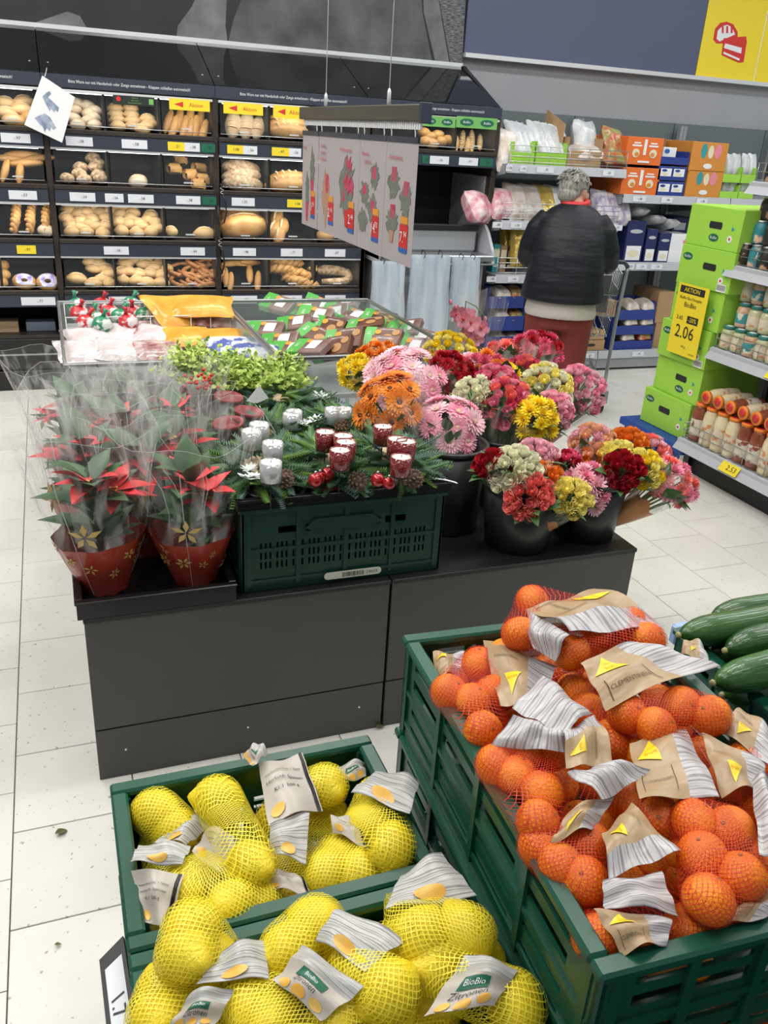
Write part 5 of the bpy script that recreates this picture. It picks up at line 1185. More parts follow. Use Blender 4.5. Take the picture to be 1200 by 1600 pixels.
# red pots with berries lying forward between poinsettias and firs
def redpot(label, px, py, z, rot): t = thing('small_red_pot', label, 'pot', at(px, py, y=z)); t.location.z = .70; t.rotation_euler = (rot[0]*.4, rot[1]*.4, 0); MB().lathe([(.034, 0), (.046, .1), (.05, .1), (.05, .112), (.042, .112), (.04, .09), (.001, .085)], 16, cap=False).build('pot', m_potr, t); return t
redpot('tilted dark red pot beside the pale green plants', 352, 606, 2.80, (.3, .2, 0)); redpot('dark red pot left of the silver candle glasses', 362, 652, 2.52, (.2, -.3, 0)); redpot('second dark red pot beside the silver candle glasses', 382, 646, 2.62, (.1, .35, 0))
t = thing('berry_pick', 'cluster of bright red berries beside the tilted red pot', 'berries', at(315, 598, y=2.7)); q = random.Random(8); bm_ = MB(); bm_.ball((0, 0, 0), .006, 8, 6); bme = bm_.mesh('berry', [mat('berry_red', (.6, .03, .02), .3)])
for i in range(26): place(bme, 'berry', t, (q.gauss(0, .022), q.gauss(0, .018), q.gauss(0, .014)))
MB().tube([(0, 0, 0), (.01, .02, -.22)], .002, 5).build('stem', m_fir, t)

# ------------------------------------------------------------------ poinsettias in printed sleeves
m_sleeve = mat('clear_cellophane', (.80, .82, .80), .12, alpha=.085, spec=.9, bump=1., bscale=7, col2=(.9, .9, .9), scale=4)
def streak(m, lo=.03, hi=.42):
    nt = m.node_tree; tc = nt.nodes.new('ShaderNodeTexCoord'); mp = nt.nodes.new('ShaderNodeMapping'); mp.inputs['Scale'].default_value = (26, 26, 3.5); nt.links.new(tc.outputs['Object'], mp.inputs[0])
    n = nt.nodes.new('ShaderNodeTexNoise'); n.inputs['Scale'].default_value = 1.; n.inputs['Detail'].default_value = 4; n.inputs['Distortion'].default_value = .8; nt.links.new(mp.outputs[0], n.inputs['Vector'])
    r = nt.nodes.new('ShaderNodeMapRange'); r.inputs[1].default_value = .48; r.inputs[2].default_value = .72; r.inputs[3].default_value = lo; r.inputs[4].default_value = hi; nt.links.new(n.outputs['Fac'], r.inputs[0]); nt.links.new(r.outputs[0], nt.nodes['Principled BSDF'].inputs['Alpha']); return m
streak(m_sleeve); m_band = mat('red_printed_film', (.33, .035, .022), .22, alpha=.95, col2=(.36, .055, .03), scale=5, bump=.6, bscale=12); m_goldp = mat('gold_print', (.55, .38, .12), .4)
m_pleaf = mat('poinsettia_leaf', (.028, .075, .032), .4, col2=(.06, .13, .05), scale=14, vary=.15); m_bract = mat('red_bract', (.55, .02, .022), .45, col2=(.68, .05, .06), scale=12, vary=.12)
def leafmesh(name, m, L_, W_, fold=.25):
    b = MB(); prof = [(0, .05), (.18, .6), (.4, 1.), (.6, .82), (.8, .42), (1, 0)]; vs = []
    for t_, w in prof:
        x = L_*t_; z = -.25*L_*t_*t_
        for s in (-1, 0, 1): vs.append((x, s*w*W_/2, z+(abs(s)*fold*w*W_/2)))
    fs = [(i*3+k, (i+1)*3+k, (i+1)*3+k+1, i*3+k+1) for i in range(5) for k in range(2)]
    b.add(vs, fs, 0, True); return b.mesh(name, [m])
lm_leaf = leafmesh('leaf', m_pleaf, .13, .075); lm_bract = leafmesh('bract', m_bract, .095, .05); m_stamen = mat('yellow_stamen', (.55, .45, .05), .5)
st_mesh = MB();
for k in range(7): st_mesh.ball((.008*cos(k*.9), .008*sin(k*.9), .004*(k % 2)), .004, 6, 5)
st_mesh = st_mesh.mesh('stamens', [m_stamen])
def poinsettia(label, x, y, z, s=1., rz=0., seed=0, lean=(0, 0), stars=3):
    q = random.Random(seed); t = thing('poinsettia', label, 'poinsettia', (x, y, z), rz, None); t.scale = (s, s, s); t.rotation_euler = (lean[0], lean[1], rz)
    MB().lathe([(.042, .003), (.058, .105), (.062, .105), (.062, .115), (.054, .115), (.052, .1), (.001, .1)], 18, cap=False).build('pot', m_potr, t)
    def prof(v): # sleeve radius over height
        return .051+.058*(v/.155) if v < .155 else .109+.055*((v-.155)/.27)
    def fn(a, v, d): r = prof(v)+d+.006*sin(3*a+seed)*(v/.42)+.004*sin(8*a+20*v+seed); return V((r*cos(a), r*sin(a), v+.0015))
    zt_ = .155; n = 30
    b = MB(); vs = [fn(2*pi*k/n, zt_*j/5, .002) for j in range(6) for k in range(n)]; b.add(vs, [(j*n+k, j*n+(k+1) % n, (j+1)*n+(k+1) % n, (j+1)*n+k) for j in range(5) for k in range(n)], 0, True)
    band = b.build('printed_band', m_band, t)
    b = MB(); vs = []
    for j in range(8):
        for k in range(n):
            a = 2*pi*k/n; pk = .04*abs(cos(1.0*(a-.4+seed)))**3 + .012*sin(5*a+seed); vs.append(fn(a, zt_+(.265+pk)*j/7, .002+(.035*abs(cos(a-.4+seed))**4*(j/7)**2)))
    b.add(vs, [(j*n+k, j*n+(k+1) % n, (j+1)*n+(k+1) % n, (j+1)*n+k) for j in range(7) for k in range(n)], 0, True); sl = b.build('cellophane_sleeve', m_sleeve, t)
    sb = MB()
    for k in range(3): a = 2*pi*k/3+.3; sb.tube([fn(a, .01+.06*i, .004) for i in range(7)], .0011, 4)
    for k in range(7): a = q.uniform(0, 6.28); v0 = q.uniform(.17, .26); sb.tube([fn(a+q.uniform(-.08, .08)*i, v0+(.40-v0)*i/3, .004) for i in range(4)], [.0002, .0007, .0009, .0003], 4)
    sb.tube([V(vs[7*n+k])+V((0, 0, 0)) for k in range(n)], .0006, 4, closed=True)
    sb.build('sleeve_seam', mat('film_edge', (.75, .77, .76), .15, alpha=.35), sl)
    # gold flowers printed on the film
    for i in range(14):
        a0 = i*.45+q.uniform(-.2, .2); v0 = q.uniform(.03, .145); r_ = q.uniform(.011, .021); g = MB()
        for k in range(6 if i % 2 else 5):
            w = 2*pi*k/(6 if i % 2 else 5); f = lambda u, v, d: fn(a0+(u)/prof(v0), v0+v, .0035+d)
            g.prism([(r_*.15*cos(w), r_*.15*sin(w)), (r_*.6*cos(w+.3), r_*.6*sin(w+.3)), (r_*cos(w), r_*sin(w)), (r_*.6*cos(w-.3), r_*.6*sin(w-.3))], f, 0, .0005)
        g.build('gold_flower', m_goldp, band)
    for i in range(3):
        a0 = -pi/2-rz+(-.25, 1.9, 4.)[i]; v0 = .2+.015*i; g = MB(); r_ = .04
        for k in range(5):
            w = 2*pi*k/5+.3; f = lambda u, v, d: fn(a0+u/prof(v0), v0+v, .0035+d)
            g.prism([(r_*.1*cos(w), r_*.1*sin(w)), (r_*.55*cos(w+.35), r_*.55*sin(w+.35)), (r_*cos(w), r_*sin(w)), (r_*.55*cos(w-.35), r_*.55*sin(w-.35))], f, 0, .0005)
        g.build('gold_flower', m_goldp, sl)
    MB().tube([(0, 0, .1), (.005, 0, .2), (0, .004, .27)], [.006, .005, .004], 6).build('stem', m_thuja, t)
    for i in range(20):
        a = i*2.4+q.uniform(-.3, .3); zz = .14+.0085*i; o = place(lm_leaf, 'leaf', t, (.01*cos(a), .01*sin(a), zz), (0, rad(q.uniform(-68, -22)), a), scale=q.uniform(.75, 1.1))
    for i in range(9):
        a = i*.7+q.uniform(-.2, .2); place(lm_leaf, 'leaf', t, (.02*cos(a), .02*sin(a), .125), (0, rad(q.uniform(-62, -38)), a), scale=q.uniform(.75, .95))
    for st in range(stars):
        a = q.uniform(0, 6.3); c = V((.05*cos(a)*(st > 0), .05*sin(a)*(st > 0), .285-.02*st))
        for i in range(7): w = i*2*pi/7+q.uniform(-.25, .25); place(lm_bract, 'bract', t, c, (0, rad(q.uniform(-45, -5)), w), scale=q.uniform(.8, 1.15))
        place(st_mesh, 'stamens', t, c+V((0, 0, .004)))
    return t
z = .5195
PL = [(.052, 2.075, 1.03, 'front-left poinsettia in a red and gold sleeve at the tray corner', 1), (.283, 2.065, 1.0, 'front-right poinsettia in a red and gold sleeve touching the crate', 2), (.178, 2.27, 1., 'poinsettia tucked between and behind the two front sleeves', 3),
      (.03, 2.37, 1.02, 'second-row poinsettia at the left table edge', 4), (.30, 2.40, 1., 'second-row poinsettia behind the front-right sleeve', 5), (.14, 2.53, 1.02, 'third-row poinsettia in the centre of the sleeves', 6),
      (.03, 2.75, 1.02, 'rear-left poinsettia in front of the salami bin', 7), (.20, 2.82, 1.0, 'rear-middle poinsettia in front of the salami bin', 8), (.32, 2.70, .95, 'rear-right poinsettia beside the berries', 9)]
for x, y, s, lab, sd in PL: poinsettia(lab, x, y, z, s, q.uniform(0, 6), sd, (q.uniform(-.05, .05), q.uniform(-.06, .04)))

# ------------------------------------------------------------------ flower buckets and bouquets
PC = {'yellow': ((.92, .66, .01), (.96, .80, .08)), 'paleyellow': ((.92, .78, .16), (.95, .88, .42)), 'orange': ((.80, .20, .02), (.88, .32, .05)), 'pink': ((.86, .25, .38), (.93, .48, .58)), 'palepink': ((.90, .45, .54), (.95, .68, .73)), 'coral': ((.88, .17, .15), (.93, .32, .27)),
      'red': ((.38, .008, .02), (.55, .02, .04)), 'hotpink': ((.70, .06, .16), (.8, .18, .28)), 'cream': ((.86, .84, .60), (.92, .91, .76)), 'peach': ((.85, .42, .24), (.88, .56, .38))}
m_disk = mat('dark_flower_centre', (.10, .03, .01), .8); m_ydisk = mat('pale_flower_centre', (.7, .55, .3), .8, col2=(.5, .3, .3), scale=90)
HM = {}
def petalmat(c): a, b = PC[c]; return mat('petal_'+c, a, .65, spec=.25, col2=b, scale=18, vary=.08, sss=.05)
def petal(b, base, d, up, L_, W_, cup, mi=0):
    s = d.cross(up).normalized()
    p = [base, base+d*L_*.5+s*W_*.5+up*cup*.4*L_, base+d*L_*.92+s*W_*.3+up*cup*L_, base+d*L_*1.0+up*cup*1.1*L_, base+d*L_*.92-s*W_*.3+up*cup*L_, base+d*L_*.5-s*W_*.5+up*cup*.4*L_]
    b.add(p, [(0, 1, 2, 3), (0, 3, 4, 5)], mi, True)
def head(kind, c):
    if (kind, c) in HM: return HM[kind, c]
    b = MB(); up = V((0, 0, 1)); q = random.Random(4); mats = [petalmat(c), m_disk if c == 'orange' else m_ydisk]
    if kind == 'gerbera':
        for ring, (n, L_, el, r0) in enumerate(((26, .037, .06, .006), (22, .030, .2, .006), (14, .017, .55, .004))):
            for k in range(n):
                a = 2*pi*(k+.5*ring)/n; d = V((cos(a), sin(a), el+.07*(k % 2))).normalized(); petal(b, d*r0+up*.002*ring, d, up, L_*q.uniform(.93, 1.05), .0095-.0015*ring, .05)
        b.lathe([(.010, .004), (.009, .009), (.001, .011)], 12, (0, 0, 0), 1)
    elif kind == 'mum':
        for ring in range(5):
            n = 14-2*ring; el = .1+.32*ring
            for k in range(n):
                a = 2*pi*(k+.37*ring)/n; d = V((cos(a)*cos(el), sin(a)*cos(el), sin(el))); petal(b, d*.004, d, up, (.028-.003*ring)*q.uniform(.9, 1.1), .009, .15)
        b.ball((0, 0, .006), .007, 8, 6, 1)
    else:   # rose: wrapped cup of petals
        b.ball((0, 0, .008), (.007, .007, .012), 10, 8)
        for ring, (n, r, h, op) in enumerate(((3, .007, .026, .0), (4, .011, .0265, .05), (5, .015, .0255, .14), (6, .0185, .022, .3))):
            for k in range(n):
                a = 2*pi*(k+.5*ring)/n; d = V((cos(a), sin(a), 0)); s = V((-sin(a), cos(a), 0)); w = r*1.0
                p0 = d*r*.45; p1 = d*(r*.95)+up*h*.55; p2 = d*(r*(1+op*.35))+up*h
                b.add([p0-s*w*.3, p0+s*w*.3, p1+s*w*.75, p2+s*w*.45, p2+d*.001+up*.001, p2-s*w*.45, p1-s*w*.75], [(0, 1, 2, 6), (2, 3, 4), (2, 4, 6), (6, 4, 5)], 0, True)
    HM[kind, c] = b.mesh('flower_head', mats); return HM[kind, c]
m_wrap = mat('bouquet_film', (.78, .76, .74), .12, alpha=.16, spec=.7, bump=.8, bscale=10); streak(m_wrap, .05, .4); m_wrapo = mat('printed_bouquet_paper', (.50, .20, .07), .4, col2=(.62, .34, .14), scale=7, vary=.1); m_stem = mat('stem_green', (.08, .17, .035), .5, col2=(.12, .24, .06), scale=10)
lm_fl = leafmesh('leaf', mat('rose_leaf', (.05, .13, .035), .45, col2=(.09, .2, .05), scale=14, vary=.15), .06, .034)
def bouquet(label, kind, cols, px, py, rpx, Y, base, n=None, seed=0, paper=False, squash=1., hs=1.):
    q = random.Random(seed*7+int(px)); C_ = at(px, py, y=Y); dep = (C_-V((0, 0, CAM_H))).dot(FWD); r = 1.05*rpx*dep/F_PX
    base = V(base); ax = (C_-base); L_ = ax.length; ax.normalize(); M_ = Matrix.Translation(base) @ aim(ax)
    t = thing('bouquet', label, 'bouquet', base); t.matrix_world = M_
    hs *= {'mum': .95, 'gerbera': 1.0, 'rose': .82}[kind]; hr = {'gerbera': .040, 'mum': .026, 'rose': .0195}[kind]*hs
    if n is None: n = max(6, int(1.45*(r/hr)**2)+3)
    n = min(n, 34)
    sm = MB(); inv = M_.to_3x3().inverted(); tc = (V((0, 0, CAM_H))-C_).normalized(); D = inv @ (ax*.5+tc*.62).normalized(); FR = aim(D).to_3x3(); O_ = V((0, 0, L_))
    for i in range(n):
        f = math.sqrt((i+.5)/n); a = i*2.39996+q.uniform(-.2, .2); th = f*1.25; rr = r*1.02
        p = O_+FR @ V((rr*sin(th)*cos(a), rr*sin(th)*sin(a)*squash, rr*.62*(cos(th)-.6)+q.uniform(-.005, .005)))
        d = (FR @ V((sin(th)*cos(a)*.9, sin(th)*sin(a)*.9, .8))).normalized()
        place(head(kind, cols[i % len(cols)]), 'flower_head', t, mat4=Matrix.Translation(p) @ aim(d, q.uniform(0, 6)) @ Matrix.Diagonal((*(hs*q.uniform(.95, 1.2),)*3, 1)))
        sm.tube([p-d*.004, V((p.x*.5, p.y*.5, L_*.6)), V((p.x*.1, p.y*.1, .04))], .0022, 4)
    sm.build('stems', m_stem, t)
    for i in range(14):
        a = q.uniform(0, 6.3); place(lm_fl, 'leaf', t, (r*.55*cos(a), r*.55*sin(a), L_-r*.5-q.uniform(.0, .05)), (0, rad(q.uniform(-70, -25)), a), scale=q.uniform(.8, 1.3))
    m = 22; wr = MB(); vs = []; top = L_-.02+.02*q.random()
    for j in range(7):
        for k in range(m):
            a = 2*pi*k/m; v = j/6; rad_ = .014+(r*1.08-.014)*v**.9*(1+.05*sin(4*a+seed)*v); vs.append((rad_*cos(a), rad_*sin(a)*(squash*.5+.5), .05+(top-.05+.018*sin(5*a+seed))*v))
    fs = [(j*m+k, j*m+(k+1) % m, (j+1)*m+(k+1) % m, (j+1)*m+k) for j in range(6) for k in range(m)]
    wr.add(vs, fs, 0, True); wr.mi = [1 if paper and i//m < 3 else 0 for i in range(len(fs))]
    wr.build('wrapper', [m_wrap, m_wrapo], t); return t
m_buck = mat('black_bucket_plastic', (.016, .017, .017), .38)
def bucket(label, x, y, rt, rb, h, z=.5125):
    t = thing('flower_bucket', label, 'bucket', (x, y, z))
    MB().lathe([(rb*.9, 0), (rb, .004), (rt, h-.012), (rt-.005, h-.012), (rb-.006, .01), (.001, .01)], 32, cap=False).build('body', m_buck, t)
    MB().lathe([(rt-.004, h-.014), (rt+.006, h-.014), (rt+.007, h-.004), (rt+.003, h), (rt-.005, h), (rt-.004, h-.014)], 32, cap=False).build('rim', m_buck, t); return V((x, y, z+.015))
BA = bucket('front black flower bucket of rose bunches at the plinth edge', 1.275, 2.065, .122, .10, .205); BB = bucket('black flower bucket of rose bunches at the plinth corner', 1.525, 2.075, .115, .094, .205)
BC = bucket('tall black bucket of gerberas beside the folding crate', 1.105, 2.25, .118, .108, .28); BD = bucket('tall black bucket of mixed roses behind the front bucket', 1.38, 2.40, .12, .1, .24); BE = bucket('black bucket of mixed flowers behind the gerberas', 1.13, 2.62, .12, .1, .26)
BF = bucket('black bucket of roses at the far right of the table', 1.52, 2.62, .10, .085, .30); BG = bucket('farthest black bucket with yellow roses', 1.27, 2.98, .12, .1, .30)
bq = [('bright yellow chrysanthemum bunch at the left end of the flowers', 'mum', ['yellow'], 552, 579, 22, 2.78, BE, 0), ('orange chrysanthemum bunch behind the pink gerberas', 'mum', ['orange'], 590, 562, 34, 2.85, BE, 0),
      ('large bunch of pale pink gerberas above the orange ones', 'gerbera', ['palepink', 'pink', 'palepink'], 632, 588, 56, 2.62, BE, 0), ('bunch of orange gerberas with dark centres', 'gerbera', ['orange'], 604, 624, 46, 2.42, BC, 0),
      ('front bunch of pink gerberas with white edges', 'gerbera', ['pink', 'palepink'], 702, 654, 46, 2.36, BC, 0), ('pale yellow rose bunch at the very back', 'rose', ['paleyellow', 'yellow'], 706, 553, 38, 2.98, BG, 0),
      ('dark red carnation bunch behind the pink gerberas', 'mum', ['red'], 708, 580, 32, 2.68, BE, 0), ('small pink carnation bunch beside the dark red one', 'mum', ['palepink'], 738, 580, 20, 2.72, BG, 0),
      ('orange and red mixed bunch in the middle of the flowers', 'mum', ['orange', 'hotpink'], 764, 576, 25, 2.7, BG, 0), ('small yellow bunch among the pink roses', 'mum', ['yellow'], 790, 582, 14, 2.66, BD, 0),
      ('bright pink rose bunch above the coral roses', 'rose', ['hotpink', 'pink'], 772, 595, 28, 2.58, BD, 0), ('greenish cream rose bunch right of the front pink gerberas', 'rose', ['cream'], 740, 616, 25, 2.46, BD, 0),
      ('pink-coral rose bunch above the tall bucket', 'rose', ['coral', 'pink', 'hotpink'], 789, 628, 38, 2.4, BD, 0), ('bright yellow bunch hanging in front of the cream roses', 'mum', ['yellow'], 838, 652, 30, 2.30, BD, 0),
      ('pink rose bunch behind the bright yellow bunch', 'rose', ['palepink', 'pink'], 866, 640, 26, 2.36, BD, 0), ('coral and green bunch standing high at the back', 'mum', ['coral'], 786, 548, 20, 2.85, BF, 0),
      ('red carnation bunch standing highest at the back', 'mum', ['hotpink', 'red'], 842, 543, 32, 2.8, BF, 0), ('cream rose bunch right of centre', 'rose', ['cream', 'paleyellow'], 856, 606, 36, 2.5, BF, 0),
      ('pale pink rose bunch at the right end of the rear row', 'rose', ['palepink', 'pink'], 908, 608, 36, 2.52, BF, 1), ('deep pink bunch below the red carnations', 'rose', ['hotpink', 'coral'], 820, 580, 24, 2.7, BF, 0),
      ('white rose bunch in the front bucket', 'rose', ['cream'], 802, 732, 34, 2.02, BA, 1), ('coral rose bunch hanging over the front bucket', 'rose', ['coral'], 824, 774, 30, 1.95, BA, 1), ('orange rose bunch in the front bucket', 'rose', ['orange', 'peach'], 851, 748, 22, 2.02, BA, 1),
      ('pale yellow rose bunch hanging over the front bucket', 'rose', ['paleyellow'], 893, 775, 26, 1.95, BA, 1), ('pink carnation bunch at the right of the front bucket', 'mum', ['palepink', 'pink'], 920, 760, 32, 2.0, BA, 1), ('dark red bunch at the left of the front bucket', 'rose', ['red'], 768, 727, 20, 2.06, BA, 0),
      ('pale pink bunch at the back of the front bucket', 'rose', ['palepink'], 838, 712, 24, 2.1, BA, 0), ('dark red rose bunch between the two front buckets', 'rose', ['red', 'hotpink'], 888, 728, 20, 2.1, BA, 1),
      ('yellow rose bunch in the corner bucket', 'rose', ['paleyellow'], 965, 714, 24, 2.06, BB, 1), ('dark red rose bunch in the corner bucket', 'rose', ['red'], 974, 734, 24, 1.98, BB, 1), ('second yellow rose bunch, right in the corner bucket', 'rose', ['paleyellow', 'yellow'], 1010, 732, 24, 2.0, BB, 1),
      ('large coral pink carnation bunch leaning out at the far right', 'mum', ['coral', 'pink'], 1056, 752, 34, 2.02, BB, 1), ('orange rose bunch at the back of the corner bucket', 'rose', ['orange'], 985, 696, 24, 2.14, BB, 0), ('peach and pink rose bunch left of the corner bucket', 'rose', ['palepink', 'peach'], 926, 690, 28, 2.16, BB, 0),
      ('orange and peach rose bunch with a price sticker', 'rose', ['orange', 'peach'], 932, 716, 20, 2.1, BB, 1), ('coral rose bunch behind the corner bucket', 'rose', ['coral', 'palepink'], 1022, 706, 22, 2.14, BB, 0)]
for i, (lab, k, c, px, py, r, Y, B_, pp) in enumerate(bq):
    ang = i*2.4; bouquet(lab, k, c, px, py, r, Y, B_+V((.045*cos(ang), .045*sin(ang), 0)), None, i, bool(pp))

# ------------------------------------------------------------------ orchid in a clear sleeve
p = at(738, 545, y=3.14); t = thing('orchid', 'pink orchid in a clear plastic sleeve behind the flowers', 'orchid', (p.x, 3.14, .5125)); H_ = at(720, 470, y=3.14).z-.5125
MB().lathe([(.045, 0), (.058, .11), (.06, .115), (.052, .115), (.001, .1)], 18, cap=False).build('pot', m_white, t)
MB().tube([(0, 0, .1), (-.02, 0, .28), (-.05, 0, H_*.9), (-.055, -.01, H_), (-.02, -.03, H_*.97), (.03, -.04, H_*.88)], .003, 6).build('stem', m_stem, t)
b = MB()
for k in range(5):
    a = 2*pi*k/5+.3; d = V((cos(a), sin(a), .1)).normalized(); petal(b, d*.003, d, V((0, 0, 1)), .032, .034, .1)
b.ball((0, -.004, .008), (.007, .009, .008), 8, 6, 1); om = b.mesh('orchid_bloom', [mat('orchid_pink', (.60, .12, .2), .4, col2=(.72, .3, .36), scale=60), m_red])
q = random.Random(3)
for px, py in ((724, 500), (716, 490), (735, 506), (745, 508), (738, 522), (728, 524), (752, 514), (733, 494), (745, 528)): place(om, 'bloom', t, mat4=Matrix.Translation(at(px, py, y=3.09+q.uniform(-.03, .03))-V(t.location)) @ aim((q.uniform(-.6, .2), -1, q.uniform(0, .5)), q.uniform(0, 6)))
for px, py in ((704, 472), (712, 480), (758, 498)):
    b = MB(); b.ball((0, 0, 0), (.008, .008, .011), 8, 6); b.build('bud', mat('orchid_pink'), t, at(px, py, y=3.1)-V(t.location))
for a in (0.3, 2., 3.6, 5.): place(lm_leaf, 'leaf', t, (0, 0, .11), (0, rad(-25), a), scale=1.2)
b = MB(); n = 24; vs = [((.055+.075*j/5)*cos(2*pi*k/n), (.055+.075*j/5)*sin(2*pi*k/n), .01+(H_*1.02+.02*sin(2*pi*k/n*3))*j/5) for j in range(6) for k in range(n)]
b.add(vs, [(j*n+k, j*n+(k+1) % n, (j+1)*n+(k+1) % n, (j+1)*n+k) for j in range(5) for k in range(n)], 0, True); b.build('clear_sleeve', m_wrap, t)

# ------------------------------------------------------------------ two chilled bins
m_glass = mat('bin_glass', (.62, .72, .70), .05, alpha=.16, spec=.6); m_binw = mat('bin_liner_grey', (.30, .31, .32), .5)
def chest(x0, x1, label):
    t = thing('chilled_bin', label, 'chilled bin', (x0, 3.31, 0)); w, d = x1-x0, 1.26
    MB().box(.01, w-.01, .02, d-.02, .04, .5, b=.01).build('body', m_grey, t); MB().box(.03, w-.03, .05, d-.05, .0, .04).build('plinth', m_black, t)
    MB().add([(.03, .04, .53), (w-.03, .04, .53), (w-.03, d-.04, .70), (.03, d-.04, .70), (.03, .04, .505), (w-.03, .04, .505), (w-.03, d-.04, .505), (.03, d-.04, .505)], [(0, 1, 2, 3), (7, 6, 5, 4), (0, 4, 5, 1), (1, 5, 6, 2), (2, 6, 7, 3), (3, 7, 4, 0)]).build('liner', m_binw, t)
    for a in ((.004, w-.004, .004, .01), (.004, w-.004, d-.01, d-.004), (.004, .01, .012, d-.012), (w-.01, w-.004, .012, d-.012)): MB().box(*a, .5, .79).build('glass_wall', m_glass, t)
    b = MB()
    for a in ((-.002, w+.002, -.004, .014), (-.002, w+.002, d-.014, d+.004), (-.002, .012, .014, d-.014), (w-.012, w+.002, .014, d-.014)): b.box(*a, .788, .806, b=.004)
    b.build('rim', m_steel, t); MB().box(.0, w, -.004, .004, .62, .64).build('front_rail', m_trim, t); return t
chest(.0, .818, 'silver-rimmed glass bin of sausages and red-green wrapped sweets'); chest(.826, 1.645, 'silver-rimmed glass bin full of green and brown gingerbread packs')
t = thing('wire_rack', 'white wire rack dividing the sausage bin', 'rack', (.03, 0, 0)); b = MB()
for Y, z0 in ((4.42, .82), (4.18, .80)):
    for k in (0, 1): b.tube([(0, Y, z0-.12*k), (.76, Y, z0-.12*k)], .003, 5)
    for k in range(9): b.tube([(.095*k, Y, z0), (.095*k, Y, z0-.15)], .0025, 4)
b.build('wires', mat('white_wire', (.75, .78, .8), .35), t)
m_packg = mat('gingerbread_green', (.10, .42, .08), .3, vary=.08); m_packb = mat('gingerbread_brown', (.10, .035, .02), .3, col2=(.16, .06, .03), scale=20); m_cook = mat('cookie_tan', (.50, .26, .10), .5)
gm = MB(); gm.box(-.085, .085, -.055, .055, -.018, .018, 1, b=.005); gm.box(-.0855, -.03, -.0555, .0555, -.0185, .0187, 0, b=.004)
ft = flat((0, 0, .019), (1, 0, 0), (0, 1, 0)); gm2 = gm
gm.prism(ngon(.03, -.015, .024, 12), ft, 0, .001, 2); gm.prism(ngon(.062, .02, .018, 12), ft, 0, .001, 2); gm.prism(ngon(-.02, .02, .016, 6), ft, .0, .0012, 3); gm.text('BIO', ft, -.058, .005, .022, pi/2, 4, .001); gm.text('LEBKUCHEN', ft, .02, .036, .012, 0, 4, .001)
gA = gm.mesh('gingerbread_pack', [m_packg, m_packb, m_cook, m_orange, m_white])
gm = MB(); gm.box(-.085, .085, -.055, .055, -.018, .018, 1, b=.005); gm.box(-.0855, -.02, -.0555, .0555, -.0185, .0187, 0, b=.004); gm.prism(rect(.0, .05, -.03, .035), ft, 0, .001, 4); gm.prism(ngon(-.01, .03, .015, 6), ft, 0, .001, 3); gm.text('BIO', ft, -.055, .0, .02, pi/2, 4, .001)
gB = gm.mesh('gingerbread_pack', [m_packg, mat('clear_pack_brown', (.16, .085, .07), .2, col2=(.3, .2, .18), scale=12), m_cook, m_orange, m_white])
q = random.Random(12)
gp = [(434, 476, 'B'), (471, 486, 'B'), (492, 494, 'B'), (459, 507, 'B'), (520, 492, 'B'), (494, 526, 'A'), (513, 512, 'A'), (537, 532, 'A'), (551, 494, 'B'), (571, 508, 'A'), (592, 499, 'A'), (610, 512, 'B'), (597, 529, 'A'), (631, 515, 'B'), (650, 526, 'B'), (676, 536, 'A'), (414, 517, 'B'), (436, 536, 'B'), (452, 548, 'B'), (558, 546, 'B'), (592, 543, 'A'), (641, 545, 'B'), (520, 545, 'A'), (484, 545, 'B'), (500, 478, 'B'), (535, 476, 'B')]
for i, (px, py, k) in enumerate(gp):
    zz = .70+.06*q.random()
    o = place(gA if k == 'A' else gB, 'gingerbread_pack', None, at(px, py, z=zz), (rad(22)+q.uniform(-.25, .35), q.uniform(-.3, .3), rad(-38)+q.uniform(-.25, .25)), scale=1.12)
    tag(o, 'green and brown gingerbread pack with '+('printed cookies' if k == 'A' else 'a white label')+' heaped in the right bin', 'packet', 'gingerbread packs with '+('printed cookies' if k == 'A' else 'white labels'))
# sausage bin contents
m_net = [mat('red_white_wrap', (.55, .03, .04), .3, col2=(.8, .75, .74), scale=16, lo=.5, hi=.55), mat('green_white_wrap', (.03, .25, .12), .3, col2=(.75, .8, .76), scale=16, lo=.5, hi=.55)]
for mi in (0, 1):
    b = MB(); b.ball((0, 0, 0), (.05, .05, .042), 14, 10, 0, lambda d: 1+.05*sin(9*d.x)*cos(8*d.y)); b.tube([(0, 0, .035), (.005, 0, .06), (.012, .004, .075)], [.012, .008, .018], 8, 0); m_net[mi] = b.mesh('wrapped_sweet', [m_net[mi]])
for i, (px, py) in enumerate(((125, 490), (148, 499), (172, 489), (188, 496), (210, 490), (226, 493), (135, 505), (160, 507), (200, 503), (120, 478), (160, 477), (205, 476))):
    tag(place(m_net[i % 2], 'wrapped_sweet', None, at(px, py, z=.775), (q.uniform(-.4, .4), q.uniform(-.4, .4), 0), scale=.95), ('red', 'green')[i % 2]+' and white wrapped sweet at the back of the sausage bin', 'sweet', ('red', 'green')[i % 2]+' wrapped sweets in the bin')
m_obag = mat('orange_foil_bag', (.70, .30, .03), .25, col2=(.80, .45, .08), scale=10, bump=.4, bscale=20); m_sal = mat('sliced_sausage_pack', (.30, .08, .08), .15, col2=(.72, .58, .56), scale=22, coat=.5, bump=.3, bscale=30); m_bwp = mat('blue_white_pack', (.10, .14, .4), .25, col2=(.82, .84, .88), scale=14, lo=.45, hi=.52); m_palep = mat('pale_vacuum_pack', (.62, .52, .53), .12, col2=(.8, .76, .78), scale=15, coat=.6, bump=.5, bscale=25)
def binpack(label, px, py, z, w, d, h, m, rot, name='sausage_pack'):
    me = pillow(w, d, h, 0).mesh('pack', [m]); return tag(place(me, name, None, at(px, py, z=z), rot), label, 'packet')
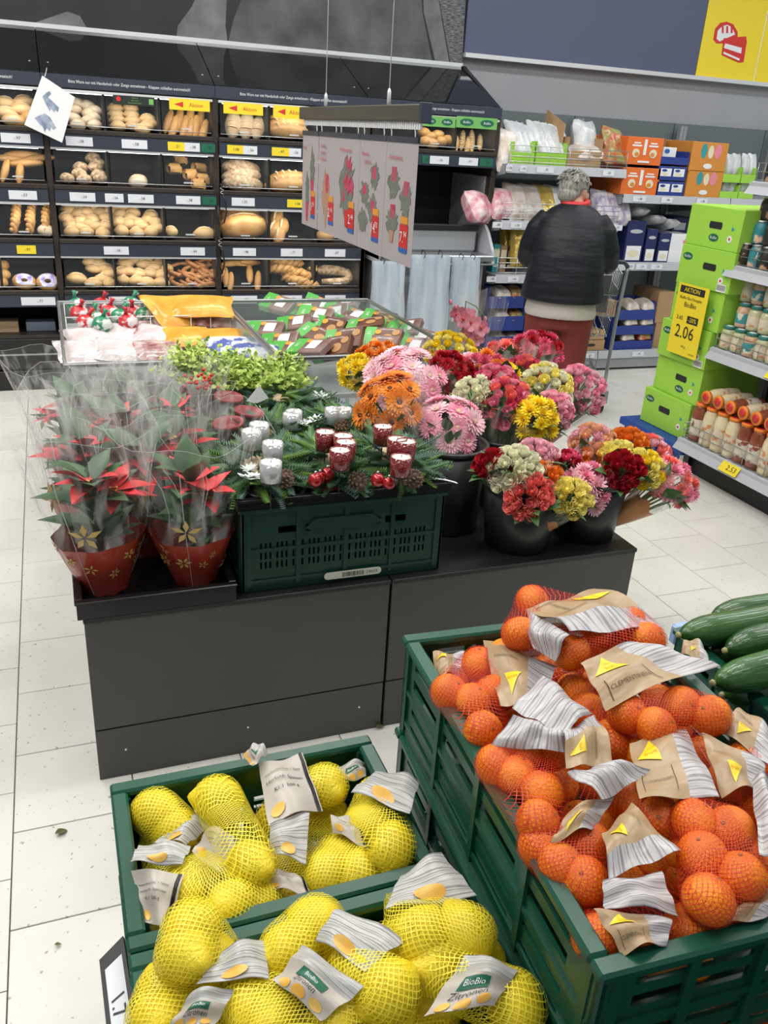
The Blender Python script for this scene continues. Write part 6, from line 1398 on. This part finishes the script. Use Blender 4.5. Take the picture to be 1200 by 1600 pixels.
binpack('orange snack bag with dark lettering leaning at the back of the sausage bin', 262, 486, .81, .2, .24, .06, m_obag, (.5, .1, .5), 'snack_bag'); binpack('yellow-orange snack bag lying topmost in the sausage bin', 315, 479, .83, .3, .18, .06, m_obag, (.4, 0, -.15), 'snack_bag')
for i, (px, py, m, l, r) in enumerate(((275, 500, m_sal, 'dark red sliced sausage pack under the orange bags', .2), (335, 500, m_sal, 'sliced sausage pack at the right wall of the sausage bin', -.2), (140, 527, m_palep, 'pale vacuum pack at the left of the sausage bin', .3), (180, 522, m_palep, 'pale vacuum pack with white label left of centre', -.2), (218, 518, m_sal, 'bell-shaped dark sausage pack in the bin centre', .4),
                                    (250, 524, m_palep, 'pale pink vacuum pack in the bin centre', -.3), (293, 526, m_obag, 'orange framed tray pack in front of the sausages', .1), (343, 527, m_obag, 'second orange framed tray pack by the bin divider', -.1), (360, 542, m_bwp, 'blue and white printed pack nearest the plants', .1), (395, 548, m_bwp, 'blue and white printed pack in the bin corner', -.3), (130, 550, m_palep, 'pale pack low behind the cellophane sleeves', .2), (190, 548, m_palep, 'pale pack behind the middle sleeves', -.1), (250, 548, m_sal, 'dark sausage pack behind the pale green plants', .2))):
    binpack(l, px, py, .73 if py > 510 else .76, .22, .17, .05, m, (.22+q.uniform(-.1, .15), q.uniform(-.15, .15), r))

# ------------------------------------------------------------------ fruit display: stand, crates
t = thing('display_stand', 'low black display stand under the fruit crates', 'stand', (.02, .2, 0)); MB().box(.02, 1.6, .02, .80, .05, .355).build('body', m_black, t); MB().box(0, 1.63, 0, .83, .355, .376, b=.003).build('top', m_dark, t); MB().box(.06, 1.56, .06, .76, 0, .05).build('plinth', m_black, t)
m_crg = mat('bright_green_crate_plastic', (.004, .062, .036), .3, col2=(.006, .08, .047), scale=7)
for i, (y, w) in enumerate(((.762, 'back'), (.458, 'front'))):
    crate('lower green crate beneath the '+w+' lemon crate', .4, .29, .18, (.012, y, .378), 0, 'low', m_crg); crate('green crate of lemon nets, '+('farther one with its slotted inside showing' if i == 0 else 'nearest one heaped with yellow nets'), .4, .29, .181, (.012, y, .559), 0, 'low', m_crg)
rz = rad(-3.4)
for i, n in enumerate(('bottom', 'middle')): crate(n+' green crate under the clementine crate', .40, .615, .18, (.437, .445, .378+.1805*i), rz, 'wide', m_crg)
OC = crate('large green crate heaped with red clementine nets', .40, .615, .181, (.437, .445, .7395), rz, 'wide', m_crg)
strip_label(OC, flat((-.0085, .33, -.075), (0, -1, 0), (0, 0, 1)), .16, .014)
for i, n in enumerate(('lower', 'upper')): crate(n+' green crate of the cucumber stack at the right edge', .6, .4, .236, (1.0, .65, .378+.237*i), rad(-2), 'wide', m_crg)
crate('green crate cut off by the bottom edge below the clementines', .4, .42, .181, (.47, .0, .559), rz, 'wide', m_crg); t = thing('display_stand', 'black stand block under the bottom-edge crate', 'stand', (.46, -.02, 0)); MB().box(0, .42, 0, .2, .0, .55, b=.004).build('block', m_black, t); MB().box(.02, .40, .2, .21, .1, .5).build('block_panel', m_dark, t)
tag(MB().box(0, .5, 0, .02, 0, .04, b=.004).build('rail_profile', mat('pale_blue_profile', (.30, .42, .68), .4), None, (1.03, 1.065, .80)), 'pale blue edge profile behind the cucumber crate', 'edge profile')

# ------------------------------------------------------------------ fruit
def lemon_mesh():
    b = MB()
    def fn(d): return 1+.16*max(0, abs(d.x)-.86)/.14*(1 if d.x > 0 else .55)+.012*sin(17*d.y+9*d.z)*cos(13*d.x)
    vs = []; b.ball((0, 0, 0), (.031, .031, .031), 22, 16, 0, None)
    out = []
    for x, y, z in b.v:
        l = x/.031; k = max(0, abs(l)-.84)/.16; nx = x*(1.22+.22*k*k*(1 if l > 0 else .4)); g = 1+.008*sin(300*y)*cos(260*z)
        out.append((nx, y*g, z*g))
    b.v = out; return b.mesh('lemon', [mat('lemon_skin', (.88, .66, .015), .38, col2=(.92, .74, .04), scale=25, vary=.06, bump=.35, bscale=260)])
LEM = lemon_mesh()
m_orsk = mat('clementine_skin', (.93, .25, .004), .36, col2=(.98, .34, .008), scale=18, vary=.07, bump=.35, bscale=300)
b = MB(); b.ball((0, 0, 0), (.0275, .0275, .0252), 24, 16, 0, lambda d: 1-.06*max(0, abs(d.z)-.93)/.07); b.lathe([(.0028, .0), (.0022, .001), (.001, .0012)], 7, (0, 0, .0238), 1); CLE = b.mesh('clementine', [m_orsk, mat('stalk_button', (.20, .22, .06), .7)])
netY = net_mat('yellow_string_net', (.92, .80, .05), 1, 1, .10); netR = net_mat('red_string_net', (.66, .03, .015), 1, 1, .058)
def shell(r, m, cell):
    b = MB(); b.uv = {}; n, k_ = 26, 16; b.ball((0, 0, 0), r, n, k_); nu = round(2*pi*r[0]/cell)
    me = b.mesh('net_string', [m]); uvl = me.uv_layers.new(name='UVMap') if not me.uv_layers else me.uv_layers[0]
    for p in me.polygons:
        us = []
        for li in p.loop_indices: c = me.vertices[me.loops[li].vertex_index].co; us.append([li, math.atan2(c.y, c.x)/(2*pi), math.acos(max(-1, min(1, c.z/r[2])))*r[0]/cell])
        mx = max(u[1] for u in us)
        for li, u, v in us: uvl.data[li].uv = ((u+1 if mx-u > .5 else u)*nu, v)
    return me
SHELL = {'clem': shell((.0281, .0281, .0258), netR, .0078), 'lemon': shell((.0385, .0318, .0318), netY, .0085)}
def hullnet(name, parent, centres, r, tails, m, cell, axis=None, bulge=1.06):
    """net bag: the tight skin around the fruit, drawn out to gathered tails"""
    bm = bmesh.new(); dirs = []
    for i in range(9):
        t_ = pi*i/8
        for k in range(max(1, int(18*sin(t_)))): a = 2*pi*k/max(1, int(18*sin(t_))); dirs.append(V((sin(t_)*cos(a), sin(t_)*sin(a), cos(t_))))
    for c in centres:
        for d in dirs: bm.verts.new(c+V((d.x*r[0], d.y*r[1], d.z*r[2]))*bulge)
    for c, rr in tails:
        for k in range(6): bm.verts.new(c+V((rr*cos(k*pi/3), rr*sin(k*pi/3), 0)))
    res = bmesh.ops.convex_hull(bm, input=bm.verts[:])
    bmesh.ops.delete(bm, geom=[v for v in bm.verts if not v.link_faces], context='VERTS')
    bmesh.ops.delete(bm, geom=list({g for g in res['geom_interior'] if isinstance(g, bmesh.types.BMVert) and g.is_valid}), context='VERTS')
    long_ = [e for e in bm.edges if e.calc_length() > .02]; bmesh.ops.subdivide_edges(bm, edges=long_, cuts=2, use_grid_fill=True); bmesh.ops.triangulate(bm, faces=bm.faces[:])
    cen = sum(centres, V())/len(centres)
    for v in bm.verts:       # the slack net sinks in between the fruit
        dm = min((v.co-c).length for c in centres)-max(r)
        if dm > 0: v.co = v.co+(cen-v.co)*min(.10, dm*1.6)
    me = bpy.data.meshes.new(name); bm.normal_update(); bm.to_mesh(me); bm.free()
    pts = [c for c, _ in tails] or []
    A = (pts[0]-cen).normalized() if pts else V((axis or (1, .3, .2))).normalized(); x = A.orthogonal().normalized(); y = A.cross(x)
    rad_ = max(.03, max((c-cen).length for c in centres)*.6+max(r)); nstr = round(2*pi*rad_/cell)
    uvl = me.uv_layers.new(name='UVMap')
    for p in me.polygons:
        us = []
        for li in p.loop_indices:
            w = me.vertices[me.loops[li].vertex_index].co-cen; us.append([li, math.atan2(w.dot(y), w.dot(x))/(2*pi), w.dot(A)])
        mx = max(u[1] for u in us)
        for li, u, v in us:
            if mx-u > .5: u += 1
            uvl.data[li].uv = (u*nstr, v/cell)
        p.use_smooth = True
    me.materials.append(m); return place(me, name, parent)
m_lab = mat('grey_beige_label', (.46, .42, .37), .35, spec=.5, col2=(.50, .46, .41), scale=8); m_lstr = stripe_mat('grey_striped_label', (.24, .24, .235), (.52, .52, .505), 26, 1, .3); m_kr = mat('kraft_label', (.38, .26, .145), .32, spec=.5, col2=(.44, .31, .18), scale=12, bump=.15, bscale=30); m_krs = stripe_mat('kraft_striped_label', (.26, .245, .26), (.52, .50, .51), 26, 1, .28); m_krw = mat('label_white', (.70, .69, .69), .3)
m_olb = mat('orange_fruit_print', (.80, .42, .06), .4, col2=(.86, .55, .14), scale=30); m_tri = mat('yellow_triangle_print', (.88, .66, .02), .35); m_triink = mat('orange_ink', (.70, .18, .02), .5); m_bink = mat('brown_ink', (.10, .06, .03), .6); m_back = mat('label_back', (.55, .50, .44), .4)
def label_sheet(parent, C4, z, kind, bulge=.012, seed=0, tilt=None):
    """printed label: four photo corners at heights z (number or four), bent like foil"""
    zs = z if isinstance(z, (tuple, list)) else (z,)*4
    P = [at(px, py, z=h) for (px, py), h in zip(C4, zs)]
    ex = ((P[1]-P[0])+(P[2]-P[3]))/2; ey = ((P[3]-P[0])+(P[2]-P[1]))/2; nrm = ex.cross(ey).normalized()
    if nrm.z < 0: nrm = -nrm
    W_, H_ = ex.length, ey.length
    def fn(u, v, d=0.):
        p = P[0]*(1-u)*(1-v)+P[1]*u*(1-v)+P[2]*u*v+P[3]*(1-u)*v
        return p+nrm*(bulge*sin(pi*max(0, min(1, u)))*(.5+.5*sin(pi*max(0, min(1, v))))+.004*sin(7*u+3*v+seed)+.003*sin(11*v-4*u+2*seed)+d)
    wr = H_/max(W_, .001); t = MB()
    def tx(o, s, u, v, h, m, rot=0., fit=None):  # h in sheet-height units
        f2 = lambda a, b_, d: fn(a*wr, b_, d)
        if fit: tw = max(x for x, y in TEXTS[s][0])-min(x for x, y in TEXTS[s][0]); h = min(h, fit/(tw*wr))
        MB().text(s, f2, u/wr, v, h, rot, d=.0016).build('lettering', m, o)
    def dec(o, poly, m, nm='print', d=.0014):
        b_ = MB(); cx = sum(p[0] for p in poly)/len(poly); cy = sum(p[1] for p in poly)/len(poly); K = 5 if len(poly) < 6 else 3
        for i in range(len(poly)):      # tessellated so that the print follows the bent sheet
            p, q_ = poly[i], poly[(i+1) % len(poly)]; vs = []; ix = {}; fs = []
            for a in range(K+1):
                for c in range(K+1-a):
                    ix[a, c] = len(vs); vs.append(fn(cx+(p[0]-cx)*a/K+(q_[0]-cx)*c/K, cy+(p[1]-cy)*a/K+(q_[1]-cy)*c/K, d))
            for a in range(K):
                for c in range(K-a):
                    fs.append((ix[a, c], ix[a+1, c], ix[a, c+1]))
                    if a+c < K-1: fs.append((ix[a+1, c], ix[a+1, c+1], ix[a, c+1]))
            b_.add(vs, fs)
        b_.build(nm, m, o)
    if kind in ('cl', 'cl2', 'clw'):
        split = .64 if kind != 'clw' else .0
        t = MB()
        if split: t.sheet(lambda u, v, d: fn(u*split, v, d), 0, 1, 0, 1, 8, 10, 0, thick=.0006)
        t.sheet(lambda u, v, d: fn(split+u*(1-split), v, d), 0, 1, 0, 1, 6, 10, 1, thick=.0006)
        o = t.build('label', [m_kr, m_krs], parent)
        if split:
            dec(o, [(.06, .62), (.40, .52), (.30, .92)] if kind == 'cl' else [(.30, .1), (.52, .42), (.22, .45)], m_tri, 'yellow_triangle')
            if kind == 'cl': tx(o, 'fruit', .26, .66, .12, m_triink, 0, .18); tx(o, 'I love', .27, .76, .08, m_triink, 0, .14)
            else: tx(o, 'fruit', .35, .34, .08, m_triink)
            for a, c in (((.08, .08), (.08, .44)), ((.50, .08), (.50, .44)), ((.08, .08), (.50, .08)), ((.08, .44), (.50, .44))):
                du, dv = (.008, 0) if a[0] == c[0] else (0, .008)
                if kind == 'cl': dec(o, [a, (a[0]+du+1e-4, a[1]+dv*0), (c[0]+du+1e-4, c[1]+dv), (c[0], c[1]+dv+1e-4)], m_bink, 'box_line')
            tx(o, 'CLEMENTINEN', .29, .26 if kind == 'cl' else .7, .2, m_bink, 0, .38)
    else:
        sp = {'lz': .62, 'ls': 0, 'lg': 1.}[kind]; t = MB()
        if sp: t.sheet(lambda u, v, d: fn(u, v*sp, d), 0, 1, 0, 1, 10, 6, 0, thick=.0006)
        if sp < 1: t.sheet(lambda u, v, d: fn(u, sp+v*(1-sp), d), 0, 1, 0, 1, 10, 5, 1, thick=.0006)
        o = t.build('label', [m_lab, m_lstr], parent)
        if kind == 'lz':
            dec(o, [(.25, .36), (.75, .36), (.72, .56), (.3, .56)], m_dgreen, 'badge'); tx(o, 'BioBio', .5, .46, .13, m_white, 0, .36); tx(o, 'Zitronen', .5, .27, .17, m_ink, 0, .6)
            for cx, cy, rr in ((.2, .1, .14), (.5, .07, .16), (.8, .12, .13)): dec(o, [(cx+rr*cos(k*pi/5)*.8, max(.01, cy+rr*.7*sin(k*pi/5))) for k in range(10)], m_olb, 'orange_print', .001)
        elif kind == 'lg':
            for k, s in enumerate(('Verkaufseinheit: 1 Netz', 'Herkunft: Spanien', 'Kl. I  500 g')): tx(o, s, .45, .72-.14*k, .075, m_ink, 0, .75)
            dec(o, [(.9, .0), (.97, .0), (.97, 1.), (.9, 1.)], m_ink, 'black_edge'); dec(o, ngon(.2, .15, .13, 10, .1), m_olb, 'orange_print')
        else:
            dec(o, ngon(.5, .18, .2, 12, .14), m_olb, 'orange_print')
    return o
def bag(label, fruit, z, labels, kind, tails=(), seed=0, under=2, cat=None, group=None):
    q = random.Random(seed); lem = kind == 'lemon'
    cs = [at(f[0], f[1], z=(f[2] if len(f) > 2 else z)) for f in fruit]
    t = thing('lemon_net' if lem else 'clementine_net', label, 'net of '+('lemons' if lem else 'clementines'), (0, 0, 0), 0, group)
    o0 = sum(cs, V())/len(cs)
    allc = list(cs)
    for k in range(under):
        c = q.choice(cs)+V((q.uniform(-.02, .02), q.uniform(-.02, .02), -.048)); allc.append(c)
    for c in allc:
        place(LEM if lem else CLE, 'lemon' if lem else 'clementine', t, c, (q.uniform(-.5, .5), q.uniform(-.6, .6), q.uniform(0, 6.28)) if lem else (q.uniform(-.8, .8), q.uniform(-.8, .8), q.uniform(0, 6)))
        place(SHELL[kind], 'net_string', t, c, (q.uniform(-.6, .6), q.uniform(-.6, .6), q.uniform(0, 6))) if c in cs else None
    tl = [(at(px, py, z=h), rr) for px, py, h, rr in tails]
    r = (.0365, .0365, .033) if lem else (.0284, .0284, .0264)
    hullnet('net', t, cs if len(cs) > 1 else cs, r, tl, netY if lem else netR, .0082 if lem else .0072)
    for i, (C4, zz, kd) in enumerate(labels): label_sheet(t, C4, zz, kd, seed=seed+i)
    return t
CL = [('topmost clementine net with a white sticker on its kraft label', [(832, 940), (812, 990), (893, 1020), (932, 980), (985, 974), (1012, 1000), (948, 1004, .95)], .985, [([(822, 952), (890, 988), (1040, 974), (928, 917)], (1.01, 1.03, 1.0, 1.01), 'cl'), ([(822, 952), (832, 1012), (872, 1036), (888, 990)], (1.01, .99, .99, 1.03), 'clw')], 2),
      ('clementine net in the far left corner of the large crate', [(749, 1037), (702, 1082), (740, 1096), (770, 1082), (755, 1142)], .925, [([(782, 1103), (845, 1098), (868, 1045), (755, 998)], (.95, .95, .96, .95), 'cl2'), ([(682, 1066), (718, 1052), (726, 1020), (676, 1022)], (.9, .9, .9, .9), 'cl')], 2),
      ('clementine net half buried in the middle of the pile', [(900, 1082), (918, 1112), (957, 1162)], .92, [], 2),
      ('clementine net with a large kraft label beside the cucumbers', [(980, 1115), (1065, 1103), (1110, 1118), (1025, 1137)], .965, [([(948, 1106), (1126, 1040), (990, 1001), (906, 1040)], (.99, 1.0, 1.01, 1.0), 'cl'), ([(1064, 1022), (1110, 1046), (1100, 1012), (1068, 998)], .95, 'cl2')], 2),
      ('clementine net under the long curled striped label at the left rim', [(815, 1182), (807, 1212), (776, 1196), (847, 1237), (841, 1286), (862, 1172)], .93, [([(766, 1168), (803, 1118), (880, 1140), (885, 1175)], (.95, .98, .985, .97), 'clw'), ([(800, 1112), (848, 1056), (925, 1112), (880, 1148)], (.975, .985, .985, .99), 'clw'), ([(884, 1202), (878, 1146), (930, 1112), (957, 1187)], (.975, .985, .985, .975), 'cl2'), ([(886, 1206), (940, 1250), (1016, 1205), (952, 1190)], (.97, .965, .97, .975), 'clw')], 2),
      ('clementine net with a broad half striped label in the crate centre', [(975, 1245), (1032, 1280)], .925, [([(998, 1255), (1124, 1246), (1072, 1136), (984, 1160)], (.965, .965, .96, .96), 'cl')], 3),
      ('loose red clementine net showing its fruit near the front rim', [(1085, 1284), (1141, 1297), (1097, 1337), (1158, 1369), (1107, 1405)], .945, [([(1186, 1336), (1210, 1352), (1206, 1212), (1176, 1216)], .97, 'clw')], 2),
      ('clementine net with bunched red netting at the left front', [(913, 1377), (876, 1355), (917, 1316), (846, 1322)], .915, [([(860, 1316), (924, 1297), (960, 1246), (886, 1268)], .945, 'cl2'), ([(940, 1302), (952, 1366), (1062, 1334), (986, 1257)], (.95, .95, .955, .955), 'cl2')], 2),
      ('clementine net with folded labels against the front rim', [(934, 1466), (1074, 1452)], .895, [([(946, 1420), (1062, 1426), (1032, 1366), (941, 1378)], (.935, .935, .94, .94), 'clw'), ([(976, 1490), (1042, 1476), (1050, 1436), (926, 1425)], (.925, .925, .93, .93), 'cl'), ([(1122, 1447), (1192, 1440), (1216, 1415), (1196, 1376)], .925, 'cl')], 3),
      ('clementine net with crossed labels at the right picture edge', [(1165, 1192), (1195, 1262)], .92, [([(1130, 1242), (1196, 1236), (1192, 1190), (1094, 1150)], (.95, .95, .95, .955), 'cl2'), ([(1122, 1142), (1206, 1202), (1206, 1150), (1156, 1104)], (.945, .945, .945, .945), 'cl2')], 2)]
for i, (lab, fr, z, ls, un) in enumerate(CL): bag(lab, fr, z, ls, 'clem', (), 40+i, un)
bag('clementine net in the crate cut off at the bottom edge', [(1120, 1612), (1180, 1606), (1060, 1618)], .73, [([(1040, 1600), (1120, 1592), (1110, 1578), (1050, 1585)], .76, 'cl')], 'clem', (), 70, 0)
LM = [('lemon net in the far left corner of the back crate', [(243, 1268), (272, 1296, .70)], .715, [([(240, 1318), (290, 1322), (330, 1285), (290, 1280)], .715, 'ls')], []),
      ('lemon net stretched like a bottle in the back crate', [(340, 1248), (391, 1351, .74)], .735, [([(300, 1330), (365, 1388), (372, 1312), (325, 1290)], (.715, .715, .72, .72), 'lg')], []),
      ('lemon net with a tall grey label in the back crate', [(508, 1228), (470, 1242, .70)], .725, [([(420, 1290), (505, 1262), (472, 1180), (404, 1196)], (.75, .75, .755, .755), 'lg'), ([(420, 1335), (478, 1350), (484, 1262), (422, 1290)], (.73, .73, .75, .75), 'ls'), ([(378, 1186), (396, 1200), (418, 1176), (400, 1160)], .77, 'lz')], []),
      ('lemon net with two fruits low at the right of the back crate', [(510, 1368), (562, 1368), (530, 1340, .69)], .70, [([(408, 1392), (492, 1406), (470, 1370), (430, 1362)], .715, 'lg'), ([(520, 1300), (575, 1330), (560, 1290), (515, 1272)], .73, 'lg')], []),
      ('lemon net with a black edged striped label at the right rim', [(612, 1325), (575, 1290, .72), (590, 1250, .71)], .735, [([(548, 1236), (640, 1276), (655, 1222), (596, 1204)], (.755, .765, .765, .755), 'ls'), ([(528, 1228), (572, 1214), (570, 1190), (526, 1196)], .72, 'lz')], []),
      ('lemon net with bars on its label at the left rim', [(360, 1414), (402, 1420, .70), (285, 1392, .71)], .725, [([(204, 1352), (285, 1352), (298, 1321), (216, 1318)], (.745, .75, .75, .745), 'ls'), ([(226, 1442), (262, 1452), (286, 1364), (204, 1360)], (.725, .73, .755, .75), 'lg')], [(320, 1335, .75, .012)]),
      ('lemon net bridging the two lemon crates at the left', [(300, 1452), (292, 1490, .78), (330, 1500, .75)], .785, [([(306, 1541), (420, 1531), (415, 1462), (347, 1486)], (.78, .785, .785, .79), 'ls'), ([(262, 1606), (332, 1606), (366, 1546), (300, 1546)], (.77, .775, .785, .785), 'lz')], []),
      ('lemon net in the near left corner of the front crate', [(260, 1556), (248, 1590)], .735, [], []), ('lemon net behind the centre label of the front crate', [(452, 1484), (494, 1444, .76)], .765, [([(426, 1531), (500, 1592), (570, 1546), (472, 1476)], (.79, .79, .80, .80), 'lz')], []),
      ('lemon net in the bottom centre of the front crate', [(392, 1568), (420, 1600), (530, 1592)], .75, [], []), ('lemon net with an orange printed striped label in the front crate', [(606, 1548), (560, 1520, .77)], .785, [([(492, 1466), (570, 1522), (632, 1470), (528, 1420)], (.795, .80, .805, .80), 'ls')], []),
      ('lemon net draped beside the clementine crate', [(728, 1458), (652, 1465)], .785, [([(602, 1424), (745, 1402), (690, 1331), (626, 1366)], (.79, .80, .80, .795), 'ls')], [(608, 1400, .78, .012)]), ('lemon net with a readable label in the near right corner', [(680, 1514), (804, 1568)], .765, [([(662, 1592), (772, 1572), (811, 1512), (726, 1491)], (.79, .795, .805, .80), 'lz')], [])]
for i, (lab, fr, z, ls, tl) in enumerate(LM): bag(lab, fr, z, ls, 'lemon', tl, 90+i, 1 if i < 6 else 2)

# buried nets that fill the crates below the visible ones
def buried(label, pts, kind, seed):
    q = random.Random(seed); t = thing('lemon_net' if kind == 'lemon' else 'clementine_net', label, 'net of '+('lemons' if kind == 'lemon' else 'clementines'), (0, 0, 0)); cs = [V(p)+V((q.uniform(-.008, .008), q.uniform(-.008, .008), q.uniform(-.008, .008))) for p in pts]
    for c in cs: place(LEM if kind == 'lemon' else CLE, kind if kind == 'lemon' else 'clementine', t, c, (q.uniform(-.6, .6), q.uniform(-.6, .6), q.uniform(0, 6)))
    hullnet('net', t, cs, (.0365, .0365, .033) if kind == 'lemon' else (.0284, .0284, .0264), [], netY if kind == 'lemon' else netR, .0082)
Ro = Matrix.Rotation(rz, 3, 'Z')
for a in range(2):
    for c in range(2):
        pts = [V((.437, .445, .868))+Ro @ V((.052+.06*(i+a*3), .06+.0615*(j+c*4+c), 0)) for i in range(3) for j in range(4+(c == 0)) if .052+.06*(i+a*3) < .365]
        buried('buried clementine net in the '+('near', 'far')[c]+' '+('left', 'right')[a]+' quarter of the large crate', pts, 'clem', 5+a*2+c)
for k, y in enumerate((.762, .458)):
    for a in range(2): buried('buried lemon net at the '+('left', 'right')[a]+' of the '+('back', 'front')[k]+' lemon crate', [V((.07+.085*i+.175*a, y+.055+.09*j, .655+.04*k)) for i in range(2) for j in range(3)], 'lemon', 20+k*2+a)

# ------------------------------------------------------------------ cucumbers
m_cuc = mat('cucumber_skin', (.014, .065, .012), .3, col2=(.035, .12, .02), scale=9, detail=6, stretch=(.25, 3, 3), bump=.25, bscale=60, coat=.4, vary=.2)
b = MB(); N = 22; pts = [(-.18+.36*i/N, .006*sin(3*i/N), .004*cos(4*i/N)) for i in range(N+1)]; rs = [max(.002, .0235*(1-abs(2*i/N-1)**7)**.5*(1+.02*sin(9*i/N))) for i in range(N+1)]
rs[0] = .003; rs[1] = .014; rs[2] = .0195; b.tube(pts, rs, 18); b.lathe([(.005, 0), (.004, .004), (.002, .005)], 8, (-.18, 0, .004), 1, ax=(-1, 0, 0)); CUC = b.mesh('cucumber', [m_cuc, mat('cucumber_end', (.35, .33, .14), .7)])
for lab, px, py, z, rz_, in (('cucumber lying farthest back, its cut end facing left', 1130, 962, .875, -.06), ('long pale green cucumber across the back of the crate', 1073, 985, .885, .03), ('dark cucumber under the long pale green one', 1138, 1012, .868, .05), ('cucumber peeping out in the middle gap', 1118, 1022, .83, .0), ('large cucumber in the front of the crate', 1122, 1055, .885, .04), ('cucumber hidden beneath the front one', 1150, 1085, .84, -.05)):
    tag(place(CUC, 'cucumber', None, at(px, py, z=z)+V((.18, .0, 0)), (R.uniform(0, 6), 0, rz_), scale=(1.1, 1.25, 1.25)), lab, 'cucumber')
for k in range(4):
    for j in range(6):
        if k == 3 and j > 3: continue
        tag(place(CUC, 'cucumber', None, (1.30+R.uniform(-.06, .06), .70+.057*j+.01*(k % 2), .652+.052*k), (R.uniform(0, 6), 0, R.uniform(-.04, .04)), scale=1.1), 'cucumber lying deeper in the crate beneath the top ones', 'cucumber', 'cucumbers filling the crate')
tag(MB().box(-.03, .03, -.012, .012, 0, .03, b=.006).build('film_scrap', mat('clear_film', (.6, .62, .62), .1, alpha=.35), None, at(1112, 1010, z=.80)), 'crumpled clear film beside the cucumbers', 'plastic film')
# ------------------------------------------------------------------ price holder and floor litter
P = [at(px, py, z=h) for px, py, h in ((155, 1500, .70), (192, 1462, .71), (214, 1606, .71), (170, 1640, .70))]
t = thing('price_holder', 'black framed price card sticking out left of the lemon crates', 'price holder', P[0]); nn = (P[1]-P[0]).cross(P[3]-P[0]).normalized(); nn = nn if nn.z > 0 else -nn; w = h = 1.
f = lambda u, v, d=0.: P[3]*(.5-u)*(.5-v)+P[2]*(.5+u)*(.5-v)+P[1]*(.5+u)*(.5+v)+P[0]*(.5-u)*(.5+v)+nn*d-P[0]
MB().prism(rect(-w/2, w/2, -h/2, h/2), f, -.006, 0).build('frame', m_black, t); MB().prism(rect(-w*.32, w*.36, -h*.47, h*.32), f, 0, .001).build('card', m_paper, t)
MB().text('1.7', lambda u, v, d: f(u*2.6, v, d), 0, -.16, .27, -pi/2, d=.0018, wide=.8).build('lettering', m_ink, t); MB().tube([f(.5, 0, -.003), f(.5, 0, -.003)+V((.03, 0, -.02))], .004, 6).build('clip', m_black, t)
lf = leafmesh('leaf', mat('fallen_leaf', (.06, .10, .03), .6, col2=(.2, .16, .06), scale=30), .05, .03)
tag(place(lf, 'fallen_leaf', None, at(588, 1136, z=.012), (0, .1, .5), scale=.8), 'green leaf lying on the floor at the plinth foot', 'leaf'); tag(place(lf, 'fallen_leaf', None, at(86, 1303, z=.01), (0, .1, .5), scale=.75), 'brown withered leaf on the floor tiles at the left', 'leaf')
tag(place(lf, 'fallen_leaf', None, at(85, 1476, z=.008), (0, .1, .1), scale=.3), 'tiny leaf scrap on the floor left of the price holder', 'leaf')
